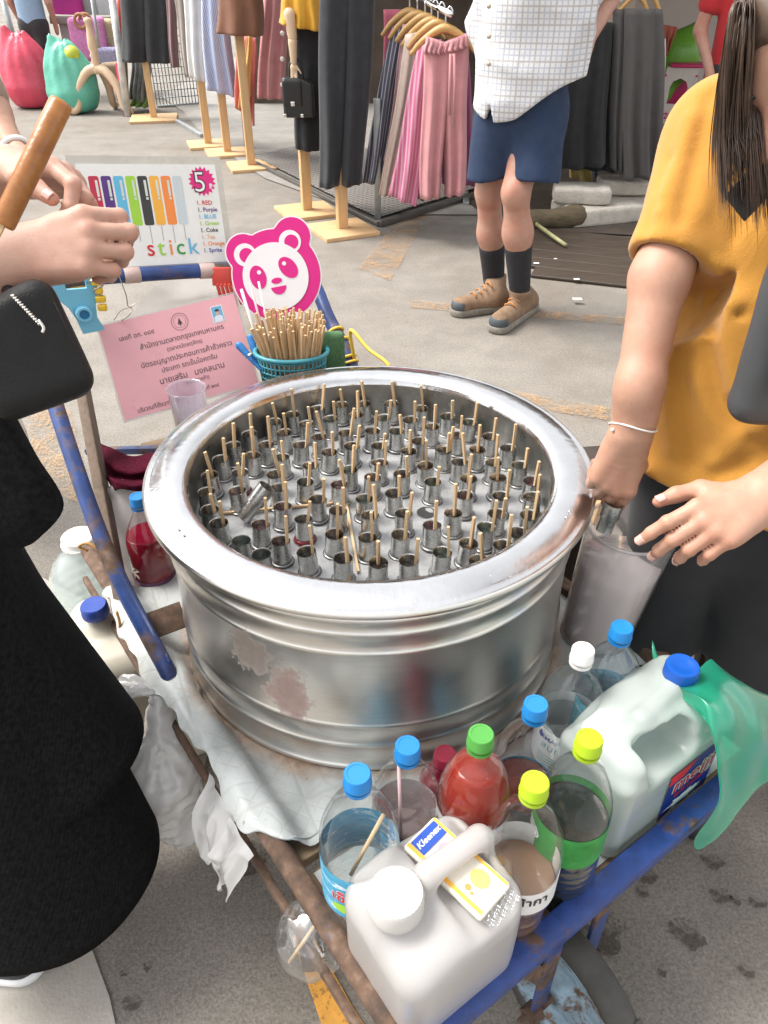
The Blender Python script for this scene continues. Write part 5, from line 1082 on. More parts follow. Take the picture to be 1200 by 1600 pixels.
# floor of the stall: slab, mesh ramp, dark wet planks, boards
ground_poly('stall_floor', np.array([(-2.35, 10.0), (-1.75, 8.3), (-0.98, 6.7), (-0.35, 5.9), (0.2, 5.62), (1.6, 5.6), (8, 5.6), (8, 16), (-2.6, 16), (-2.9, 11.2)]), M_('shop_concrete', (0.26, 0.245, 0.225), 0.8, 0, 0.2, 5, 0.3, 90), 0.008)
ground_poly('shop_floor_shade', np.array([(0.75, 5.3), (1.9, 5.05), (3.2, 5.3), (2.9, 8.0), (0.9, 8.6), (0.55, 6.3)]), M_('painted_floor_shade', (0.055, 0.042, 0.033), 0.6, 0, 0.4, 5, 0.4, 60), 0.012)  # dark brown floor patch with the stall's shadow painted into its colour
def m_mesh():
    m, t, p = nt('expanded_mesh'); co = coords(t); out = []
    mp = N(t, 'ShaderNodeMapping'); mp.inputs['Rotation'].default_value = (0, 0, 0.785); mp.inputs['Scale'].default_value = (22, 22, 22); t.links.new(co, mp.inputs[0]); s = N(t, 'ShaderNodeSeparateXYZ'); t.links.new(mp.outputs[0], s.inputs[0])
    for a in (0, 1): out.append(ramp(t, math_(t, 'FRACT', s.outputs[a]), [(0, (1,)*3), (0.2, (0,)*3), (0.8, (0,)*3), (1, (1,)*3)]).outputs[0])
    k = math_(t, 'MAXIMUM', out[0], out[1]); t.links.new(mixc(t, k, (0.12, 0.105, 0.09), (0.36, 0.345, 0.33)), p.inputs['Base Color']); p.inputs['Roughness'].default_value = 0.5; bump(t, p, k, 0.8, 0.006); return m
rp = [az(u, v, 0) for u, v in ((398, 250), (470, 232), (600, 240), (742, 262), (742, 300), (592, 346), (556, 330))]
mr = thing('mesh_ramp', 'grey expanded-metal ramp on the ground under the clothes rack', 'ramp', az(560, 320, 0))
mesh('mesh_sheet', poly([tuple(p[:2]) for p in rp], np.eye(3), (0, 0, 0.035), 0.006), m_mesh(), mr, False)
mesh('edge_bar', beam(az(592, 350, 0.02), az(742, 305, 0.02), 0.05, 0.04, (0, 0, 1), 0.004), M_('dull_steel', (0.13, 0.12, 0.11), 0.5, 0.6, 0.3, 15), mr)
mesh('edge_bar', beam(az(592, 350, 0.02), az(398, 254, 0.02), 0.03, 0.03, (0, 0, 1), 0.004), M_('dull_steel', (0.13, 0.12, 0.11), 0.5), mr)
for i in range(6):   # dark wet planks beside the slabs
    a = az(838+i*3, 352+i*17, 0); b = az(1000+i*8, 380+i*18, 0); pa, pb = V3(0.86, 5.25-i*0.17, 0.012), V3(2.6, 4.55-i*0.15, 0.012)
    struct(mesh('floor_plank', beam(pa, pb, 0.155, 0.016, (0, 0, 1), 0.004), m_wood('wet_plank', (0.05, 0.036, 0.026), 0.7, 0.55, 0.55, 0)))
# wooden display stands and the clothes on them
def stand(label, u, v, topz, rot=0.45, size=0.38, group='wooden display stands'):
    b = az(u, v, 0); t = thing('display_stand', label, 'display stand', b, group); R = rotz(rot)
    mesh('base_board', xf(box(0, 0, 0.013, size, size, 0.026, 0.004), R, b), NEWWOOD_B, t, auto=40)
    mesh('post', xf(box(0, 0, 0.026+(topz-0.026)/2, 0.068, 0.05, topz-0.026, 0.004), R, b), NEWWOOD, t, auto=40); return b
def ringpts(c, ax, nrm, hw, ht, n, fold, amp, ph):
    a = np.linspace(0, 2*PI, n, endpoint=False); ca, sa = np.cos(a), np.sin(a)
    x = hw*np.sign(ca)*np.abs(ca)**0.75; y = ht*np.sign(sa)*np.abs(sa)**0.8
    y = y+amp*np.sin(fold*x/max(hw, 1e-3)*1.6+ph+0.6*np.sign(sa))*(0.5+0.5*np.abs(sa)); x = x*(1+0.02*np.sin(3*a+ph))
    return c+x[:, None]*ax+y[:, None]*nrm
def cloth(TL, TR, BR, BL, y, th=0.045, fold=5, amp=0.010, n=44, m=22, waist=None, ph=0.0, y1=None, bulge=0.0):
    y1 = y if y1 is None else y1
    amp = amp*1.9; c4 = [ay(*TL, y), ay(*TR, y1), ay(*BR, y1), ay(*BL, y)]; rings = []
    for k in range(m):
        t = k/(m-1); l = c4[0]*(1-t)+c4[3]*t; r = c4[1]*(1-t)+c4[2]*t; l = l.copy(); r = r.copy()
        ax = r-l; w = np.linalg.norm(ax); ax = ax/w; nrm = unit(np.cross(ax, V3(0, 0, 1)))
        w2 = w*(1+bulge*math.sin(t*PI)); s = 0.012*math.sin(t*6+ph*2)
        rings.append(ringpts((l+r)/2+ax*s*0.5, ax, nrm, w2/2, th*(0.75+0.5*t), n, fold, amp*(0.25+1.0*t), ph+0.8*math.sin(t*2.5+ph)))
    return loft(rings, cap0=True, cap1=True)
def trousers(TL, TR, BR, BL, y, crotch=0.36, gap=0.04, th=0.06, amp=0.008, fold=3, ph=0.0, flare=0.0):
    TL, TR, BR, BL = map(np.array, (TL, TR, BR, BL)); L = lambda a, b, t: a*(1-t)+b*t
    tm = (TL+TR)/2; bm_ = (BL+BR)/2; g = (BR-BL)*gap; ov = (TR-TL)*0.10
    l1 = cloth(TL, tm+ov, bm_-g, BL, y, th, fold, amp, ph=ph+1, m=24, bulge=0.05); l2 = cloth(tm-ov, TR, BR, bm_+g, y+0.012, th, fold, amp, ph=ph+2.3, m=24, bulge=0.05)
    return cat(l1, l2)
def hung(name, label, catg, vf, mat, group=None): o = mesh(name, vf, mat); return tag(o, label, catg, group)
bA_ = stand('pine display stand nearest the cart, under black trousers', 535, 362, 0.85)
hung('trousers', 'black wide trousers with tied waist on the nearest pine stand', 'trousers', trousers((500, -25), (588, -25), (566, 284), (498, 290), bA_[1], 0.42, 0.03, 0.085, 0.010, 3, 0.5), fab('slate_black', (0.02, 0.022, 0.026)))
bB_ = stand('pine display stand left of the nearest one, under a black skirt', 480, 333, 0.9, 0.4)
hung('skirt', 'straight black skirt below the yellow blouse', 'skirt', cloth((458, 30), (512, 30), (502, 232), (462, 228), bB_[1], 0.11, 4, 0.006), BLACKC)
hung('blouse', 'mustard yellow blouse hem on the mannequin above the black skirt', 'blouse', cloth((446, -30), (504, -30), (507, 48), (434, 34), bB_[1]-0.02, 0.13, 6, 0.018, ph=1.2), fab('mustard', (0.62, 0.32, 0.03)))
arm = thing('mannequin_arm', 'jointed wooden mannequin arm hanging from the yellow sleeve', 'mannequin arm', ay(458, 118, bB_[1]-0.16)); yy = bB_[1]-0.17
PALE = m_wood('pale_maple', (0.66, 0.48, 0.32), 1, 0.4, 0.12)
for (u0, v0, u1, v1, r0, r1) in ((452, 22, 457, 58, 0.036, 0.03), (457, 64, 459, 98, 0.03, 0.02)): mesh('arm_segment', sdf_mesh(lambda p, a=ay(u0, v0, yy), b=ay(u1, v1, yy): rc(p, a, b, r0, r1), ay(455, 60, yy)-0.3, ay(455, 60, yy)+0.3, 0.012), PALE, arm)
hc = ay(459, 106, yy)
mesh('hand', sdf_mesh(lambda p: smin(ell(p, hc, (0.022, 0.014, 0.028)), np.minimum.reduce([rc(p, hc+V3(dx, 0, -0.015), hc+V3(dx*1.3, -0.012, -0.055), 0.007, 0.005) for dx in (-0.014, -0.005, 0.005, 0.014)]+[rc(p, hc+V3(0.018, 0, 0.01), hc+V3(0.045, -0.01, -0.03), 0.007, 0.005)]), 0.006), hc-0.09, hc+0.08, 0.005), PALE, arm)
hbg = ay(467, 152, yy+0.02); LEATH = M_('black_leather', (0.018, 0.017, 0.017), 0.35, 0, 0.2, 30, 0.3, 260)
hg = thing('handbag', 'small structured black handbag hanging from the mannequin hand', 'handbag', hbg-V3(0, 0, 0.1))
mesh('bag_body', sdf_mesh(lambda p: smax(rbox(p, hbg, (0.1, 0.045, 0.115), 0.016), half(p, hbg+V3(0.05, 0, 0.1), (0.45, 0, 1)), 0.01), hbg-0.16, hbg+0.16, 0.009), LEATH, hg)
mesh('flap', sdf_mesh(lambda p: rbox(p, hbg+V3(-0.035, -0.042, 0.03), (0.062, 0.010, 0.075), 0.008), hbg-0.16, hbg+0.16, 0.008), LEATH, hg)
mesh('clasp', box(*(hbg+V3(-0.035, -0.056, -0.03)), 0.026, 0.008, 0.026, 0.003), M_('silver', (0.75, 0.75, 0.73), 0.25, 1.0), hg)
for dx in (-0.09, 0.02): mesh('corner_piece', box(*(hbg+V3(dx, -0.05, -0.098)), 0.02, 0.012, 0.02, 0.003), M_('silver', (0.75, 0.75, 0.73), 0.25, 1.0), hg)
mesh('handle', tube(spline([hbg+V3(-0.05, 0, 0.1), hbg+V3(-0.045, 0, 0.18), hbg+V3(-0.01, 0, 0.215), hbg+V3(0.02, 0, 0.18), hbg+V3(0.035, 0, 0.1)], 6), 0.008, 8), LEATH, hg)
bC_ = stand('pine display stand rightmost of the group of three, under pink and brown clothes', 393, 262, 1.05, 0.3)
hung('jacket', 'chestnut brown jacket hem hanging at the top of the stall', 'jacket', cloth((342, -40), (408, -40), (412, 55), (340, 50), bC_[1]-0.05, 0.16, 4, 0.012, ph=2), fab('chestnut', (0.19, 0.085, 0.05)))
hung('dress', 'dusty pink buttoned dress hanging right of the brown jacket', 'dress', cloth((412, -30), (452, -30), (446, 152), (402, 150), 7.4, 0.12, 5, 0.02), fab('dusty_pink', (0.53, 0.24, 0.25)))
for i, v in enumerate((32, 72, 112)): mesh('button', xf(lathe([(0.018, 0), (0.018, 0.01), (0.0001, 0.012)], 12), basis(V3(1, 0, 0), V3(0, 0, 1), V3(0, -1, 0)), ay(441, v+20, 7.22)), CAPW, bpy.data.objects['dress'])
hung('scarf', 'long coral and pink sash hanging behind the pine post', 'sash', cloth((368, 55), (400, 60), (398, 196), (368, 165), 7.5, 0.05, 4, 0.02), fab('coral', (0.6, 0.2, 0.19)))
hung('dress', 'mustard slip hanging between coral sash and pine post', 'dress', cloth((386, 55), (394, 55), (392, 150), (372, 172), 7.35, 0.04, 3, 0.01), fab('apricot', (0.62, 0.36, 0.12)))
bD_ = stand('pine display stand in the middle of the group of three, under striped trousers', 356, 241, 0.85, 0.3)
hung('trousers', 'pale blue and white striped trousers on the middle pine stand', 'trousers', cloth((312, -30), (350, -30), (372, 150), (322, 136), bD_[1], 0.10, 5, 0.018, ph=0.7), uvfabric('blue_stripe', [(0.3, 0.37, 0.62), (0.62, 0.66, 0.78)], 0.018))
bE_ = stand('pine display stand leftmost of the group of three, under white trousers', 326, 228, 0.85, 0.3)
hung('trousers', 'plain white trousers on the leftmost stand of the group of three', 'trousers', cloth((284, -30), (314, -30), (325, 128), (298, 118), bE_[1], 0.10, 4, 0.014), fab('white', (0.68, 0.67, 0.65)))
hung('trousers', 'taupe trousers hanging left of the white ones', 'trousers', cloth((268, -30), (288, -30), (302, 119), (290, 119), 8.3, 0.06, 3, 0.012), fab('taupe', (0.3, 0.26, 0.23)))
hung('trousers', 'mauve trousers hanging beside the black wide pair', 'trousers', cloth((256, -30), (271, -30), (280, 105), (268, 103), 9.0, 0.06, 3, 0.012), fab('mauve', (0.22, 0.13, 0.14)))
bF_ = stand('far pine display stand by the wire grid, under black wide trousers', 241, 187, 0.95, 0.2, 0.5)
hung('trousers', 'black wide trousers on the far stand by the wire grid', 'trousers', trousers((188, -30), (262, -30), (268, 98), (192, 95), bF_[1], 0.3, 0.0, 0.11, 0.012, 3, 1.0), CHAR)
# wire grid panel
gp_ = thing('wire_grid', 'grey wire grid panel standing behind the far pine stand', 'grid panel', az(280, 168, 0)); q0, q1 = az(246, 168, 0), az(316, 163, 0); ztop = 1.2
for k in range(15): a = q0+(q1-q0)*k/14; mesh('grid_bar', tube([a+V3(0, 0, 0.02), a+V3(0, 0, ztop)], 0.006, 5), STEELP, gp_)
for k in range(16): mesh('grid_bar', tube([q0+V3(0, 0, 0.02+k*0.078), q1+V3(0, 0, 0.02+k*0.078)], 0.006, 5), STEELP, gp_)
mesh('frame_bar', beam(q0+V3(0, 0, 0.01), q1+V3(0, 0, 0.01), 0.03, 0.03), STEELP, gp_)
hung('fur_scarf', 'shaggy grey fringe hanging between the poles and the black trousers', 'scarf', cloth((206, 92), (236, 95), (235, 160), (205, 152), 10.0, 0.10, 9, 0.03), fab('grey_fur', (0.16, 0.17, 0.17), 1.0, 0.5, 1.0))
hung('cloth_bundle', 'olive green bundle on the floor under the grey fringe', 'bundle', cloth((208, 148), (238, 152), (236, 166), (204, 162), 10.0, 0.14, 6, 0.03), fab('olive_green', (0.12, 0.2, 0.05)))
# steel rail running back on the floor
for (u0, v0, u1, v1) in ((316, 213, 276, 190), (386, 232, 375, 165), (590, 342, 590, 285), (728, 320, 724, 285)):
    a = az(u0, v0, 0.01); b = az(u1, v1, 0.01) if v0-v1 < 40 else V3(a[0], a[1]+0.02, 0.75)
    tag(mesh('steel_post', beam(a, b, 0.045, 0.045, (0, 1, 0.01), 0.004), STEELP), {276: 'grey steel bar lying on the floor by the far stands', 375: 'thin grey steel post behind the rightmost of three stands', 590: 'grey steel leg of the clothes rack at the ramp corner', 724: 'grey steel leg of the clothes rack behind the man'}[u1], 'post')
# rack of trousers on hangers
def slanted(label, mat, TL, TR, BR, BL, y, ph, name='trousers', th=0.035, fold=4, amp=0.012): return hung(name, label, 'trousers', cloth(TL, TR, BR, BL, y, th, fold, amp, ph=ph, m=26), mat, 'trousers hung on the rack')
slanted('coral ribbed trousers at the back of the hanger rack', fab('coral_rib', (0.47, 0.12, 0.17)), (598, 15), (642, 15), (640, 200), (598, 200), 5.75, 0.3)
slanted('navy trousers with white pinstripes on the rack', uvfabric('navy_stripe', [(0.075, 0.08, 0.12), (0.38, 0.38, 0.42)], 0.028, duty=0.22), (612, 42), (648, 40), (598, 283), (562, 283), 5.55, 1.3, th=0.06)
slanted('mauve grey trousers squeezed between navy and cream ones', fab('mauve_grey', (0.36, 0.22, 0.23)), (630, 38), (656, 40), (612, 250), (600, 250), 5.45, 2.0)
slanted('cream trousers hanging next to the navy pinstripes', fab('cream', (0.62, 0.50, 0.43)), (634, 54), (664, 46), (614, 304), (593, 303), 5.32, 2.8, th=0.05)
slanted('dark olive trousers, a thin edge between cream and pink', fab('dark_olive', (0.05, 0.055, 0.035)), (650, 62), (676, 58), (660, 312), (618, 296), 5.24, 0.9)
slanted('candy pink striped trousers on the rack', uvfabric('pink_stripe', [(0.62, 0.17, 0.31), (0.7, 0.42, 0.50)], 0.03, duty=0.4), (655, 62), (690, 62), (650, 320), (606, 302), 5.14, 1.6, th=0.055)
dp = fab('rose', (0.52, 0.235, 0.25))
fr_ = hung('trousers', 'dusty rose drawstring trousers at the front of the rack', 'trousers', cat(trousers((662, 72), (734, 62), (726, 300), (656, 310), 5.0, 0.5, 0.04, 0.055, 0.012, 4, 2.2), cloth((664, 56), (696, 66), (694, 84), (662, 82), 5.0, 0.055, 9, 0.01, m=6), cloth((694, 66), (728, 52), (732, 72), (692, 82), 5.0, 0.055, 9, 0.01, m=6)), dp, 'trousers hung on the rack')
mesh('drawstring', tube([ay(709, 84, 4.88), ay(711, 130, 4.86), ay(708, 198, 4.86)], 0.008, 6), dp, fr_); mesh('drawstring', tube([ay(704, 84, 4.88), ay(703, 130, 4.87), ay(702, 180, 4.86)], 0.008, 6), dp, fr_)
slanted('plum trousers hanging behind the dusty rose pair', fab('plum', (0.25, 0.07, 0.16)), (690, 70), (730, 70), (744, 290), (690, 285), 5.35, 0.2)
CHROME = M_('chrome', (0.8, 0.8, 0.8), 0.12, 1.0, 0.05, 20)
for i, (u, v, y) in enumerate(((640, 18, 5.6), (652, 22, 5.5), (664, 26, 5.4), (674, 32, 5.3), (684, 36, 5.2), (696, 44, 5.02))):
    c = ay(u, v, y); t = thing('clothes_hanger', ['wooden hanger of the coral trousers, furthest back on the rack', 'wooden hanger second from the back of the rack', 'wooden hanger third from the back of the rack', 'wooden hanger third from the front of the rack', 'wooden hanger second from the front of the rack', 'wooden hanger at the front of the rack, over the dusty rose trousers'][i], 'hanger', c-V3(0, 0, 0.05), 'hangers on the rack')
    w = 0.19 if i == 5 else 0.17; dx = 0.2 if i < 5 else 0.0
    pts = spline([c+V3(-w, 0.03, -0.13), c+V3(-w*0.6, 0.015, -0.055), c+V3(0, 0, 0.0), c+V3(w*0.6, -0.015, -0.055), c+V3(w, -0.03, -0.13)], 6)
    mesh('hanger_arm', tube(pts, np.r_[np.linspace(0.012, 0.024, 12), np.linspace(0.024, 0.012, 13)], 8), HANGW, t)
    mesh('hook', tube(spline([c+V3(0, 0, 0.02), c+V3(0, 0, 0.07), c+V3(0.02, 0, 0.10), c+V3(0.035, 0, 0.08), c+V3(0.03, 0, 0.06)], 6), 0.005, 6), CHROME, t)
rk = thing('clothes_rail', 'chrome rail carrying the wooden hangers', 'rail', ay(690, 8, 5.3)); mesh('rail_tube', tube([ay(704, 22, 4.95), ay(640, -10, 5.85)], 0.016, 10), CHROME, rk)
# right of the man: dark clothes and grey trousers
slanted('black skirt hanging right behind the man', BLACKC, (880, 35), (955, 35), (945, 255), (840, 262), 5.6, 0.4, 'skirt', 0.09, 6, 0.02)['group'] = 'clothes on the right rail'
slanted('midnight blue dress with full skirt beside the grey trousers', DNAVY, (905, 40), (962, 38), (965, 265), (880, 258), 5.75, 1.4, 'dress', 0.09, 6, 0.02)['group'] = 'clothes on the right rail'
gt = hung('trousers', 'charcoal grey baggy trousers with gathered waist on the right rail', 'trousers', cat(cloth((958, 14), (1004, 14), (974, 266), (954, 262), 5.62, 0.075, 5, 0.018, m=30, bulge=0.12), cloth((976, 14), (1034, 14), (1032, 268), (970, 278), 5.56, 0.09, 5, 0.022, m=30, bulge=0.08)), fab('warm_grey', (0.075, 0.069, 0.067)))
slanted('mustard strip of cloth showing between dark skirts and grey trousers', fab('ochre', (0.4, 0.26, 0.07)), (964, 130), (972, 130), (958, 262), (950, 264), 5.7, 0.2, 'skirt', 0.03)['group'] = 'clothes on the right rail'
slanted('pale yellow cloth hem low under the dark skirts', fab('straw', (0.42, 0.33, 0.12)), (892, 232), (926, 240), (924, 284), (888, 276), 5.9, 0.9, 'skirt')['group'] = 'clothes on the right rail'
slanted('grey blue cloth hem low beside the pale yellow one', fab('dusk_blue', (0.2, 0.22, 0.32)), (914, 240), (938, 244), (934, 280), (916, 285), 5.95, 0.5, 'skirt')['group'] = 'clothes on the right rail'
for i, (u, v) in enumerate(((985, 6), (1003, 4))):
    c = ay(u, v, 5.6); t = thing('clothes_hanger', ['left of two wooden hangers above the grey trousers', 'right of two wooden hangers above the grey trousers'][i], 'hanger', c); mesh('hanger_arm', tube(spline([c+V3(-0.14, 0, -0.05), c+V3(-0.07, 0, 0.02), c+V3(0, 0, 0.05), c+V3(0.07, 0, 0.02), c+V3(0.12, 0, -0.05)], 6), 0.014, 8), HANGW, t)
    mesh('hook', tube(spline([c+V3(0, 0, 0.05), c+V3(0, 0, 0.11), c+V3(0.03, 0, 0.14), c+V3(0.04, 0, 0.11)], 5), 0.005, 6), CHROME, t)
# concrete slabs, log, thin rod
SLAB = M_('weathered_slab', (0.50, 0.46, 0.40), 0.9, 0, 0.2, 14, 0.8, 70, 0.008)
def slab(label, c, s, rz, seed):
    M = rotz(rz); v, f = sdf_mesh(lambda p: rbox(p, (0, 0, 0), (s[0]/2, s[1]/2, s[2]/2), 0.02)-0.006*waves(p, seed, 22)-0.003*waves(p, seed+1, 70), (-s[0]*0.6, -s[1]*0.6, -s[2]*0.8), (s[0]*0.6, s[1]*0.6, s[2]*0.8), 0.014, 1)
    tag(mesh('concrete_slab', (v@M.T+c, f), SLAB), label, 'slab')
sl = az(946, 352, 0.0); slab('long pale concrete slab under two smaller ones', sl+V3(0.06, 0.18, 0.06), (0.74, 0.36, 0.12), 0.30, 71)
slab('pale concrete block on the left of the long slab', sl+V3(-0.16, 0.14, 0.175), (0.38, 0.22, 0.105), -0.12, 75); slab('pale concrete block on the right of the long slab', sl+V3(0.17, 0.36, 0.175), (0.34, 0.22, 0.10), -0.08, 78)
lg = az(866, 362, 0); tag(mesh('log', sdf_mesh(lambda p: rc(p, lg+V3(-0.28, 0.02, 0.06), lg+V3(0.16, 0.12, 0.07), 0.06, 0.075)-0.012*waves(p, 81, 30)-0.006*waves(p, 82, 80), lg-V3(0.5, 0.3, 0.1), lg+V3(0.4, 0.4, 0.25), 0.014), m_wood('mossy_bark', (0.11, 0.085, 0.05), 1.5, 0.95, 0.5, 0)), 'rough mossy log beside the concrete slabs', 'log')
tag(mesh('thin_rod', tube([az(838, 350, 0.06), az(868, 372, 0.05), az(884, 383, 0.04)], 0.012, 8), M_('yellow_green_rod', (0.34, 0.33, 0.16), 0.6, 0, 0.4, 12)), 'yellow green rod leaning on the log', 'rod')
for (u, v, s) in ((838, 412, 0.02), (901, 437, 0.02), (902, 468, 0.03), (868, 405, 0.012)):
    p = az(u, v, 0.022); o = mesh('litter', box(p[0], p[1], 0.025, s*1.6, s, 0.004, 0.001), CAPW); tag(o, {838: 'small white scrap by the man heel on the planks', 901: 'folded white scrap in the middle of the planks', 902: 'flat white wrapper at the edge of the planks', 868: 'tiny white scrap above the others on the planks'}[u if v != 468 else 902] if v != 437 else 'folded white scrap in the middle of the planks', 'litter')
# shop interior at the right
struct(mesh('shop_wall', box(5.2, 11.2, 1.6, 6.0, 0.1, 3.2), M_('shop_white', (0.62, 0.6, 0.58), 0.7, 0, 0.08, 2), smooth=False)); struct(mesh('shop_wall', box(0.3, 10.6, 1.6, 3.8, 0.1, 3.2), M_('shop_brown', (0.10, 0.075, 0.06), 0.8, 0, 0.4, 3), smooth=False))
struct(mesh('shop_wall', box(2.15, 9.3, 1.6, 0.1, 2.5, 3.2), M_('shop_cream', (0.5, 0.42, 0.33), 0.7, 0, 0.1, 3), smooth=False))
struct(mesh('shop_floor', box(4.6, 8.9, 0.05, 4.9, 4.4, 0.1), m_wood('laminate_floor', (0.36, 0.17, 0.07), 0.35, 0.4, 0.3, 0), smooth=False))
st = ay(1050, 190, 8.6); st[2] = 0.1
tl = thing('plastic_stool', 'white folding plastic stool with pink top and red dots in the shop', 'stool', st)
WPL, PKP = plastic('stool_white', (0.7, 0.67, 0.64), 0.4), plastic('stool_pink', (0.6, 0.03, 0.16), 0.4)
def win(w, h): return [(-w*0.5, -h*0.5), (w*0.5, -h*0.5), (w*0.5, h*0.15), (w*0.36, h*0.38), (0, h*0.5), (-w*0.36, h*0.38), (-w*0.5, h*0.15)]
sw, sh = 0.34, 0.50
for k, (o_, X) in enumerate(((st+V3(0.0, 0.0, 0), unit(V3(1, -0.25, 0))), (st+V3(0.2, 0.10, 0), unit(V3(0.35, 1, 0))))):
    nrm = np.cross(X, V3(0, 0, 1)); mesh('stool_side', poly([(-sw*0.55, 0), (sw*0.55, 0), (sw*0.42, sh), (-sw*0.42, sh)], basis(X, V3(0, 0, 1), nrm), o_, 0.02, (( [(x, y+sh*0.58) for x, y in win(sw*0.5, sh*0.45)] ),)), WPL, tl, False)
    for j in range(6):
        for s_ in (-1, 1): mesh('red_dot', poly(circ(0.012, 10, s_*(sw*0.53-j*0.007), 0.05+j*0.075), basis(X, V3(0, 0, 1), nrm), o_+nrm*0.003, 0.002), PKP, tl, False)
    if k == 0:
        for s_, ch in ((-1, 'N'), (1, 'P')):
            b = mesh('badge', poly(circ(0.03, 18, s_*0.075, 0.07), basis(X, V3(0, 0, 1), nrm), o_+nrm*0.003, 0.002), PKP, tl, False); mesh('lettering', xf(text(ch, 0.045, 'CENTER', bold=0.03), basis(X, V3(0, 0, 1), nrm), o_+nrm*0.007+X*s_*0.075+V3(0, 0, 0.055)), WPL, b, False)
mesh('stool_back_panel', poly([(-sw*0.5, 0), (sw*0.5, 0), (sw*0.4, sh), (-sw*0.4, sh)], basis(V3(1, 0, 0), V3(0, 0, 1), V3(0, -1, 0)), st+V3(0.04, 0.22, 0), 0.01), PKP, tl, False)
mesh('stool_top', xf(box(0.05, 0.10, sh+0.012, sw*0.95, 0.26, 0.03, 0.008), rotz(-0.2), st), PKP, tl)
gl = ay(1062, 90, 8.9); tag(mesh('toy_bag', sdf_mesh(lambda p: smin(ell(p, gl, (0.20, 0.16, 0.26)), rc(p, gl+V3(-0.14, 0, -0.3), gl+V3(0.1, 0, 0.28), 0.13, 0.05), 0.1)-0.02*waves(p, 91, 14), gl-0.6, gl+0.6, 0.03), plastic('lime_vinyl', (0.16, 0.42, 0.05), 0.3)), 'bright green vinyl bag behind the plastic stool', 'bag')
hung('coral_cloth', 'coral cloth hanging beside the green bag in the shop', 'cloth', cloth((1032, 38), (1058, 42), (1042, 78), (1034, 92), 8.2, 0.06, 5, 0.02), fab('salmon', (0.42, 0.12, 0.08)))
hung('cloth_strip', 'white door edge trim beside the grey trousers', 'trim', cloth((1034, 60), (1040, 60), (1034, 198), (1026, 198), 7.2, 0.03, 1, 0.0), LWHITE)
# top left: table with bags, poles, carrier bags, tripod stand
tw = thing('market_table', 'weathered plank table of bags at the far left', 'table', az(130, 120, 0)); ty = 11.4
mesh('table_top', beam(ay(90, 28, ty), ay(182, 30, ty), 0.6, 0.09, (0, 0, 1), 0.01), m_wood('grey_plank', (0.3, 0.27, 0.24), 0.8, 0.85, 0.3, 0), tw)
for u in (98, 107, 176): a = ay(u, 35, ty-0.2); mesh('leg', beam(V3(a[0], a[1], 0), V3(a[0], a[1], a[2]), 0.08, 0.08, (0, 1, 0), 0.005), m_wood('pale_plank', (0.42, 0.41, 0.37), 0.8, 0.85, 0.3), tw)
def softbag(label, u, v, y, s, mat, seed, name='tote_bag'):
    c = ay(u, v, y); t = thing(name, label, 'bag', c-V3(0, 0, s[2]))
    mesh('bag_body', sdf_mesh(lambda p: rbox(p, c, s, min(s)*0.45)-0.012*waves(p, seed, 12), c-np.array(s)*1.3, c+np.array(s)*1.3, max(s)/14), mat, t); return t, c
softbag('magenta woven bag on the plank table', 108, 10, 11.4, (0.19, 0.12, 0.17), uvfabric('magenta', [(0.42, 0.03, 0.22), (0.2, 0.04, 0.26)], 0.5), 3)
softbag('grey striped bag on the plank table', 140, 8, 11.5, (0.16, 0.12, 0.15), fab('ash', (0.28, 0.28, 0.27)), 5); softbag('silver grey bag at the right end of the plank table', 170, 8, 11.5, (0.14, 0.12, 0.15), fab('silver', (0.42, 0.45, 0.46)), 6)
t, c = softbag('pink patterned tote with wooden handles under the table', 140, 62, 10.9, (0.21, 0.1, 0.23), M_('pink_pattern', (0.55, 0.2, 0.42), 0.8, 0, 0.5, 60), 7)
for s_ in (-1, 1): mesh('bag_handle', tube([c+V3(0.07*math.cos(a)+0.02*s_, -0.11+0.03*s_, 0.2+0.07*math.sin(a)) for a in np.linspace(0, 2*PI, 20, endpoint=False)], 0.018, 8, closed=True), m_wood('bag_wood', (0.36, 0.17, 0.08), 2), t)
softbag('straw patterned bag right of the pink tote', 172, 60, 11.0, (0.15, 0.1, 0.2), M_('straw_pattern', (0.42, 0.33, 0.22), 0.9, 0, 0.5, 50), 8); softbag('lilac patterned bundle low behind the tripod stand', 170, 88, 10.8, (0.14, 0.1, 0.1), M_('lilac_pattern', (0.3, 0.28, 0.42), 0.9, 0, 0.4, 50), 9)
softbag('brown carton low behind the tripod stand', 176, 112, 10.6, (0.12, 0.1, 0.1), fab('carton', (0.3, 0.22, 0.15)), 10, 'carton')
for i, (u0, v0, u1, v1, y, r, col, lb) in enumerate(((143, -5, 155, 75, 9.6, 0.018, STEELP, 'slim chrome pole above the turned tripod stand'), (175, -5, 200, 180, 9.7, 0.04, M_('peeling_white_post', (0.55, 0.56, 0.55), 0.6, 0.2, 0.4, 9), 'peeling white pole with red foot near the tripod'), (187, -5, 186, 60, 10.1, 0.04, plastic('post_red', (0.5, 0.06, 0.03)), 'red orange pole at the top left'), (190, 32, 196, 165, 10.2, 0.045, OLDWOOD, 'rough brown pole beside the black trousers'), (5, 0, 25, 75, 12.0, 0.04, STEELP, 'pale pole at the far left edge'))):
    a, b = ay(u0, v0, y), ay(u1, v1, y)
    if i == 1: b = az(200, 182, 0.0)
    tag(mesh('pole', tube([a, (a+b)/2, b], r, 10), col), lb, 'pole')
pf = [o for o in bpy.data.objects if o.name.startswith('pole') and 'peeling' in o.get('label', '')][0]
mesh('foot', tube([az(197, 165, 0.0)+V3(0, 0, 0.42), az(200, 182, 0.0)], 0.046, 10), plastic('foot_red', (0.35, 0.03, 0.04)), pf)
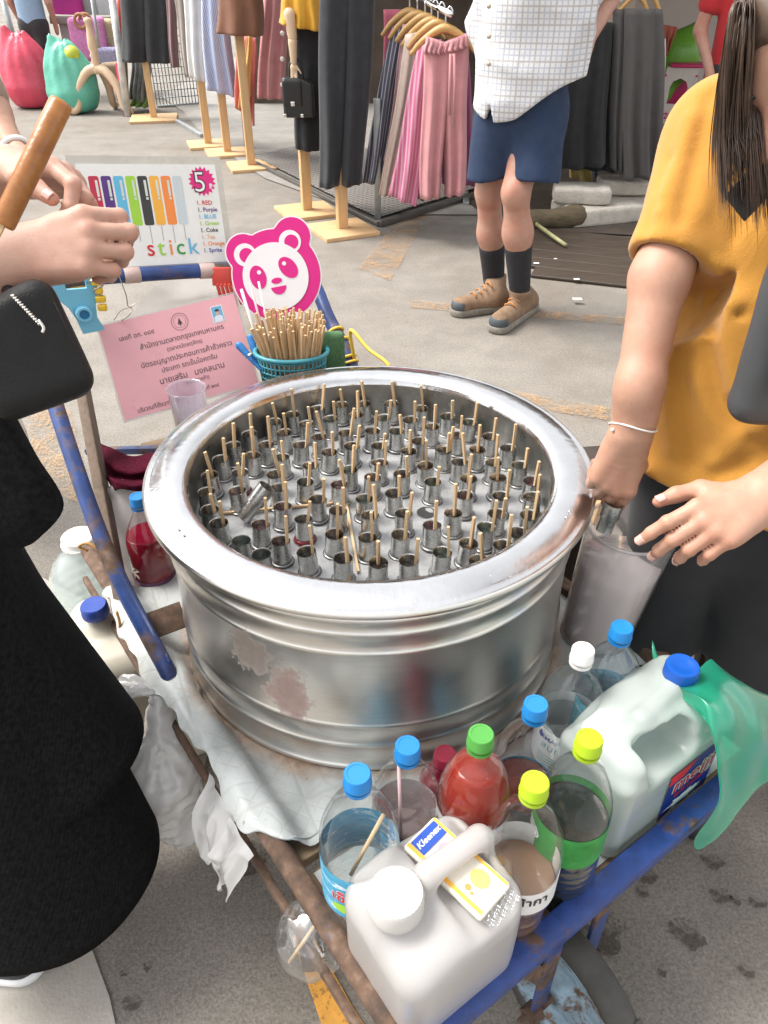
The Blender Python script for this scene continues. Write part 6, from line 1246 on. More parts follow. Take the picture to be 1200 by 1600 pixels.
tb_ = az(165, 178, 0); tr_ = thing('tripod_stand', 'turned pale wooden tripod mannequin stand at the far left', 'tripod stand', tb_)
mesh('column', lathe([(a*0.62, b) for a, b in [(0.05, 0.40), (0.095, 0.42), (0.10, 0.45), (0.06, 0.49), (0.085, 0.52), (0.06, 0.55), (0.085, 0.58), (0.06, 0.61), (0.085, 0.65), (0.075, 0.74), (0.055, 0.82), (0.05, 0.88), (0.07, 0.90), (0.07, 0.93), (0.02, 0.935)]], 20, tb_), PALE, tr_)
for a in (-0.35, 3.4, 1.5):
    d = V3(math.cos(a), math.sin(a), 0); P = spline([tb_+V3(0, 0, 0.46), tb_+d*0.12+V3(0, 0, 0.42), tb_+d*0.24+V3(0, 0, 0.26), tb_+d*0.27+V3(0, 0, 0.10), tb_+d*0.33+V3(0, 0, 0.04), tb_+d*0.37+V3(0, 0, 0.06)], 5); mesh('leg', tube(P, np.linspace(0.052, 0.036, len(P)), 10), PALE, tr_)
def carrier(label, u, v, w, h, mat, seed, tuft):
    c = az(u, v, 0); t = thing('carrier_bag', label, 'plastic bag', c)
    def f(p):
        d = rc(p, c+V3(0, 0, h*0.27), c+V3(0, 0, h*0.50), w*0.49, w*0.40, (0, 1, 0), 0.75)
        d = smax(d, -(p[:, 2]-0.01), 0.03)
        d = smin(d, rc(p, c+V3(-w*0.14, 0, h*0.5), c+V3(-w*0.22, 0, h*0.93), w*0.32, w*0.07, (0, 1, 0), 0.6), 0.10); d = smin(d, rc(p, c+V3(w*0.12, 0, h*0.5), c+V3(w*0.10, 0, h*0.84), w*0.30, w*0.08, (0, 1, 0), 0.6), 0.10)
        ang = np.arctan2(p[:, 1]-c[1], p[:, 0]-c[0]); return d-0.012*np.sin(ang*9+p[:, 2]*5)*np.clip(p[:, 2]/h, 0.2, 1)-0.018*waves(p, seed, 11)-0.008*waves(p, seed+1, 30)
    mesh('bag_body', sdf_mesh(f, c+V3(-w*0.75, -w*0.7, -0.02), c+V3(w*0.75, w*0.7, h*1.1), 0.026, 1), mat, t)
    if tuft: 
        for k, m_ in enumerate(tuft): mesh('contents', sdf_mesh(lambda p, q=c+V3(0.03+0.05*k, -0.02, h*0.64+0.07*k): ell(p, q, (w*(0.27-0.1*k), w*0.2, h*0.13))-0.016*waves(p, 17+k, 18), c+V3(-w*0.7, -w*0.6, h*0.3), c+V3(w*0.7, w*0.6, h*1.1), 0.026), m_, t)
carrier('stuffed pinkish red carrier bag on the ground at the far left', 56, 168, 0.62, 0.86, M_('red_carrier', (0.58, 0.055, 0.10), 0.3, 0, 0.12, 5, 0.3, 30, 0.01), 61, None)
carrier('stuffed sea-green carrier bag between red bag and tripod', 122, 176, 0.60, 0.80, M_('green_carrier', (0.11, 0.42, 0.31), 0.3, 0, 0.12, 5, 0.3, 30, 0.01), 64, [M_('violet_contents', (0.07, 0.07, 0.25), 0.4), M_('lime_contents', (0.42, 0.5, 0.05), 0.4)])
tag(mesh('far_wall', box(-8.4, 14.5, 1.0, 1.2, 0.3, 2.0), M_('yellow_wall', (0.6, 0.36, 0.05), 0.7, 0, 0.1, 2), smooth=False), 'yellow hoarding at the far left edge', 'hoarding')
# unseen canopy added to shade the stall interior; it also shows in the steel
TARP = M_('canopy_tarp', (0.30, 0.27, 0.23), 0.7, 0, 0.15, 1.5)
def canopy(label, c, s, slope, front=True):
    v, f, uv = sheet(lambda a, b: np.stack([c[0]+(a-0.5)*s[0], c[1]+(b-0.5)*s[1], c[2]+slope*(b-0.5)+0.06*np.sin(a*9)*np.sin(b*5)], -1), 14, 14, 0.02); t = thing('shade_canopy', label, 'canopy', V3(c[0], c[1], 0)); mesh('tarp', (v, f), TARP, t)
    for dx in ((-0.48, 0.48) if front else (0.48,)): mesh('pole', tube([V3(c[0]+dx*s[0], c[1]+0.48*s[1], 0), V3(c[0]+dx*s[0], c[1]+0.48*s[1], c[2]+slope*0.48)], 0.02, 8), STEELP, t)
canopy('unseen tarpaulin roof added to shade the clothes stall', (2.6, 8.3, 2.5), (7.6, 5.6), 0.5)
# ================================================================== PEOPLE
def m_skin(name, col, red=0.12):
    m, t, p = nt(name); co = coords(t); f = noise(t, co, 40, 5, 0.6); g = noise(t, co, 9, 3)
    c = ramp(t, f, [(0.3, [col[0]*0.93, col[1]*0.88, col[2]*0.87]), (0.7, [min(1, x*1.05) for x in col])]).outputs[0]
    c = mixc(t, ramp(t, g, [(0.45, (0,)*3), (0.75, (red*4,)*3)]).outputs[0], c, (col[0]*1.0, col[1]*0.66, col[2]*0.58))
    c = mixc(t, ramp(t, noise(t, co, 130, 4, 0.7), [(0.62, (0,)*3), (0.7, (0.3,)*3)]).outputs[0], c, (col[0]*0.72, col[1]*0.55, col[2]*0.45))
    at = N(t, 'ShaderNodeAttribute'); at.attribute_name = 'flush'; c = mixc(t, at.outputs['Fac'], c, (col[0]*0.92, col[1]*0.60, col[2]*0.52))
    t.links.new(c, p.inputs['Base Color']); p.inputs['Roughness'].default_value = 0.5; p.inputs['Subsurface Weight'].default_value = 0.18
    p.inputs['Subsurface Radius'].default_value = (0.012, 0.005, 0.003); p.inputs['Subsurface Scale'].default_value = 0.7
    vo = N(t, 'ShaderNodeTexVoronoi'); vo.inputs['Scale'].default_value = 900; t.links.new(co, vo.inputs['Vector'])
    bump(t, p, mixc(t, 0.5, vo.outputs['Distance'], noise(t, co, 160, 3)), 0.4, 0.001); return m
SKIN1, SKIN2, SKIN3 = m_skin('skin_fair', (0.47, 0.285, 0.215)), m_skin('skin_warm', (0.44, 0.255, 0.178)), m_skin('skin_ruddy', (0.44, 0.25, 0.185), 0.2)
NAIL = M_('nail', (0.62, 0.36, 0.31), 0.22, 0, 0.05, 60)
FING = {'index': (0.086, 0.026, (0.041, 0.025, 0.020), 0.0094), 'middle': (0.089, 0.0065, (0.045, 0.028, 0.020), 0.0096), 'ring': (0.084, -0.0130, (0.041, 0.026, 0.020), 0.0091), 'pinky': (0.075, -0.0305, (0.032, 0.020, 0.018), 0.0081)}
JOINTS = []
def flush(o, org):
    me = o.data; v = np.empty(len(me.vertices)*3); me.vertices.foreach_get('co', v); v = v.reshape(-1, 3)+org; f = np.zeros(len(v))
    for c, r, k in JOINTS: f = np.maximum(f, k*np.exp(-((v-c)**2).sum(1)/(1.3*r)**2))
    at = me.attributes.new('flush', 'FLOAT', 'POINT'); at.data.foreach_set('value', f)
def hand(wrist, X, Yhint, left, pose, thumb, s=1.0):
    """returns (field, nails, tips). pose: finger -> (mcp, pip, dip, spread) degrees; thumb: three local directions"""
    X = unit(X); Y = unit(np.asarray(Yhint)-X*np.dot(Yhint, X)); Z = np.cross(X, Y)*(-1 if left else 1); Mh = basis(X, Y, Z); W = np.asarray(wrist, float)
    w = lambda l: W+Mh@(np.asarray(l, float)*s)
    fingers = []; nails = []; tips = {}
    for k, (mx, my, ls, r) in FING.items():
        a1, a2, a3, sp = [math.radians(q) for q in pose[k]]; p = np.array([mx, my, 0.0]); th = 0; segs = []; rr = [r*1.06, r*1.0, r*0.9, r*0.74]; c_, s_ = math.cos(sp), math.sin(sp)
        for j, (L, a) in enumerate(zip(ls, (a1, a2, a3))):
            th += a; d = np.array([math.cos(th)*c_, math.cos(th)*s_, -math.sin(th)]); q = p+d*L; segs.append((w(p), w(q), rr[j]*s, rr[j+1]*s)); p = q
        up = np.array([math.sin(th)*c_, math.sin(th)*s_, math.cos(th)]); nails.append((w(p-d*0.003+up*r*0.52), Mh@d, Mh@up, r*s)); fingers.append(segs); tips[k] = w(p)
    tb = np.array([0.020, 0.020, -0.008]); segs = []; rr = [0.0145, 0.0118, 0.0108, 0.0082]
    for j, (L, d) in enumerate(zip((0.043, 0.034, 0.026), thumb)):
        d = unit(d); q = tb+d*L; segs.append((w(tb), w(q), rr[j]*s, rr[j+1]*s)); tb = q
    up = unit(np.cross(np.cross(d, [0, 0.5, 0.5]), d)); 
    if len(thumb) > 3: up = unit(np.asarray(thumb[3], float)-d*np.dot(thumb[3], d))
    nails.append((w(tb-d*0.002+up*0.0056), Mh@d, Mh@up, 0.0098*s)); tips['thumb'] = w(tb); thumbsegs = segs
    meta = [(w((0.004, my*0.55, 0)), w((mx-0.002, my, -0.001)), 0.0150*s, 0.0118*s) for mx, my, ls, r in FING.values()]
    pads = [(w((0.022, 0.014, -0.012)), w((0.055, 0.024, -0.012)), 0.016*s, 0.013*s), (w((0.02, -0.018, -0.010)), w((0.06, -0.026, -0.009)), 0.0155*s, 0.012*s), (w((0.03, 0, -0.006)), w((0.075, -0.002, -0.006)), 0.014*s, 0.011*s)]
    wr = (w((-0.035, 0, 0)), w((0.012, 0, 0)), 0.029*s, 0.0265*s)
    creases = []
    for segs in fingers: JOINTS.extend([(segs[0][0], 0.010*s, 0.35), (segs[1][0], 0.008*s, 0.55), (segs[2][0], 0.006*s, 0.4), (segs[2][1], 0.008*s, 0.75)])
    JOINTS.extend([(thumbsegs[1][1], 0.009*s, 0.45), (thumbsegs[2][1], 0.010*s, 0.7)])
    def fn(p):
        d = rc(p, *wr, Z, 0.72)
        for m_ in meta+pads: d = smin(d, rc(p, *m_), 0.014*s)
        web = rc(p, w((0.05, 0.022, -0.006)), thumbsegs[0][1], 0.011*s, 0.009*s); d = smin(d, web, 0.012*s)
        t = None
        for sg in thumbsegs: q = rc(p, *sg); t = q if t is None else smin(t, q, 0.005*s)
        d = smin(d, t, 0.010*s); fall = None
        for segs in fingers:
            f = None
            for i, sg in enumerate(segs):
                q = rc(p, *sg); f = q if f is None else smin(f, q, 0.003*s)
                if i > 0: f = smin(f, np.sqrt(((p-sg[0].astype(np.float32))**2).sum(1))-sg[2]*1.05, 0.002*s)
            fall = f if fall is None else smin(fall, f, 0.0012*s)
        return smin(d, fall, 0.0055*s)-0.0004*waves(p, 77, 420)
    return fn, nails, tips, Mh
def nail_mesh(nl):
    c, d, up, r = nl; side = np.cross(up, d); Mn = basis(d, side, up)
    v, f, _ = sheet(lambda a, b: np.stack([(a-0.5)*r*1.35*(1-0.25*(2*b-1)**2*(a > 0.5)), (b-0.5)*r*1.32, r*0.42-0.55*r*(2*b-1)**2*0.6+0*a], -1), 7, 7, 0.0006); return xf((v, f), Mn, c)
def body_part(o_name, parts, mat, parent): return mesh(o_name, cat(*[(v, [tuple(q) for q in f]) for v, f in parts]), mat, parent)
def bb(pts, pad): P = np.array(pts); return P.min(0)-pad, P.max(0)+pad
def head_sdf(c, F, U, s=1.0):
    """F = facing, U = up of the skull"""
    F = unit(F); U = unit(np.asarray(U)-F*np.dot(U, F)); R = np.cross(F, U); Mh = basis(R, F, U); w = lambda l: c+Mh@(np.asarray(l, float)*s)
    def fn(p):
        d = ell(p, w((0, -0.012, 0.035)), (0.074*s, 0.092*s, 0.085*s), Mh); d = smin(d, ell(p, w((0, 0.022, -0.028)), (0.058*s, 0.066*s, 0.078*s), Mh), 0.035*s)
        d = smin(d, ell(p, w((0, 0.060, -0.085)), (0.026*s, 0.022*s, 0.022*s), Mh), 0.03*s)                     # chin
        for sx in (-1, 1):
            d = smin(d, ell(p, w((sx*0.042, 0.052, -0.025)), (0.026*s, 0.024*s, 0.024*s), Mh), 0.025*s)         # cheek
            d = smax(d, -ell(p, w((sx*0.032, 0.096, 0.010)), (0.021*s, 0.017*s, 0.013*s), Mh), 0.014*s); d = smin(d, ell(p, w((sx*0.032, 0.070, 0.007)), (0.0165*s, 0.0150*s, 0.0125*s), Mh), 0.004*s)
            d = smin(d, ell(p, w((sx*0.076, -0.005, -0.005)), (0.008*s, 0.018*s, 0.030*s), Mh), 0.008*s)        # ear
        d = smin(d, rc(p, w((0, 0.084, 0.012)), w((0, 0.103, -0.030)), 0.008*s, 0.0125*s), 0.010*s)              # nose
        for sx in (-1, 1): d = smin(d, ell(p, w((sx*0.012, 0.090, -0.033)), (0.009*s, 0.011*s, 0.008*s), Mh), 0.006*s)
        d = smin(d, rc(p, w((-0.018, 0.080, -0.058)), w((0.018, 0.080, -0.058)), 0.0068*s, 0.0068*s), 0.006*s); d = smin(d, rc(p, w((-0.014, 0.079, -0.069)), w((0.014, 0.079, -0.069)), 0.0072*s, 0.0072*s), 0.006*s)
        d = smax(d, -rc(p, w((-0.022, 0.089, -0.0635)), w((0.022, 0.089, -0.0635)), 0.0022*s, 0.0022*s), 0.003*s)
        return d
    return fn, w, Mh

# ------------------------------------------------------------------ vendor in the yellow T-shirt
wp = thing('person', 'person in loose mustard T-shirt and black trousers dipping a tube into the pitcher', 'person', (0.60, 1.08, 0.0))
S = V3(0.485, 1.225, 1.285); El = V3(0.398, 1.095, 1.12); Wr = V3(0.371, 1.0, 0.922)
Xr = V3(-0.16, -0.16, -0.97)
hr, nr, tr1, Mr = hand(Wr+unit(Xr)*0.012, Xr, (1, -0.1, 0), False, {'index': (34, 84, 44, -2), 'middle': (40, 88, 46, 0), 'ring': (46, 90, 46, 1), 'pinky': (52, 90, 46, 3)}, [(0.72, 0.42, -0.55), (0.80, -0.05, -0.62), (0.72, -0.42, -0.55), (0.2, 0.8, 0.5)], 0.98)
def arm_r(p):
    d = smin(rc(p, S, El, 0.049, 0.0405), rc(p, El, Wr+V3(0.0, 0.01, 0.06), 0.0405, 0.0325, (0.2, -0.9, 0.2), 0.95), 0.02); d = smin(d, rc(p, Wr+V3(0.002, 0.012, 0.07), Wr, 0.033, 0.0285, (0.2, -0.9, 0.2), 0.88), 0.02); return smin(d, hr(p), 0.016)
lo, hi = bb([S, El, Wr, Wr+unit(Xr)*0.16, V3(0.42, 0.93, 0.84)], 0.06); armR = sdf_mesh(arm_r, lo, hi, 0.0028, 1)
El2, Wl = V3(0.70, 0.93, 1.02), V3(0.492, 0.812, 0.937); S2 = V3(0.80, 1.12, 1.29); Xl = V3(-0.88, -0.44, -0.16)
hl, nl_, tl_, Ml = hand(Wl+unit(Xl)*0.012, Xl, (-0.3, 0.78, 0.45), True, {'index': (22, 26, 14, 3), 'middle': (38, 34, 20, 1), 'ring': (46, 42, 24, -1), 'pinky': (50, 44, 26, -3)}, [(0.72, 0.66, -0.22), (0.95, 0.28, -0.18), (0.97, 0.10, -0.16), (0.1, 0.3, 0.9)], 0.98)
def arm_l(p): d = smin(rc(p, S2, El2, 0.054, 0.046), rc(p, El2, Wl, 0.045, 0.031), 0.03); return smin(d, hl(p), 0.016)
lo, hi = bb([S2, El2, Wl, Wl+unit(Xl)*0.2], 0.07); armL = sdf_mesh(arm_l, lo, hi, 0.0032, 1)
HC = V3(0.492, 1.035, 1.388); HF = V3(-0.52, -0.64, -0.56); HU = V3(-0.33, -0.30, 0.85)
hfn, hw, Mhd = head_sdf(HC, HF, HU, 0.98)
def headneck(p): return smin(hfn(p), rc(p, V3(0.625, 1.155, 1.30), HC+V3(0.03, 0.03, -0.03), 0.056, 0.05), 0.03)
hd_ = sdf_mesh(headneck, HC-V3(0.16, 0.17, 0.19), HC+V3(0.20, 0.20, 0.17), 0.004, 1)
torso_skin = sdf_mesh(lambda p: smin(rc(p, (0.63, 1.15, 1.28), (0.60, 1.07, 0.85), 0.12, 0.12, (-0.3, -0.95, 0), 0.7), np.minimum(rc(p, (0.53, 1.14, 0.10), (0.53, 1.08, 0.84), 0.04, 0.06), rc(p, (0.715, 1.07, 0.10), (0.69, 1.03, 0.84), 0.04, 0.06)), 0.03), (0.4, 0.85, 0.02), (0.87, 1.35, 1.45), 0.016)
wb_ = body_part('body', [armR, armL, hd_, torso_skin], SKIN2, wp); flush(wb_, ORG[wb_])
for q in nr+nl_: mesh('fingernail', nail_mesh(q), NAIL, wb_)
LASH = M_('dark_hair', (0.016, 0.010, 0.008), 0.45, 0, 0.2, 60)
for sx in (-1, 1):
    mesh('eyelashes', tube([hw((sx*0.032+dx, 0.0865-0.35*abs(dx), 0.002-10*dx*dx)) for dx in np.linspace(-0.014, 0.014, 9)], 0.0011, 6), LASH, wb_)
    mesh('eyebrow', tube([hw((sx*0.034+dx, 0.0875-0.5*abs(dx+sx*-0.005), 0.030-6*dx*dx)) for dx in np.linspace(-0.018, 0.020, 9)], 0.0024, 6), LASH, wb_)
def m_tee():
    m, t, p = nt('mustard_jersey'); co = coords(t); t.links.new(ramp(t, noise(t, co, 8, 5, 0.6), [(0.3, (0.40, 0.178, 0.019)), (0.7, (0.46, 0.215, 0.027))]).outputs[0], p.inputs['Base Color']); p.inputs['Roughness'].default_value = 0.9; p.inputs['Sheen Weight'].default_value = 0.25
    st = N(t, 'ShaderNodeMapping'); st.inputs['Scale'].default_value = (1, 1, 0.35); t.links.new(co, st.inputs[0]); bump(t, p, mixc(t, 0.25, noise(t, st.outputs[0], 22, 5, 0.6, 0.8), noise(t, co, 500, 2)), 0.5, 0.006); return m
TEE = m_tee(); Fw = unit(V3(-0.3, -0.95, 0)); SE = El+unit(S-El)*0.028; ad_ = unit(El-S)
def tee(p):
    t1 = rc(p, (0.635, 1.165, 1.235), (0.61, 1.10, 1.05), 0.150, 0.152, Fw, 0.72); t2 = rc(p, (0.61, 1.10, 1.05), (0.595, 1.045, 0.76), 0.152, 0.190, Fw, 0.74); d = smin(t1, t2, 0.06)
    d = smin(d, rc(p, (0.635, 1.165, 1.30), (0.63, 1.16, 1.33), 0.10, 0.07, Fw, 0.8), 0.06)
    sl1 = smin(rc(p, S+V3(0.05, -0.02, 0.0), S, 0.075, 0.072), rc(p, S, SE+ad_*0.03, 0.070, 0.058), 0.04); sl2 = smin(rc(p, S2-V3(0.05, 0, 0), S2, 0.075, 0.07), rc(p, S2, El2, 0.07, 0.062), 0.04)
    fold = 0.026*waves(p, 101, 24, 7, axis=(0.25, 0.1, -1), squash=0.35)+0.012*waves(p, 102, 55, 7, axis=(0.6, 0.2, -1), squash=0.45)+0.010
    d = d-fold*np.clip((1.38-p[:, 2])/0.25, 0.3, 1); sl1 = sl1-0.012*waves(p, 103, 40, 6, axis=(S-El), squash=0.5)*np.clip(-half(p, SE, ad_)/0.05, 0.25, 1)
    d = smin(d, sl1, 0.045); d = smin(d, sl2, 0.05)
    hem = 0.815+0.018*np.sin(p[:, 0]*14+p[:, 1]*9); d = smax(d, hem-p[:, 2], 0.004)
    cut = half(p, SE, ad_); near = rc(p, S, El, 0.10, 0.10); d = np.where(near < 0.0, smax(d, cut, 0.004), d); cutb = half(p, El2+unit(S2-El2)*0.02, unit(El2-S2)); d = np.where(rc(p, S2, El2, 0.1, 0.1) < 0, smax(d, cutb, 0.004), d)
    d = smax(d, -rc(p, SE-ad_*0.02, SE+ad_*0.1, 0.0435, 0.0435), 0.004); d = smax(d, -rc(p, (0.60, 1.09, 0.70), (0.60, 1.08, 0.82), 0.150, 0.145, Fw, 0.66), 0.006)
    neck = rc(p, (0.61, 1.135, 1.36), (0.58, 1.10, 1.45), 0.075, 0.08); return smax(d, -neck, 0.006)
def hit(fn, u, v, t0=0.7, t1=1.5):
    r = _ray(u, v); ts = np.linspace(t0, t1, 300); P = (np.array([0, 0, CAMH])+ts[:, None]*r).astype(np.float32); d = fn(P); k = np.argmax(d < 0); return P[k].astype(float) if d[k] < 0 else P[np.argmin(d)].astype(float)
CREASE = [([(1108, 150), (1085, 250), (1062, 345)], 0.010, -0.008), ([(1080, 190), (1040, 300), (1012, 390)], 0.016, 0.008), ([(1120, 235), (1098, 330), (1078, 420)], 0.010, 0.007), ([(1050, 250), (1010, 360)], 0.010, -0.005), ([(1030, 330), (1060, 400)], 0.010, 0.006),
          ([(1092, 480), (1120, 497), (1160, 490)], 0.007, -0.010), ([(1088, 460), (1105, 480), (1150, 470)], 0.014, 0.008), ([(1080, 520), (1090, 600), (1130, 690)], 0.012, 0.010), ([(1072, 560), (1068, 640), (1080, 720)], 0.014, -0.008), ([(1105, 540), (1125, 620), (1175, 690)], 0.012, -0.009), ([(1050, 620), (1055, 700)], 0.014, 0.008), ([(1120, 720), (1160, 680), (1210, 650)], 0.016, 0.012), ([(1110, 745), (1160, 725), (1210, 700)], 0.012, -0.009), ([(1120, 420), (1140, 520), (1150, 610)], 0.014, 0.009), ([(1150, 350), (1140, 430), (1120, 470)], 0.010, -0.007)]
CREASE = [([hit(tee, *q) for q in pts], w, h) for pts, w, h in CREASE]
def tee2(p):
    d = tee(p)
    for pts, w, h in CREASE:
        m_ = None
        for a_, b_ in zip(pts[:-1], pts[1:]): q = rc(p, a_, b_, 0, 0); m_ = q if m_ is None else np.minimum(m_, q)
        d = d-h*np.exp(-(m_/w)**2)
    return d
mesh('t_shirt', sdf_mesh(tee2, (0.30, 0.80, 0.70), (0.95, 1.42, 1.45), 0.0055, 1), TEE, wp)
def pants(p):
    d = rc(p, (0.60, 1.08, 0.85), (0.60, 1.08, 0.76), 0.120, 0.150, Fw, 0.66)
    d = smin(d, smin(rc(p, (0.53, 1.11, 0.78), (0.528, 1.08, 0.45), 0.085, 0.078), rc(p, (0.528, 1.08, 0.45), (0.532, 1.14, 0.06), 0.078, 0.074), 0.03), 0.05)
    d = smin(d, smin(rc(p, (0.68, 1.06, 0.78), (0.70, 1.0, 0.45), 0.085, 0.08), rc(p, (0.70, 1.0, 0.45), (0.715, 1.07, 0.06), 0.08, 0.076), 0.03), 0.05)
    return smax(d-0.006*waves(p, 111, 24, 6, axis=(0, 0, 1)), 0.05-p[:, 2], 0.004)
mesh('trousers', sdf_mesh(pants, (0.36, 0.82, 0.02), (0.86, 1.30, 1.06), 0.011, 1), BLACKC, wp)
SHOE = M_('dark_shoe', (0.03, 0.03, 0.03), 0.6)
for x, y in ((0.525, 1.13), (0.71, 1.05)): mesh('shoe', sdf_mesh(lambda p: smax(rc(p, (x+0.01, y+0.06, 0.03), (x-0.05, y-0.13, 0.03), 0.045, 0.042), -p[:, 2], 0.004), (x-0.14, y-0.22, -0.01), (x+0.1, y+0.14, 0.1), 0.01), SHOE, wp)
# hair: mass on the skull and long locks falling forward over the right shoulder
def cap_(p): 
    d = ell(p, hw((0, -0.020, 0.048)), (0.082, 0.098, 0.088), Mhd); return smax(d, -ell(p, hw((0, 0.085, -0.01)), (0.072, 0.075, 0.095), Mhd), 0.01)-0.002*waves(p, 121, 130, 6)
parts = [sdf_mesh(cap_, HC-V3(0.18, 0.18, 0.22), HC+V3(0.18, 0.2, 0.18), 0.005, 1)]
rh = np.random.default_rng(5)
LOCKS = []
for i in range(46):
    f_ = rh.random(); LOCKS.append((1128+f_*84+rh.normal()*4, f_, rh.uniform(225, 345), rh.normal()*0.010, rh.normal()*4))
for i in range(46*30):
    u0, f_, ve, dy, cv = LOCKS[i % 46]; j = rh.normal(size=3)
    if f_ < 0.45: P0, P1 = hw((0.066, -0.01, 0.070+0.03*f_)), ay(u0+10, 30+j[0]*6, 0.98+dy)
    else: P0, P1 = hw((0.070, -0.04-0.03*f_, 0.06)), ay(u0+10, 100+j[0]*6, 1.06+dy)
    P2 = ay(u0+cv+j[1]*5, 190, 1.0+dy+j[2]*0.005); P3 = ay(u0+6+cv*1.5+j[1]*9, ve+j[0]*22, 0.985+dy+j[2]*0.004)
    P = spline([P0, P1, P2, P3], 5); n_ = len(P); r0 = rh.uniform(0.0004, 0.0008); parts.append(tube(P, np.r_[np.full(n_-4, r0), np.linspace(r0, 0.00015, 4)], 3, cap=False))
m, t, p = nt('brown_hair'); co = coords(t); t.links.new(ramp(t, noise(t, co, 30, 4), [(0.3, (0.05, 0.031, 0.022)), (0.7, (0.15, 0.098, 0.07))]).outputs[0], p.inputs['Base Color']); p.inputs['Roughness'].default_value = 0.38; p.inputs['Specular IOR Level'].default_value = 0.6
body_part('hair', parts, m, wp)
a = np.linspace(0, 2*PI, 30, endpoint=False); fb = unit(Wr-El); Mb = frame(fb); bc_ = Wr-fb*0.006
mesh('bracelet', tube([bc_+Mb@V3(0.0345*math.cos(x), 0.0330*math.sin(x), 0.003*math.sin(2*x)) for x in a], 0.0016, 6, closed=True), M_('white_cord', (0.74, 0.7, 0.66), 0.5), wp)
mesh('bracelet_knot', lathe([(0.0001, -0.004), (0.0035, 0), (0.0001, 0.004)], 8, bc_+V3(-0.033, -0.012, 0.002)), M_('white_cord', (0.74, 0.7, 0.66), 0.5), wp)
# shoulder bag worn in front
gb = ad(1262, 525, 0.95); sb = thing('shoulder_bag', 'dark grey zipped shoulder bag worn over the mustard T-shirt', 'bag', gb-V3(0, 0, 0.12)); GREYN = M_('grey_nylon', (0.05, 0.053, 0.056), 0.55, 0, 0.12, 10, 0.3, 300)
mesh('bag_body', sdf_mesh(lambda p: rbox(p, gb, (0.078, 0.032, 0.118), 0.030)-0.010*waves(p, 131, 22)-0.004*waves(p, 132, 60), gb-0.16, gb+0.16, 0.007, 1), GREYN, sb)
for o_ in (0.0, 0.006): mesh('zip', tube(spline([gb+V3(-0.048+o_, -0.040, 0.075), gb+V3(-0.056+o_, -0.041, 0.02), gb+V3(-0.042+o_, -0.041, -0.06)], 8), 0.0022, 6), M_('black_zip', (0.02, 0.02, 0.02), 0.4), sb)
mesh('strap', beam(ad(1148, 326, 0.955), ad(1232, 235, 0.955), 0.042, 0.004, (0.35, -0.8, 0.6), 0.001), M_('black_webbing', (0.05, 0.046, 0.042), 0.8, 0, 0.3, 60, 0.9, 500, 0.002), sb)
mesh('strap', beam(ad(1232, 235, 0.955), V3(0.68, 1.13, 1.40), 0.042, 0.004, (0.35, -0.8, 0.6), 0.001), M_('black_webbing', (0.03, 0.025, 0.022), 0.8), sb)
# the tube and stick in her hand
tp0 = 0.5*(tr1['thumb']+tr1['index']); th1 = ay(952, 806, 0.985); axh = unit(V3(0.18, 0.10, 0.95)); ht = xf(lathe([(0.0001, -0.028), (0.0128, -0.028), (0.0130, -0.004), (0.0155, -0.001), (0.0155, 0.0225), (0.0143, 0.0225), (0.0140, 0.004), (0.0001, 0.002)], 24), frame(axh), th1)
hto = tag(mesh('mould_tube', ht, TUBE_STEEL, auto=40), 'steel popsicle tube held by its stick over the pitcher', 'popsicle tube'); mesh('stick', beam(th1+axh*0.0, tp0+(tp0-th1)*0.25, 0.0045, 0.0045, (0, 1, 0), 0.0005), BAMBOO, hto)

# ------------------------------------------------------------------ customer at the left edge, hands together
lp = thing('person', 'person in long black knitwear at the left edge with both hands together', 'person', (-0.62, 0.72, 0.0))
R1 = ad(18, 404, 0.86); X1 = ad(136, 372, 0.85)-R1
h1, n1, t1_, M1 = hand(R1+unit(X1)*0.006, X1, (-0.08, 0.589, 0.808), False, {'index': (44, 84, 48, 2), 'middle': (40, 86, 48, 1), 'ring': (42, 84, 48, -2), 'pinky': (44, 82, 46, -6)}, [(0.66, 0.42, -0.62), (0.80, 0.02, -0.60), (0.80, -0.25, -0.5), (0, 0.8, 0.6)], 1.0)
E1_ = V3(-0.645, 0.80, 1.12)
def la(p): return smin(rc(p, E1_, R1, 0.046, 0.030), h1(p), 0.016)
lo, hi = bb([E1_, R1, R1+unit(X1)*0.16], 0.06); a1 = sdf_mesh(la, lo, hi, 0.0026, 1)
R2 = ad(14, 268, 0.95); X2 = ad(108, 272, 0.92)-R2
h2, n2, t2_, M2 = hand(R2+unit(X2)*0.006, X2, (0.0, -0.86, 0.50), True, {'index': (30, 62, 34, 0), 'middle': (42, 66, 36, -2), 'ring': (48, 68, 36, -4), 'pinky': (52, 66, 36, -8)}, [(0.80, 0.50, -0.30), (0.93, 0.10, -0.34), (0.90, -0.02, -0.42), (0.1, 0.9, 0.4)], 0.98)
E2_ = V3(-0.66, 1.02, 1.16)
def lb_(p): return smin(rc(p, E2_, R2, 0.044, 0.030), h2(p), 0.016)
lo, hi = bb([E2_, R2, R2+unit(X2)*0.16], 0.06); a2 = sdf_mesh(lb_, lo, hi, 0.0026, 1)
hL_, wL, ML_ = head_sdf(V3(-0.66, 0.86, 1.50), V3(1, 0.1, -0.4), V3(0.3, 0, 1)); 
up_ = sdf_mesh(lambda p: smin(smin(hL_(p), rc(p, (-0.70, 0.86, 1.33), (-0.68, 0.86, 1.44), 0.055, 0.05), 0.03), rc(p, (-0.70, 0.86, 1.27), (-0.66, 0.82, 0.95), 0.12, 0.12, (1, 0, 0), 0.75), 0.04), (-0.88, 0.66, 0.80), (-0.48, 1.06, 1.66), 0.011)
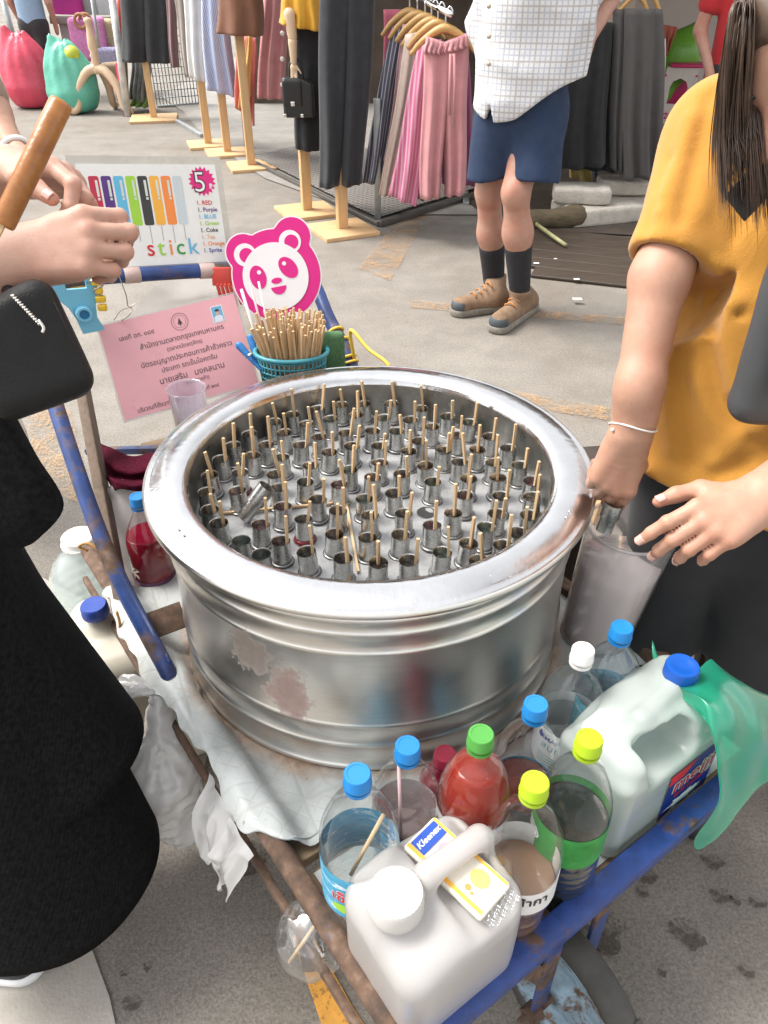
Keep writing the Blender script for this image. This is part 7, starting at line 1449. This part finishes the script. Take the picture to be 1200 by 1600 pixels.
lg_ = sdf_mesh(lambda p: np.minimum(rc(p, (-0.66, 0.68, 0.08), (-0.66, 0.79, 0.92), 0.04, 0.06), rc(p, (-0.66, 0.84, 0.08), (-0.66, 0.84, 0.92), 0.04, 0.06)), (-0.8, 0.55, 0.02), (-0.55, 0.95, 1.02), 0.016)
lb2 = body_part('body', [a1, a2, up_, lg_], SKIN1, lp); flush(lb2, ORG[lb2])
for q in n1+n2: mesh('fingernail', nail_mesh(q), NAIL, lb2)
mesh('hair', sdf_mesh(lambda p: smax(ell(p, (-0.675, 0.86, 1.52), (0.11, 0.095, 0.12)), -ell(p, wL((0, 0.09, -0.02)), (0.07, 0.06, 0.09), ML_), 0.01), (-0.85, 0.7, 1.35), (-0.5, 1.0, 1.7), 0.01), LASH, lp)
def m_floral(name, base, sc1=90):
    m, t, p = nt(name); co = coords(t); v = N(t, 'ShaderNodeTexVoronoi'); v.inputs['Scale'].default_value = sc1; t.links.new(co, v.inputs['Vector']); k = ramp(t, v.outputs['Distance'], [(0.28, (1,)*3), (0.4, (0,)*3)]).outputs[0]
    h = N(t, 'ShaderNodeSeparateColor'); t.links.new(v.outputs['Color'], h.inputs[0]); col = ramp(t, h.outputs[0], [(0, (0.42, 0.1, 0.1)), (0.33, (0.16, 0.18, 0.1)), (0.55, (0.2, 0.16, 0.16)), (0.8, (0.5, 0.22, 0.24))], 'CONSTANT').outputs[0]
    t.links.new(mixc(t, k, base, col), p.inputs['Base Color']); p.inputs['Roughness'].default_value = 0.9; bump(t, p, noise(t, co, 18, 4), 0.4, 0.01); return m
mesh('blouse', sdf_mesh(lambda p: smax(smin(rc(p, (-0.66, 0.86, 1.28), (-0.62, 0.86, 0.95), 0.155, 0.165, (1, 0, 0), 0.82), rc(p, (-0.69, 0.80, 1.30), E1_+V3(-0.02, 0, 0.03), 0.07, 0.065), 0.05)-0.006*waves(p, 141, 30), 0.92-p[:, 2], 0.005), (-0.9, 0.62, 0.88), (-0.42, 1.1, 1.46), 0.009), m_floral('floral_blouse', (0.66, 0.6, 0.52), 70), lp)
def m_knit():
    m, t, p = nt('black_knit'); co = coords(t, 'UV'); w = N(t, 'ShaderNodeTexWave'); w.inputs['Scale'].default_value = 40; w.inputs['Distortion'].default_value = 2.5; w.inputs['Detail'].default_value = 3; w.inputs['Detail Scale'].default_value = 6; t.links.new(co, w.inputs['Vector'])
    f = noise(t, coords(t), 140, 3); t.links.new(ramp(t, f, [(0.35, (0.004, 0.004, 0.0045)), (0.7, (0.012, 0.012, 0.013))]).outputs[0], p.inputs['Base Color']); p.inputs['Roughness'].default_value = 1.0; p.inputs['Specular IOR Level'].default_value = 0.15; bump(t, p, mixc(t, 0.6, w.outputs['Fac'], noise(t, coords(t), 330, 3)), 0.45, 0.003); return m
KNIT = m_knit()
def drape(spec, n=90, folds=9, amp=0.03, ph=0.0, m=30, wob=0.012):
    zs = [q[0] for q in spec]; rings = []
    for k in range(m):
        t_ = k/(m-1); z = zs[0]+(zs[-1]-zs[0])*t_; g = lambda j: float(np.interp(-z, [-q for q in zs], [q[j] for q in spec])); a = np.linspace(0, 2*PI, n, endpoint=False)
        rr = 1+amp*t_*(np.sin(folds*a+ph+0.8*math.sin(t_*3))+0.5*np.sin((folds*2-3)*a+1.3+ph)); zz = z+wob*t_*np.sin(a*3+ph)
        rings.append(np.stack([g(1)+g(3)*rr*np.cos(a), g(2)+g(4)*rr*np.sin(a), zz], 1))
    last = rings[-1]; cen = last.mean(0); rings.append(cen+(last-cen)*0.955+V3(0, 0, 0.004)); rings.append(cen+(last-cen)*0.72+V3(0, 0, 0.12)); return loft(rings, cap0=True)
mesh('skirt', drape([(0.98, -0.67, 0.84, 0.10, 0.13), (0.60, -0.645, 0.77, 0.165, 0.17), (0.235, -0.615, 0.715, 0.225, 0.19)], folds=5, amp=0.007, ph=0.6), KNIT, lp)
mesh('cardigan', drape([(1.0, -0.70, 0.85, 0.115, 0.15), (0.70, -0.660, 0.82, 0.155, 0.16), (0.45, -0.603, 0.785, 0.208, 0.18)], folds=4, amp=0.008, ph=2.2, m=26), KNIT, lp)
ctl = [[(-30, 615, 0.93), (5, 630, 0.92), (25, 650, 0.93)], [(-30, 680, 0.92), (22, 690, 0.90), (58, 712, 0.93)], [(-30, 760, 0.93), (40, 760, 0.91), (100, 788, 0.94)], [(-30, 820, 0.95), (20, 826, 0.93), (60, 842, 0.95)], [(-30, 860, 0.99), (5, 856, 0.98), (30, 858, 1.0)]]
G = resamp(np.array([[ad(*q) for q in r] for r in ctl]), 7, 8); mesh('cardigan_front', sheet(lambda a, b: G, G.shape[0], G.shape[1], 0.008), KNIT, lp)
SOLE = plastic('sole_white', (0.72, 0.72, 0.72), 0.5); sx_, sy_ = -0.575, 0.585
for k, (x, y) in enumerate(((-0.715, 0.65), (-0.71, 0.82))):
    sh = mesh('shoe', sdf_mesh(lambda p: smax(smin(rc(p, (x-0.13, y+0.02, 0.05), (x+0.06, y, 0.035), 0.045, 0.040), rc(p, (x-0.12, y+0.02, 0.06), (x-0.12, y+0.02, 0.11), 0.042, 0.04), 0.03), 0.02-p[:, 2], 0.004), (x-0.22, y-0.1, 0), (x+0.13, y+0.1, 0.17), 0.008), BLACKC, lp)
    mesh('sole', sdf_mesh(lambda p: smax(rc(p, (x-0.13, y+0.02, 0.022), (x+0.06, y, 0.022), 0.049, 0.045), np.abs(p[:, 2]-0.016)-0.014, 0.003), (x-0.22, y-0.1, -0.01), (x+0.13, y+0.1, 0.06), 0.007), SOLE, sh)
wc = R2+unit(R2-E2_)*-0.005; Mb = frame(unit(R2-E2_))
br = mesh('bracelet', tube([wc+Mb@V3(0.034*math.cos(x), 0.030*math.sin(x), 0) for x in a], 0.0013, 6, closed=True), M_('brown_cord', (0.25, 0.08, 0.03), 0.6), lp)
for x in a[::3]: mesh('bead', lathe([(0.0001, -0.003), (0.0028, 0), (0.0001, 0.003)], 8, wc+Mb@V3(0.035*math.cos(x), 0.031*math.sin(x), 0)), M_('orange_bead', (0.5, 0.16, 0.04), 0.4), br)
# her black handbag
hb_ = ad(62, 545, 0.84); blk = thing('handbag', 'black leather shoulder bag hanging at the left person side', 'handbag', hb_-V3(0, 0, 0.1)); Vv = unit(V3(0, 0, CAMH)-hb_); Xb = unit(V3(1, 0, 0)-Vv*Vv[0]); Yb = np.cross(Vv, Xb); rl = 0.34; Xc = Xb*math.cos(rl)+Yb*math.sin(rl); Yc = -Xb*math.sin(rl)+Yb*math.cos(rl); MB = basis(Xc, Yc, Vv)
LEATH2 = M_('soft_black_leather', (0.010, 0.0095, 0.0095), 0.5, 0, 0.2, 25, 0.6, 330, 0.0012, **{'Specular IOR Level': 0.25})
def lbag(p):
    q = (p-hb_.astype(np.float32))@MB.astype(np.float32); return smax(rbox(q, (-0.016, 0.004, 0), (0.056, 0.066, 0.030), 0.022), half(q, (-0.02, 0.062, 0), (-0.5, 1, 0)), 0.016)-0.002*waves(p, 151, 30)
bb_o = mesh('bag_body', sdf_mesh(lbag, hb_-0.13, hb_+0.13, 0.005, 1), LEATH2, blk)
mesh('seam_piping', tube([hb_+MB@V3(*q) for q in ((-0.055, -0.054, 0.0225), (0.020, -0.054, 0.0225), (0.030, -0.046, 0.0225), (0.033, -0.03, 0.0225), (0.033, 0.04, 0.0225))], 0.0022, 6), LEATH2, bb_o)
ZIPM = M_('nickel', (0.6, 0.58, 0.55), 0.3, 1.0)
z0_, z1_ = ad(20, 462, 0.79), ad(62, 506, 0.79)
for k in range(13): mesh('zip_tooth', box(*(z0_+(z1_-z0_)*k/12), 0.0035, 0.0035, 0.0022, 0.0005), ZIPM, blk)
mesh('zip_pull', tube(spline([ad(60, 500, 0.785), ad(68, 512, 0.785), ad(66, 520, 0.785)], 5), 0.0018, 6), ZIPM, blk); mesh('strap', tube(spline([ad(22, 470, 0.83), ad(4, 440, 0.87), ad(-30, 400, 0.92), V3(-0.62, 0.80, 1.30)], 6), 0.007, 8), LEATH2, blk)
# popsicle in front
pp0, pp1 = ad(96, 160, 0.64), ad(4, 352, 0.64); axp = unit(pp0-pp1); Lp = float(np.linalg.norm(pp0-pp1))
ps = thing('popsicle', 'orange brown cola popsicle on a stick close to the camera', 'popsicle', pp1)
m, t, p = nt('cola_ice'); co = coords(t); t.links.new(ramp(t, noise(t, co, 45, 5, 0.65), [(0.3, (0.24, 0.085, 0.018)), (0.7, (0.42, 0.18, 0.045))]).outputs[0], p.inputs['Base Color']); p.inputs['Roughness'].default_value = 0.3; p.inputs['Subsurface Weight'].default_value = 0.4; p.inputs['Subsurface Radius'].default_value = (0.02, 0.008, 0.003); p.inputs['Subsurface Scale'].default_value = 0.5; bump(t, p, noise(t, co, 120, 4), 0.35, 0.002)
v, f, _ = lathe([(0.0001, 0), (0.0084, 0), (0.0095, 0.002), (0.0098, Lp*0.5), (0.0096, Lp-0.003), (0.0088, Lp), (0.0001, Lp+0.0005)], 32); mesh('ice', xf((v, f), frame(axp), pp1), m, ps)
mesh('stick', beam(pp1-axp*0.055, pp1+axp*0.03, 0.0042, 0.0042, (0, 1, 0), 0.0006), BAMBOO, ps)

# ------------------------------------------------------------------ man in checked shirt and navy shorts
mp_ = thing('person', 'man in checked white shirt, navy shorts and hiking shoes walking past the stall', 'person', (0.60, 3.80, 0))
A1, K1, H1 = ay(773, 452, 3.95), ay(763, 300, 3.86), ay(785, 165, 3.80); A2, K2, H2 = ay(813, 452, 3.73), ay(806, 300, 3.66), ay(842, 165, 3.76)
CH = ay(820, -60, 3.72); HP = ay(818, 150, 3.77); HD = V3(0.62, 3.66, 1.66); hm, wm, Mm = head_sdf(HD, V3(-0.5, -0.8, -0.15), V3(0, 0, 1), 1.05)
SH = V3(0.86, 3.80, 1.42); EB = ay(972, -40, 3.92); HN = ay(908, 82, 3.72)
def man(p):
    d = smin(rc(p, A1, A1*0.4+K1*0.6, 0.040, 0.061), rc(p, A1*0.4+K1*0.6, K1, 0.061, 0.057), 0.05); d = smin(d, rc(p, K1, H1, 0.062, 0.09), 0.03)
    e = smin(rc(p, A2, A2*0.4+K2*0.6, 0.040, 0.064), rc(p, A2*0.4+K2*0.6, K2, 0.064, 0.059), 0.05); e = smin(e, rc(p, K2, H2, 0.064, 0.092), 0.03)
    d = smin(d, ell(p, K1+V3(-0.01, -0.042, 0.0), (0.034, 0.022, 0.05)), 0.04); e = smin(e, ell(p, K2+V3(-0.01, -0.042, 0.0), (0.034, 0.022, 0.05)), 0.04)
    d = np.minimum(d, e); d = smin(d, rc(p, HP, V3(0.60, 3.76, 1.40), 0.16, 0.17, (-0.3, -0.95, 0), 0.65), 0.05); d = smin(d, smin(hm(p), rc(p, (0.61, 3.74, 1.42), (0.62, 3.69, 1.56), 0.065, 0.06), 0.03), 0.04)
    arm = smin(rc(p, SH, EB, 0.058, 0.05), rc(p, EB, HN+V3(0.01, 0, 0.04), 0.052, 0.036), 0.03); arm = smin(arm, ell(p, HN, (0.045, 0.03, 0.055)), 0.03)
    arm2 = smin(rc(p, (0.47, 3.80, 1.42), (0.47, 3.97, 1.17), 0.055, 0.05), rc(p, (0.47, 3.97, 1.17), (0.58, 4.05, 1.0), 0.05, 0.034), 0.03)
    return np.minimum(d, np.minimum(arm, arm2))
mb_ = mesh('body', sdf_mesh(man, (0.15, 3.45, 0.03), (1.12, 4.12, 1.85), 0.010, 1), SKIN3, mp_)
NAVYS = M_('navy_twill', (0.014, 0.030, 0.072), 0.85, 0, 0.15, 9, 0.35, 320, 0.001)
def shorts(p):
    d = rc(p, HP+V3(0, 0, 0.0), HP-V3(0, 0, 0.06), 0.185, 0.195, (-0.3, -0.95, 0), 0.66)
    q1, q2 = ay(760, 300, 3.80), ay(832, 300, 3.67); d = smin(d, smin(rc(p, H1, q1, 0.115, 0.108), rc(p, H2, q2, 0.122, 0.118), 0.03), 0.03)
    d = d-0.010*waves(p, 161, 18, 7, axis=(0.2, 0, 1), squash=0.5); hem = 0.665+0.02*np.sin(p[:, 0]*12); d = smax(d, hem-p[:, 2], 0.005)
    return d
mesh('shorts', sdf_mesh(shorts, (0.25, 3.45, 0.6), (0.95, 4.1, 1.15), 0.010, 1), NAVYS, mp_)
def m_check():
    m, t, p = nt('tattersall'); co = coords(t); s = N(t, 'ShaderNodeSeparateXYZ'); t.links.new(co, s.inputs[0]); u = math_(t, 'ADD', math_(t, 'MULTIPLY', s.outputs[0], 0.95), math_(t, 'MULTIPLY', s.outputs[1], -0.3)); k = []
    for x, per, du in ((u, 0.021, 0.17), (s.outputs[2], 0.021, 0.17), (u, 0.063, 0.07), (s.outputs[2], 0.063, 0.07)):
        k.append(ramp(t, math_(t, 'FRACT', math_(t, 'DIVIDE', math_(t, 'ADD', x, 5.0), per)), [(0, (0,)*3), (0.5-du, (0,)*3), (0.5-du*0.5, (1,)*3), (0.5+du*0.5, (1,)*3), (0.5+du, (0,)*3)]).outputs[0])
    c = mixc(t, math_(t, 'MULTIPLY', math_(t, 'MAXIMUM', k[0], k[1]), 0.65), (0.66, 0.66, 0.67), (0.36, 0.39, 0.47)); c = mixc(t, math_(t, 'MULTIPLY', math_(t, 'MAXIMUM', k[2], k[3]), 0.5), c, (0.42, 0.36, 0.3))
    t.links.new(c, p.inputs['Base Color']); p.inputs['Roughness'].default_value = 0.9; bump(t, p, noise(t, co, 14, 5, 0.6, 0.5), 0.5, 0.012); return m
def shirt(p):
    d = rc(p, (0.63, 3.75, 1.40), HP+V3(0.015, 0, -0.05), 0.215, 0.22, (-0.3, -0.95, 0), 0.76); d = smin(d, rc(p, (0.80, 3.80, 1.44), SH+(EB-SH)*0.75, 0.09, 0.085), 0.05); d = smin(d, rc(p, (0.47, 3.80, 1.44), (0.45, 3.93, 1.25), 0.085, 0.08), 0.05)
    d = d-0.026*waves(p, 171, 15, 7, axis=(0.3, 0, 1), squash=0.6)-0.010*(1-2*np.abs(waves(p, 172, 26, 4)))-0.006
    x = (p[:, 0]-0.60)*0.95+(p[:, 1]-3.75)*-0.3; hem = 0.955+0.10*np.abs(x)*1.3-0.06*np.cos(np.clip((x+0.12)*9, -PI, PI)); hem = np.where(x > 0, hem+x*0.12, hem); slit = np.maximum(0, 0.018-np.abs(x+0.115))*4
    return smax(smax(d, hem+slit-p[:, 2], 0.005), -rc(p, HP-V3(0, 0, 0.2), HP-V3(0, 0, 0.02), 0.19, 0.17, (-0.3, -0.95, 0), 0.7), 0.006)
shr = mesh('shirt', sdf_mesh(shirt, (0.15, 3.4, 0.82), (1.15, 4.1, 1.62), 0.010, 1), m_check(), mp_)
for v in (10, 57, 100):
    c = ay(764, v, 3.575); mesh('button', xf(lathe([(0.009, 0), (0.009, 0.004), (0.0001, 0.005)], 12), basis(V3(1, -0.3, 0), V3(0, 0, 1), unit(V3(-0.3, -1, 0.1))), c), M_('horn_button', (0.45, 0.38, 0.28), 0.4), shr)
SOCK = M_('black_sock', (0.022, 0.022, 0.025), 0.95, 0, 0.2, 40, 0.8, 260, 0.003)
BOOT = M_('tan_suede', (0.215, 0.135, 0.082), 0.85, 0, 0.3, 22, 0.6, 160, 0.004); TOE = M_('slate_rubber', (0.055, 0.066, 0.075), 0.7, 0, 0.2, 30); BSOLE = M_('grey_sole', (0.2, 0.18, 0.15), 0.8, 0, 0.3, 30, 0.5, 60)
for A, K, toe, heel in ((A1, K1, az(712, 478, 0.05), az(782, 468, 0.05)), (A2, K2, az(776, 505, 0.05), az(826, 470, 0.05))):
    mesh('sock', sdf_mesh(lambda p: smax(rc(p, A-V3(0, 0, 0.02), A*0.45+K*0.55, 0.050, 0.068)-0.0015*waves(p, 5, 60), half(p, A*0.52+K*0.48, K-A), 0.004), np.minimum(A, K)-0.12, np.maximum(A, K)+0.12, 0.008), SOCK, mp_)
    dr = unit(toe-heel); sd = np.cross(V3(0, 0, 1), dr); an = V3(A[0], A[1], 0.12)
    def boot(p): 
        d = smin(rc(p, heel+V3(0, 0, 0.0), toe-dr*0.03, 0.052, 0.050, (0, 0, 1), 0.9), rc(p, heel+dr*0.04+V3(0, 0, 0.03), an+V3(0, 0, 0.03), 0.050, 0.058), 0.05); return smax(smax(d-0.003*waves(p, 181, 50), 0.03-p[:, 2], 0.006), p[:, 2]-0.155, 0.01)
    lo, hi = bb([heel, toe, an], 0.09); bt = mesh('shoe', sdf_mesh(boot, lo-V3(0, 0, 0.06), hi+V3(0, 0, 0.04), 0.008, 1), BOOT, mp_)
    mesh('sole', sdf_mesh(lambda p: smax(rc(p, heel*V3(1, 1, 0)+V3(0, 0, 0.018), toe*V3(1, 1, 0)-dr*0.03+V3(0, 0, 0.018), 0.058, 0.056), np.abs(p[:, 2]-0.019)-0.019, 0.004), lo-V3(0, 0, 0.06), hi, 0.008), BSOLE, bt)
    mesh('toe_cap', sdf_mesh(lambda p: smax(smax(rc(p, heel, toe-dr*0.03, 0.0545, 0.0525, (0, 0, 1), 0.9), half(p, toe-dr*0.032, -dr), 0.006), np.abs(p[:, 2]-0.05)-0.028, 0.006), lo-V3(0, 0, 0.06), hi, 0.007), TOE, bt)
    for j in range(4):
        c = toe*(0.62-0.11*j)+heel*(0.38+0.11*j)+V3(0, 0, 0.055+0.014*j); mesh('lace', tube([c-sd*0.03-V3(0, 0, 0.012), c+V3(0, 0, 0.006), c+sd*0.03-V3(0, 0, 0.012)], 0.0045, 6), M_('orange_lace', (0.5, 0.2, 0.06), 0.7), bt)

# ------------------------------------------------------------------ people further off
def simple_person(label, base, H, top, legs_m, facing, extra=None, skin=SKIN3, topname='shirt'):
    b = np.array(base, float); t = thing('person', label, 'person', b); F = unit(facing); L = np.cross(V3(0, 0, 1), F); w = lambda x, y, z: b+L*x+F*y+V3(0, 0, z*H)
    hs, ww, Mx = head_sdf(w(0, 0.02, 0.925), F, (0, 0, 1), H/1.7)
    joints = extra or [((0.19, 0, 0.80), (0.25, 0.02, 0.62), (0.22, 0.12, 0.47)), ((-0.19, 0, 0.80), (-0.25, 0.02, 0.62), (-0.22, 0.12, 0.47))]
    def f(p):
        d = smin(hs(p), rc(p, w(0, 0, 0.82), w(0, 0.01, 0.88), 0.06, 0.055), 0.03); d = smin(d, rc(p, w(0, 0, 0.78), w(0, 0, 0.55), 0.13, 0.13, F, 0.65), 0.05)
        for a_, e_, h_ in joints: d = smin(d, smin(rc(p, w(*a_), w(*e_), 0.05, 0.042), smin(rc(p, w(*e_), w(*h_), 0.042, 0.03), ell(p, w(*h_)-V3(0, 0, 0.04), (0.03, 0.03, 0.06)), 0.02), 0.02), 0.03)
        return d
    mesh('body', sdf_mesh(f, b+V3(-0.5, -0.5, 0.4*H), b+V3(0.5, 0.5, H*1.06), 0.018, 1), skin, t)
    mesh(topname, sdf_mesh(lambda p: smax(smin(rc(p, w(0, 0, 0.78), w(0, 0, 0.50), 0.165, 0.17, F, 0.7), smin(*[rc(p, w(*j[0]), w(*[(q+r)/2 for q, r in zip(j[0], j[1])]), 0.075, 0.068) for j in joints], 0.0), 0.05)-0.008*waves(p, 191, 16), w(0, 0, 0.475)[2]-p[:, 2], 0.006), b+V3(-0.5, -0.5, 0.4*H), b+V3(0.5, 0.5, H*0.95), 0.018, 1), top, t)
    mesh('trousers', sdf_mesh(lambda p: smin(rc(p, w(0, 0, 0.55), w(0, 0, 0.50), 0.15, 0.16, F, 0.75), np.minimum(rc(p, w(0.085, 0, 0.48), w(0.10, 0, 0.03), 0.10, 0.065), rc(p, w(-0.085, 0, 0.48), w(-0.10, 0.03, 0.03), 0.10, 0.065)), 0.05)-0.006*waves(p, 195, 20), b+V3(-0.4, -0.4, -0.03), b+V3(0.4, 0.4, H*0.66), 0.02, 1), legs_m, t)
    for sx in (-1, 1): mesh('shoe', sdf_mesh(lambda p: smax(rc(p, w(sx*0.1, -0.06, 0.02), w(sx*0.11, 0.14, 0.02), 0.045, 0.042), 0.003-p[:, 2], 0.004), b+V3(-0.3, -0.3, -0.01), b+V3(0.3, 0.3, 0.12), 0.016), SHOE, t)
    if skin is not None: mesh('hair', sdf_mesh(lambda p: smax(ell(p, w(0, -0.01, 0.95), (0.095, 0.10, 0.10)), -ell(p, ww((0, 0.09, -0.02)), (0.07, 0.06, 0.09), Mx), 0.01), b+V3(-0.2, -0.2, H*0.85), b+V3(0.2, 0.2, H*1.06), 0.015), LASH, t)
    return t
q = ay(1122, 120, 5.8); simple_person('person in red shirt standing in the shop beside the stool', (q[0]+0.10, 5.8, 0.012), 1.72, fab('scarlet', (0.45, 0.02, 0.025)), CHAR, (-0.3, -1, 0), [((0.19, 0, 0.80), (0.25, 0.02, 0.62), (0.2, 0.2, 0.5)), ((-0.22, 0.02, 0.80), (-0.27, 0.03, 0.63), (-0.16, 0.17, 0.50))])
q = az(56, 150, 0); simple_person('person in black trousers and pale blue top behind the red bag', (ay(57, 60, 10.9)[0], 10.9, 0), 1.66, fab('denim_pale', (0.24, 0.36, 0.5)), CHAR, (0.2, 1, 0))
# arm of somebody at the far left edge
q = ay(-34, 200, 2.05); bl = (q[0]-0.36, 2.1, 0.0)
t = thing('person', 'person in taupe sleeve with white watch, only an arm in view at the left edge', 'person', bl); sA, eA, wA = ay(-75, 70, 2.0), ay(-18, 176, 1.95), ay(24, 236, 1.85)
def ex(p): d = smin(rc(p, sA, eA, 0.055, 0.047), rc(p, eA, wA, 0.045, 0.028), 0.03); d = smin(d, ell(p, wA+unit(wA-eA)*0.05, (0.035, 0.03, 0.045)), 0.03); d = np.minimum(d, rc(p, (bl[0]-0.12, 2.1, 1.4), (bl[0]-0.12, 2.1, 0.1), 0.12, 0.08)); d = np.minimum(d, rc(p, sA, (bl[0]-0.12, 2.1, 1.38), 0.055, 0.08)); d = np.minimum(d, rc(p, (bl[0]-0.12, 2.1, 1.4), (bl[0]-0.1, 2.08, 1.6), 0.055, 0.05)); return np.minimum(d, ell(p, (bl[0]-0.1, 2.08, 1.62), (0.08, 0.09, 0.115)))
mesh('body', sdf_mesh(ex, (bl[0]-0.5, 1.6, 0.0), (bl[0]+0.75, 2.4, 1.8), 0.016, 1), SKIN2, t)
mesh('shirt', sdf_mesh(lambda p: smin(smax(rc(p, sA, eA, 0.068, 0.06), half(p, eA-unit(eA-sA)*0.0, eA-sA), 0.005), np.minimum(rc(p, sA, (bl[0]-0.12, 2.1, 1.36), 0.07, 0.1), rc(p, (bl[0]-0.12, 2.1, 1.4), (bl[0]-0.12, 2.1, 0.85), 0.17, 0.17)), 0.04)-0.004*waves(p, 3, 40), (bl[0]-0.5, 1.6, 0.6), (bl[0]+0.75, 2.4, 1.7), 0.016, 1), fab('taupe_shirt', (0.27, 0.2, 0.15)), t)
mesh('trousers', sdf_mesh(lambda p: rc(p, (bl[0]-0.12, 2.1, 0.9), (bl[0]-0.12, 2.1, 0.05), 0.17, 0.1), (bl[0]-0.4, 1.8, -0.1), (bl[0]+0.2, 2.4, 1.2), 0.025, 1), CHAR, t)
Mb = frame(unit(wA-eA)); mesh('watch', tube([wA+Mb@V3(0.032*math.cos(x), 0.032*math.sin(x), 0) for x in a], 0.006, 8, closed=True), plastic('watch_white', (0.75, 0.73, 0.72)), t)
# somebody in a floral dress on a tall wooden stool behind the vendor
fs = thing('person', 'seated person in white floral dress behind the vendor', 'person', (0.920, 1.86, 0.0))
FLOR = m_floral('white_floral', (0.62, 0.60, 0.60), 150)
mesh('body', sdf_mesh(lambda p: smin(smin(rc(p, (0.920, 1.88, 0.82), (0.890, 1.88, 1.30), 0.14, 0.13), ell(p, (0.880, 1.86, 1.58), (0.08, 0.09, 0.115)), 0.03), smin(rc(p, (0.890, 1.87, 1.3), (0.880, 1.86, 1.5), 0.06, 0.05), smin(rc(p, (0.920, 1.85, 0.8), (1.090, 1.60, 0.78), 0.08, 0.07), rc(p, (1.090, 1.60, 0.78), (1.090, 1.62, 0.35), 0.06, 0.04), 0.02), 0.03), 0.03), (0.640, 1.45, 0.28), (1.2, 2.1, 1.75), 0.018, 1), SKIN1, fs)
mesh('dress', sdf_mesh(lambda p: smax(smin(rc(p, (0.880, 1.87, 1.32), (0.920, 1.88, 0.92), 0.155, 0.17, (-0.3, -0.9, 0), 0.85), rc(p, (0.920, 1.87, 0.88), (1.060, 1.64, 0.82), 0.17, 0.12), 0.06)-0.010*waves(p, 201, 18, 6, axis=(0, 0, 1)), 0.74-p[:, 2]+0.02*np.sin(p[:, 0]*20), 0.006), (0.590, 1.4, 0.6), (1.2, 2.2, 1.6), 0.012, 1), FLOR, fs)
mesh('hair', sdf_mesh(lambda p: ell(p, (0.890, 1.89, 1.62), (0.095, 0.095, 0.12)), (0.690, 1.7, 1.45), (1, 2.1, 1.8), 0.015), LASH, fs)
def stool(label, c, h, w, m_seat, m_leg, rz=0.3, splay=0.05):
    t = thing('wooden_stool', label, 'stool', c); R = rotz(rz); c = np.array(c, float)
    mesh('seat', xf(box(0, 0, h-0.016, w, w, 0.032, 0.006), R, c), m_seat, t)
    for sx in (-1, 1):
        for sy in (-1, 1): mesh('leg', beam(c+R@V3(sx*(w/2-0.03+splay), sy*(w/2-0.03+splay), 0), c+R@V3(sx*(w/2-0.04), sy*(w/2-0.04), h-0.033), 0.035, 0.035, (1, 0, 0), 0.004), m_leg, t)
    for sx in (-1, 1):
        k = w/2-0.035+splay*0.6
        mesh('stretcher', beam(c+R@V3(sx*k, -k, h*0.35), c+R@V3(sx*k, k, h*0.35), 0.022, 0.022), m_leg, t); mesh('stretcher', beam(c+R@V3(-k, sx*k, h*0.42), c+R@V3(k, sx*k, h*0.42), 0.022, 0.022), m_leg, t)
stool('tall pale wooden stool under the floral dress', (0.93, 1.88, 0), 0.72, 0.34, NEWWOOD_B, NEWWOOD)
stool('dark weathered wooden stool between the vendor legs and the cart', (0.60, 1.36, 0), 0.60, 0.30, DARKWOOD, DARKWOOD, 0.15, 0.02)
stool('honey coloured wooden stool at the right edge beside the vendor', (1.0, 1.12, 0), 0.45, 0.30, m_wood('honey_wood', (0.55, 0.27, 0.06), 1, 0.45, 0.2, 0), m_wood('honey_leg', (0.55, 0.27, 0.06), 1, 0.45, 0.2), 0.2, 0.05)
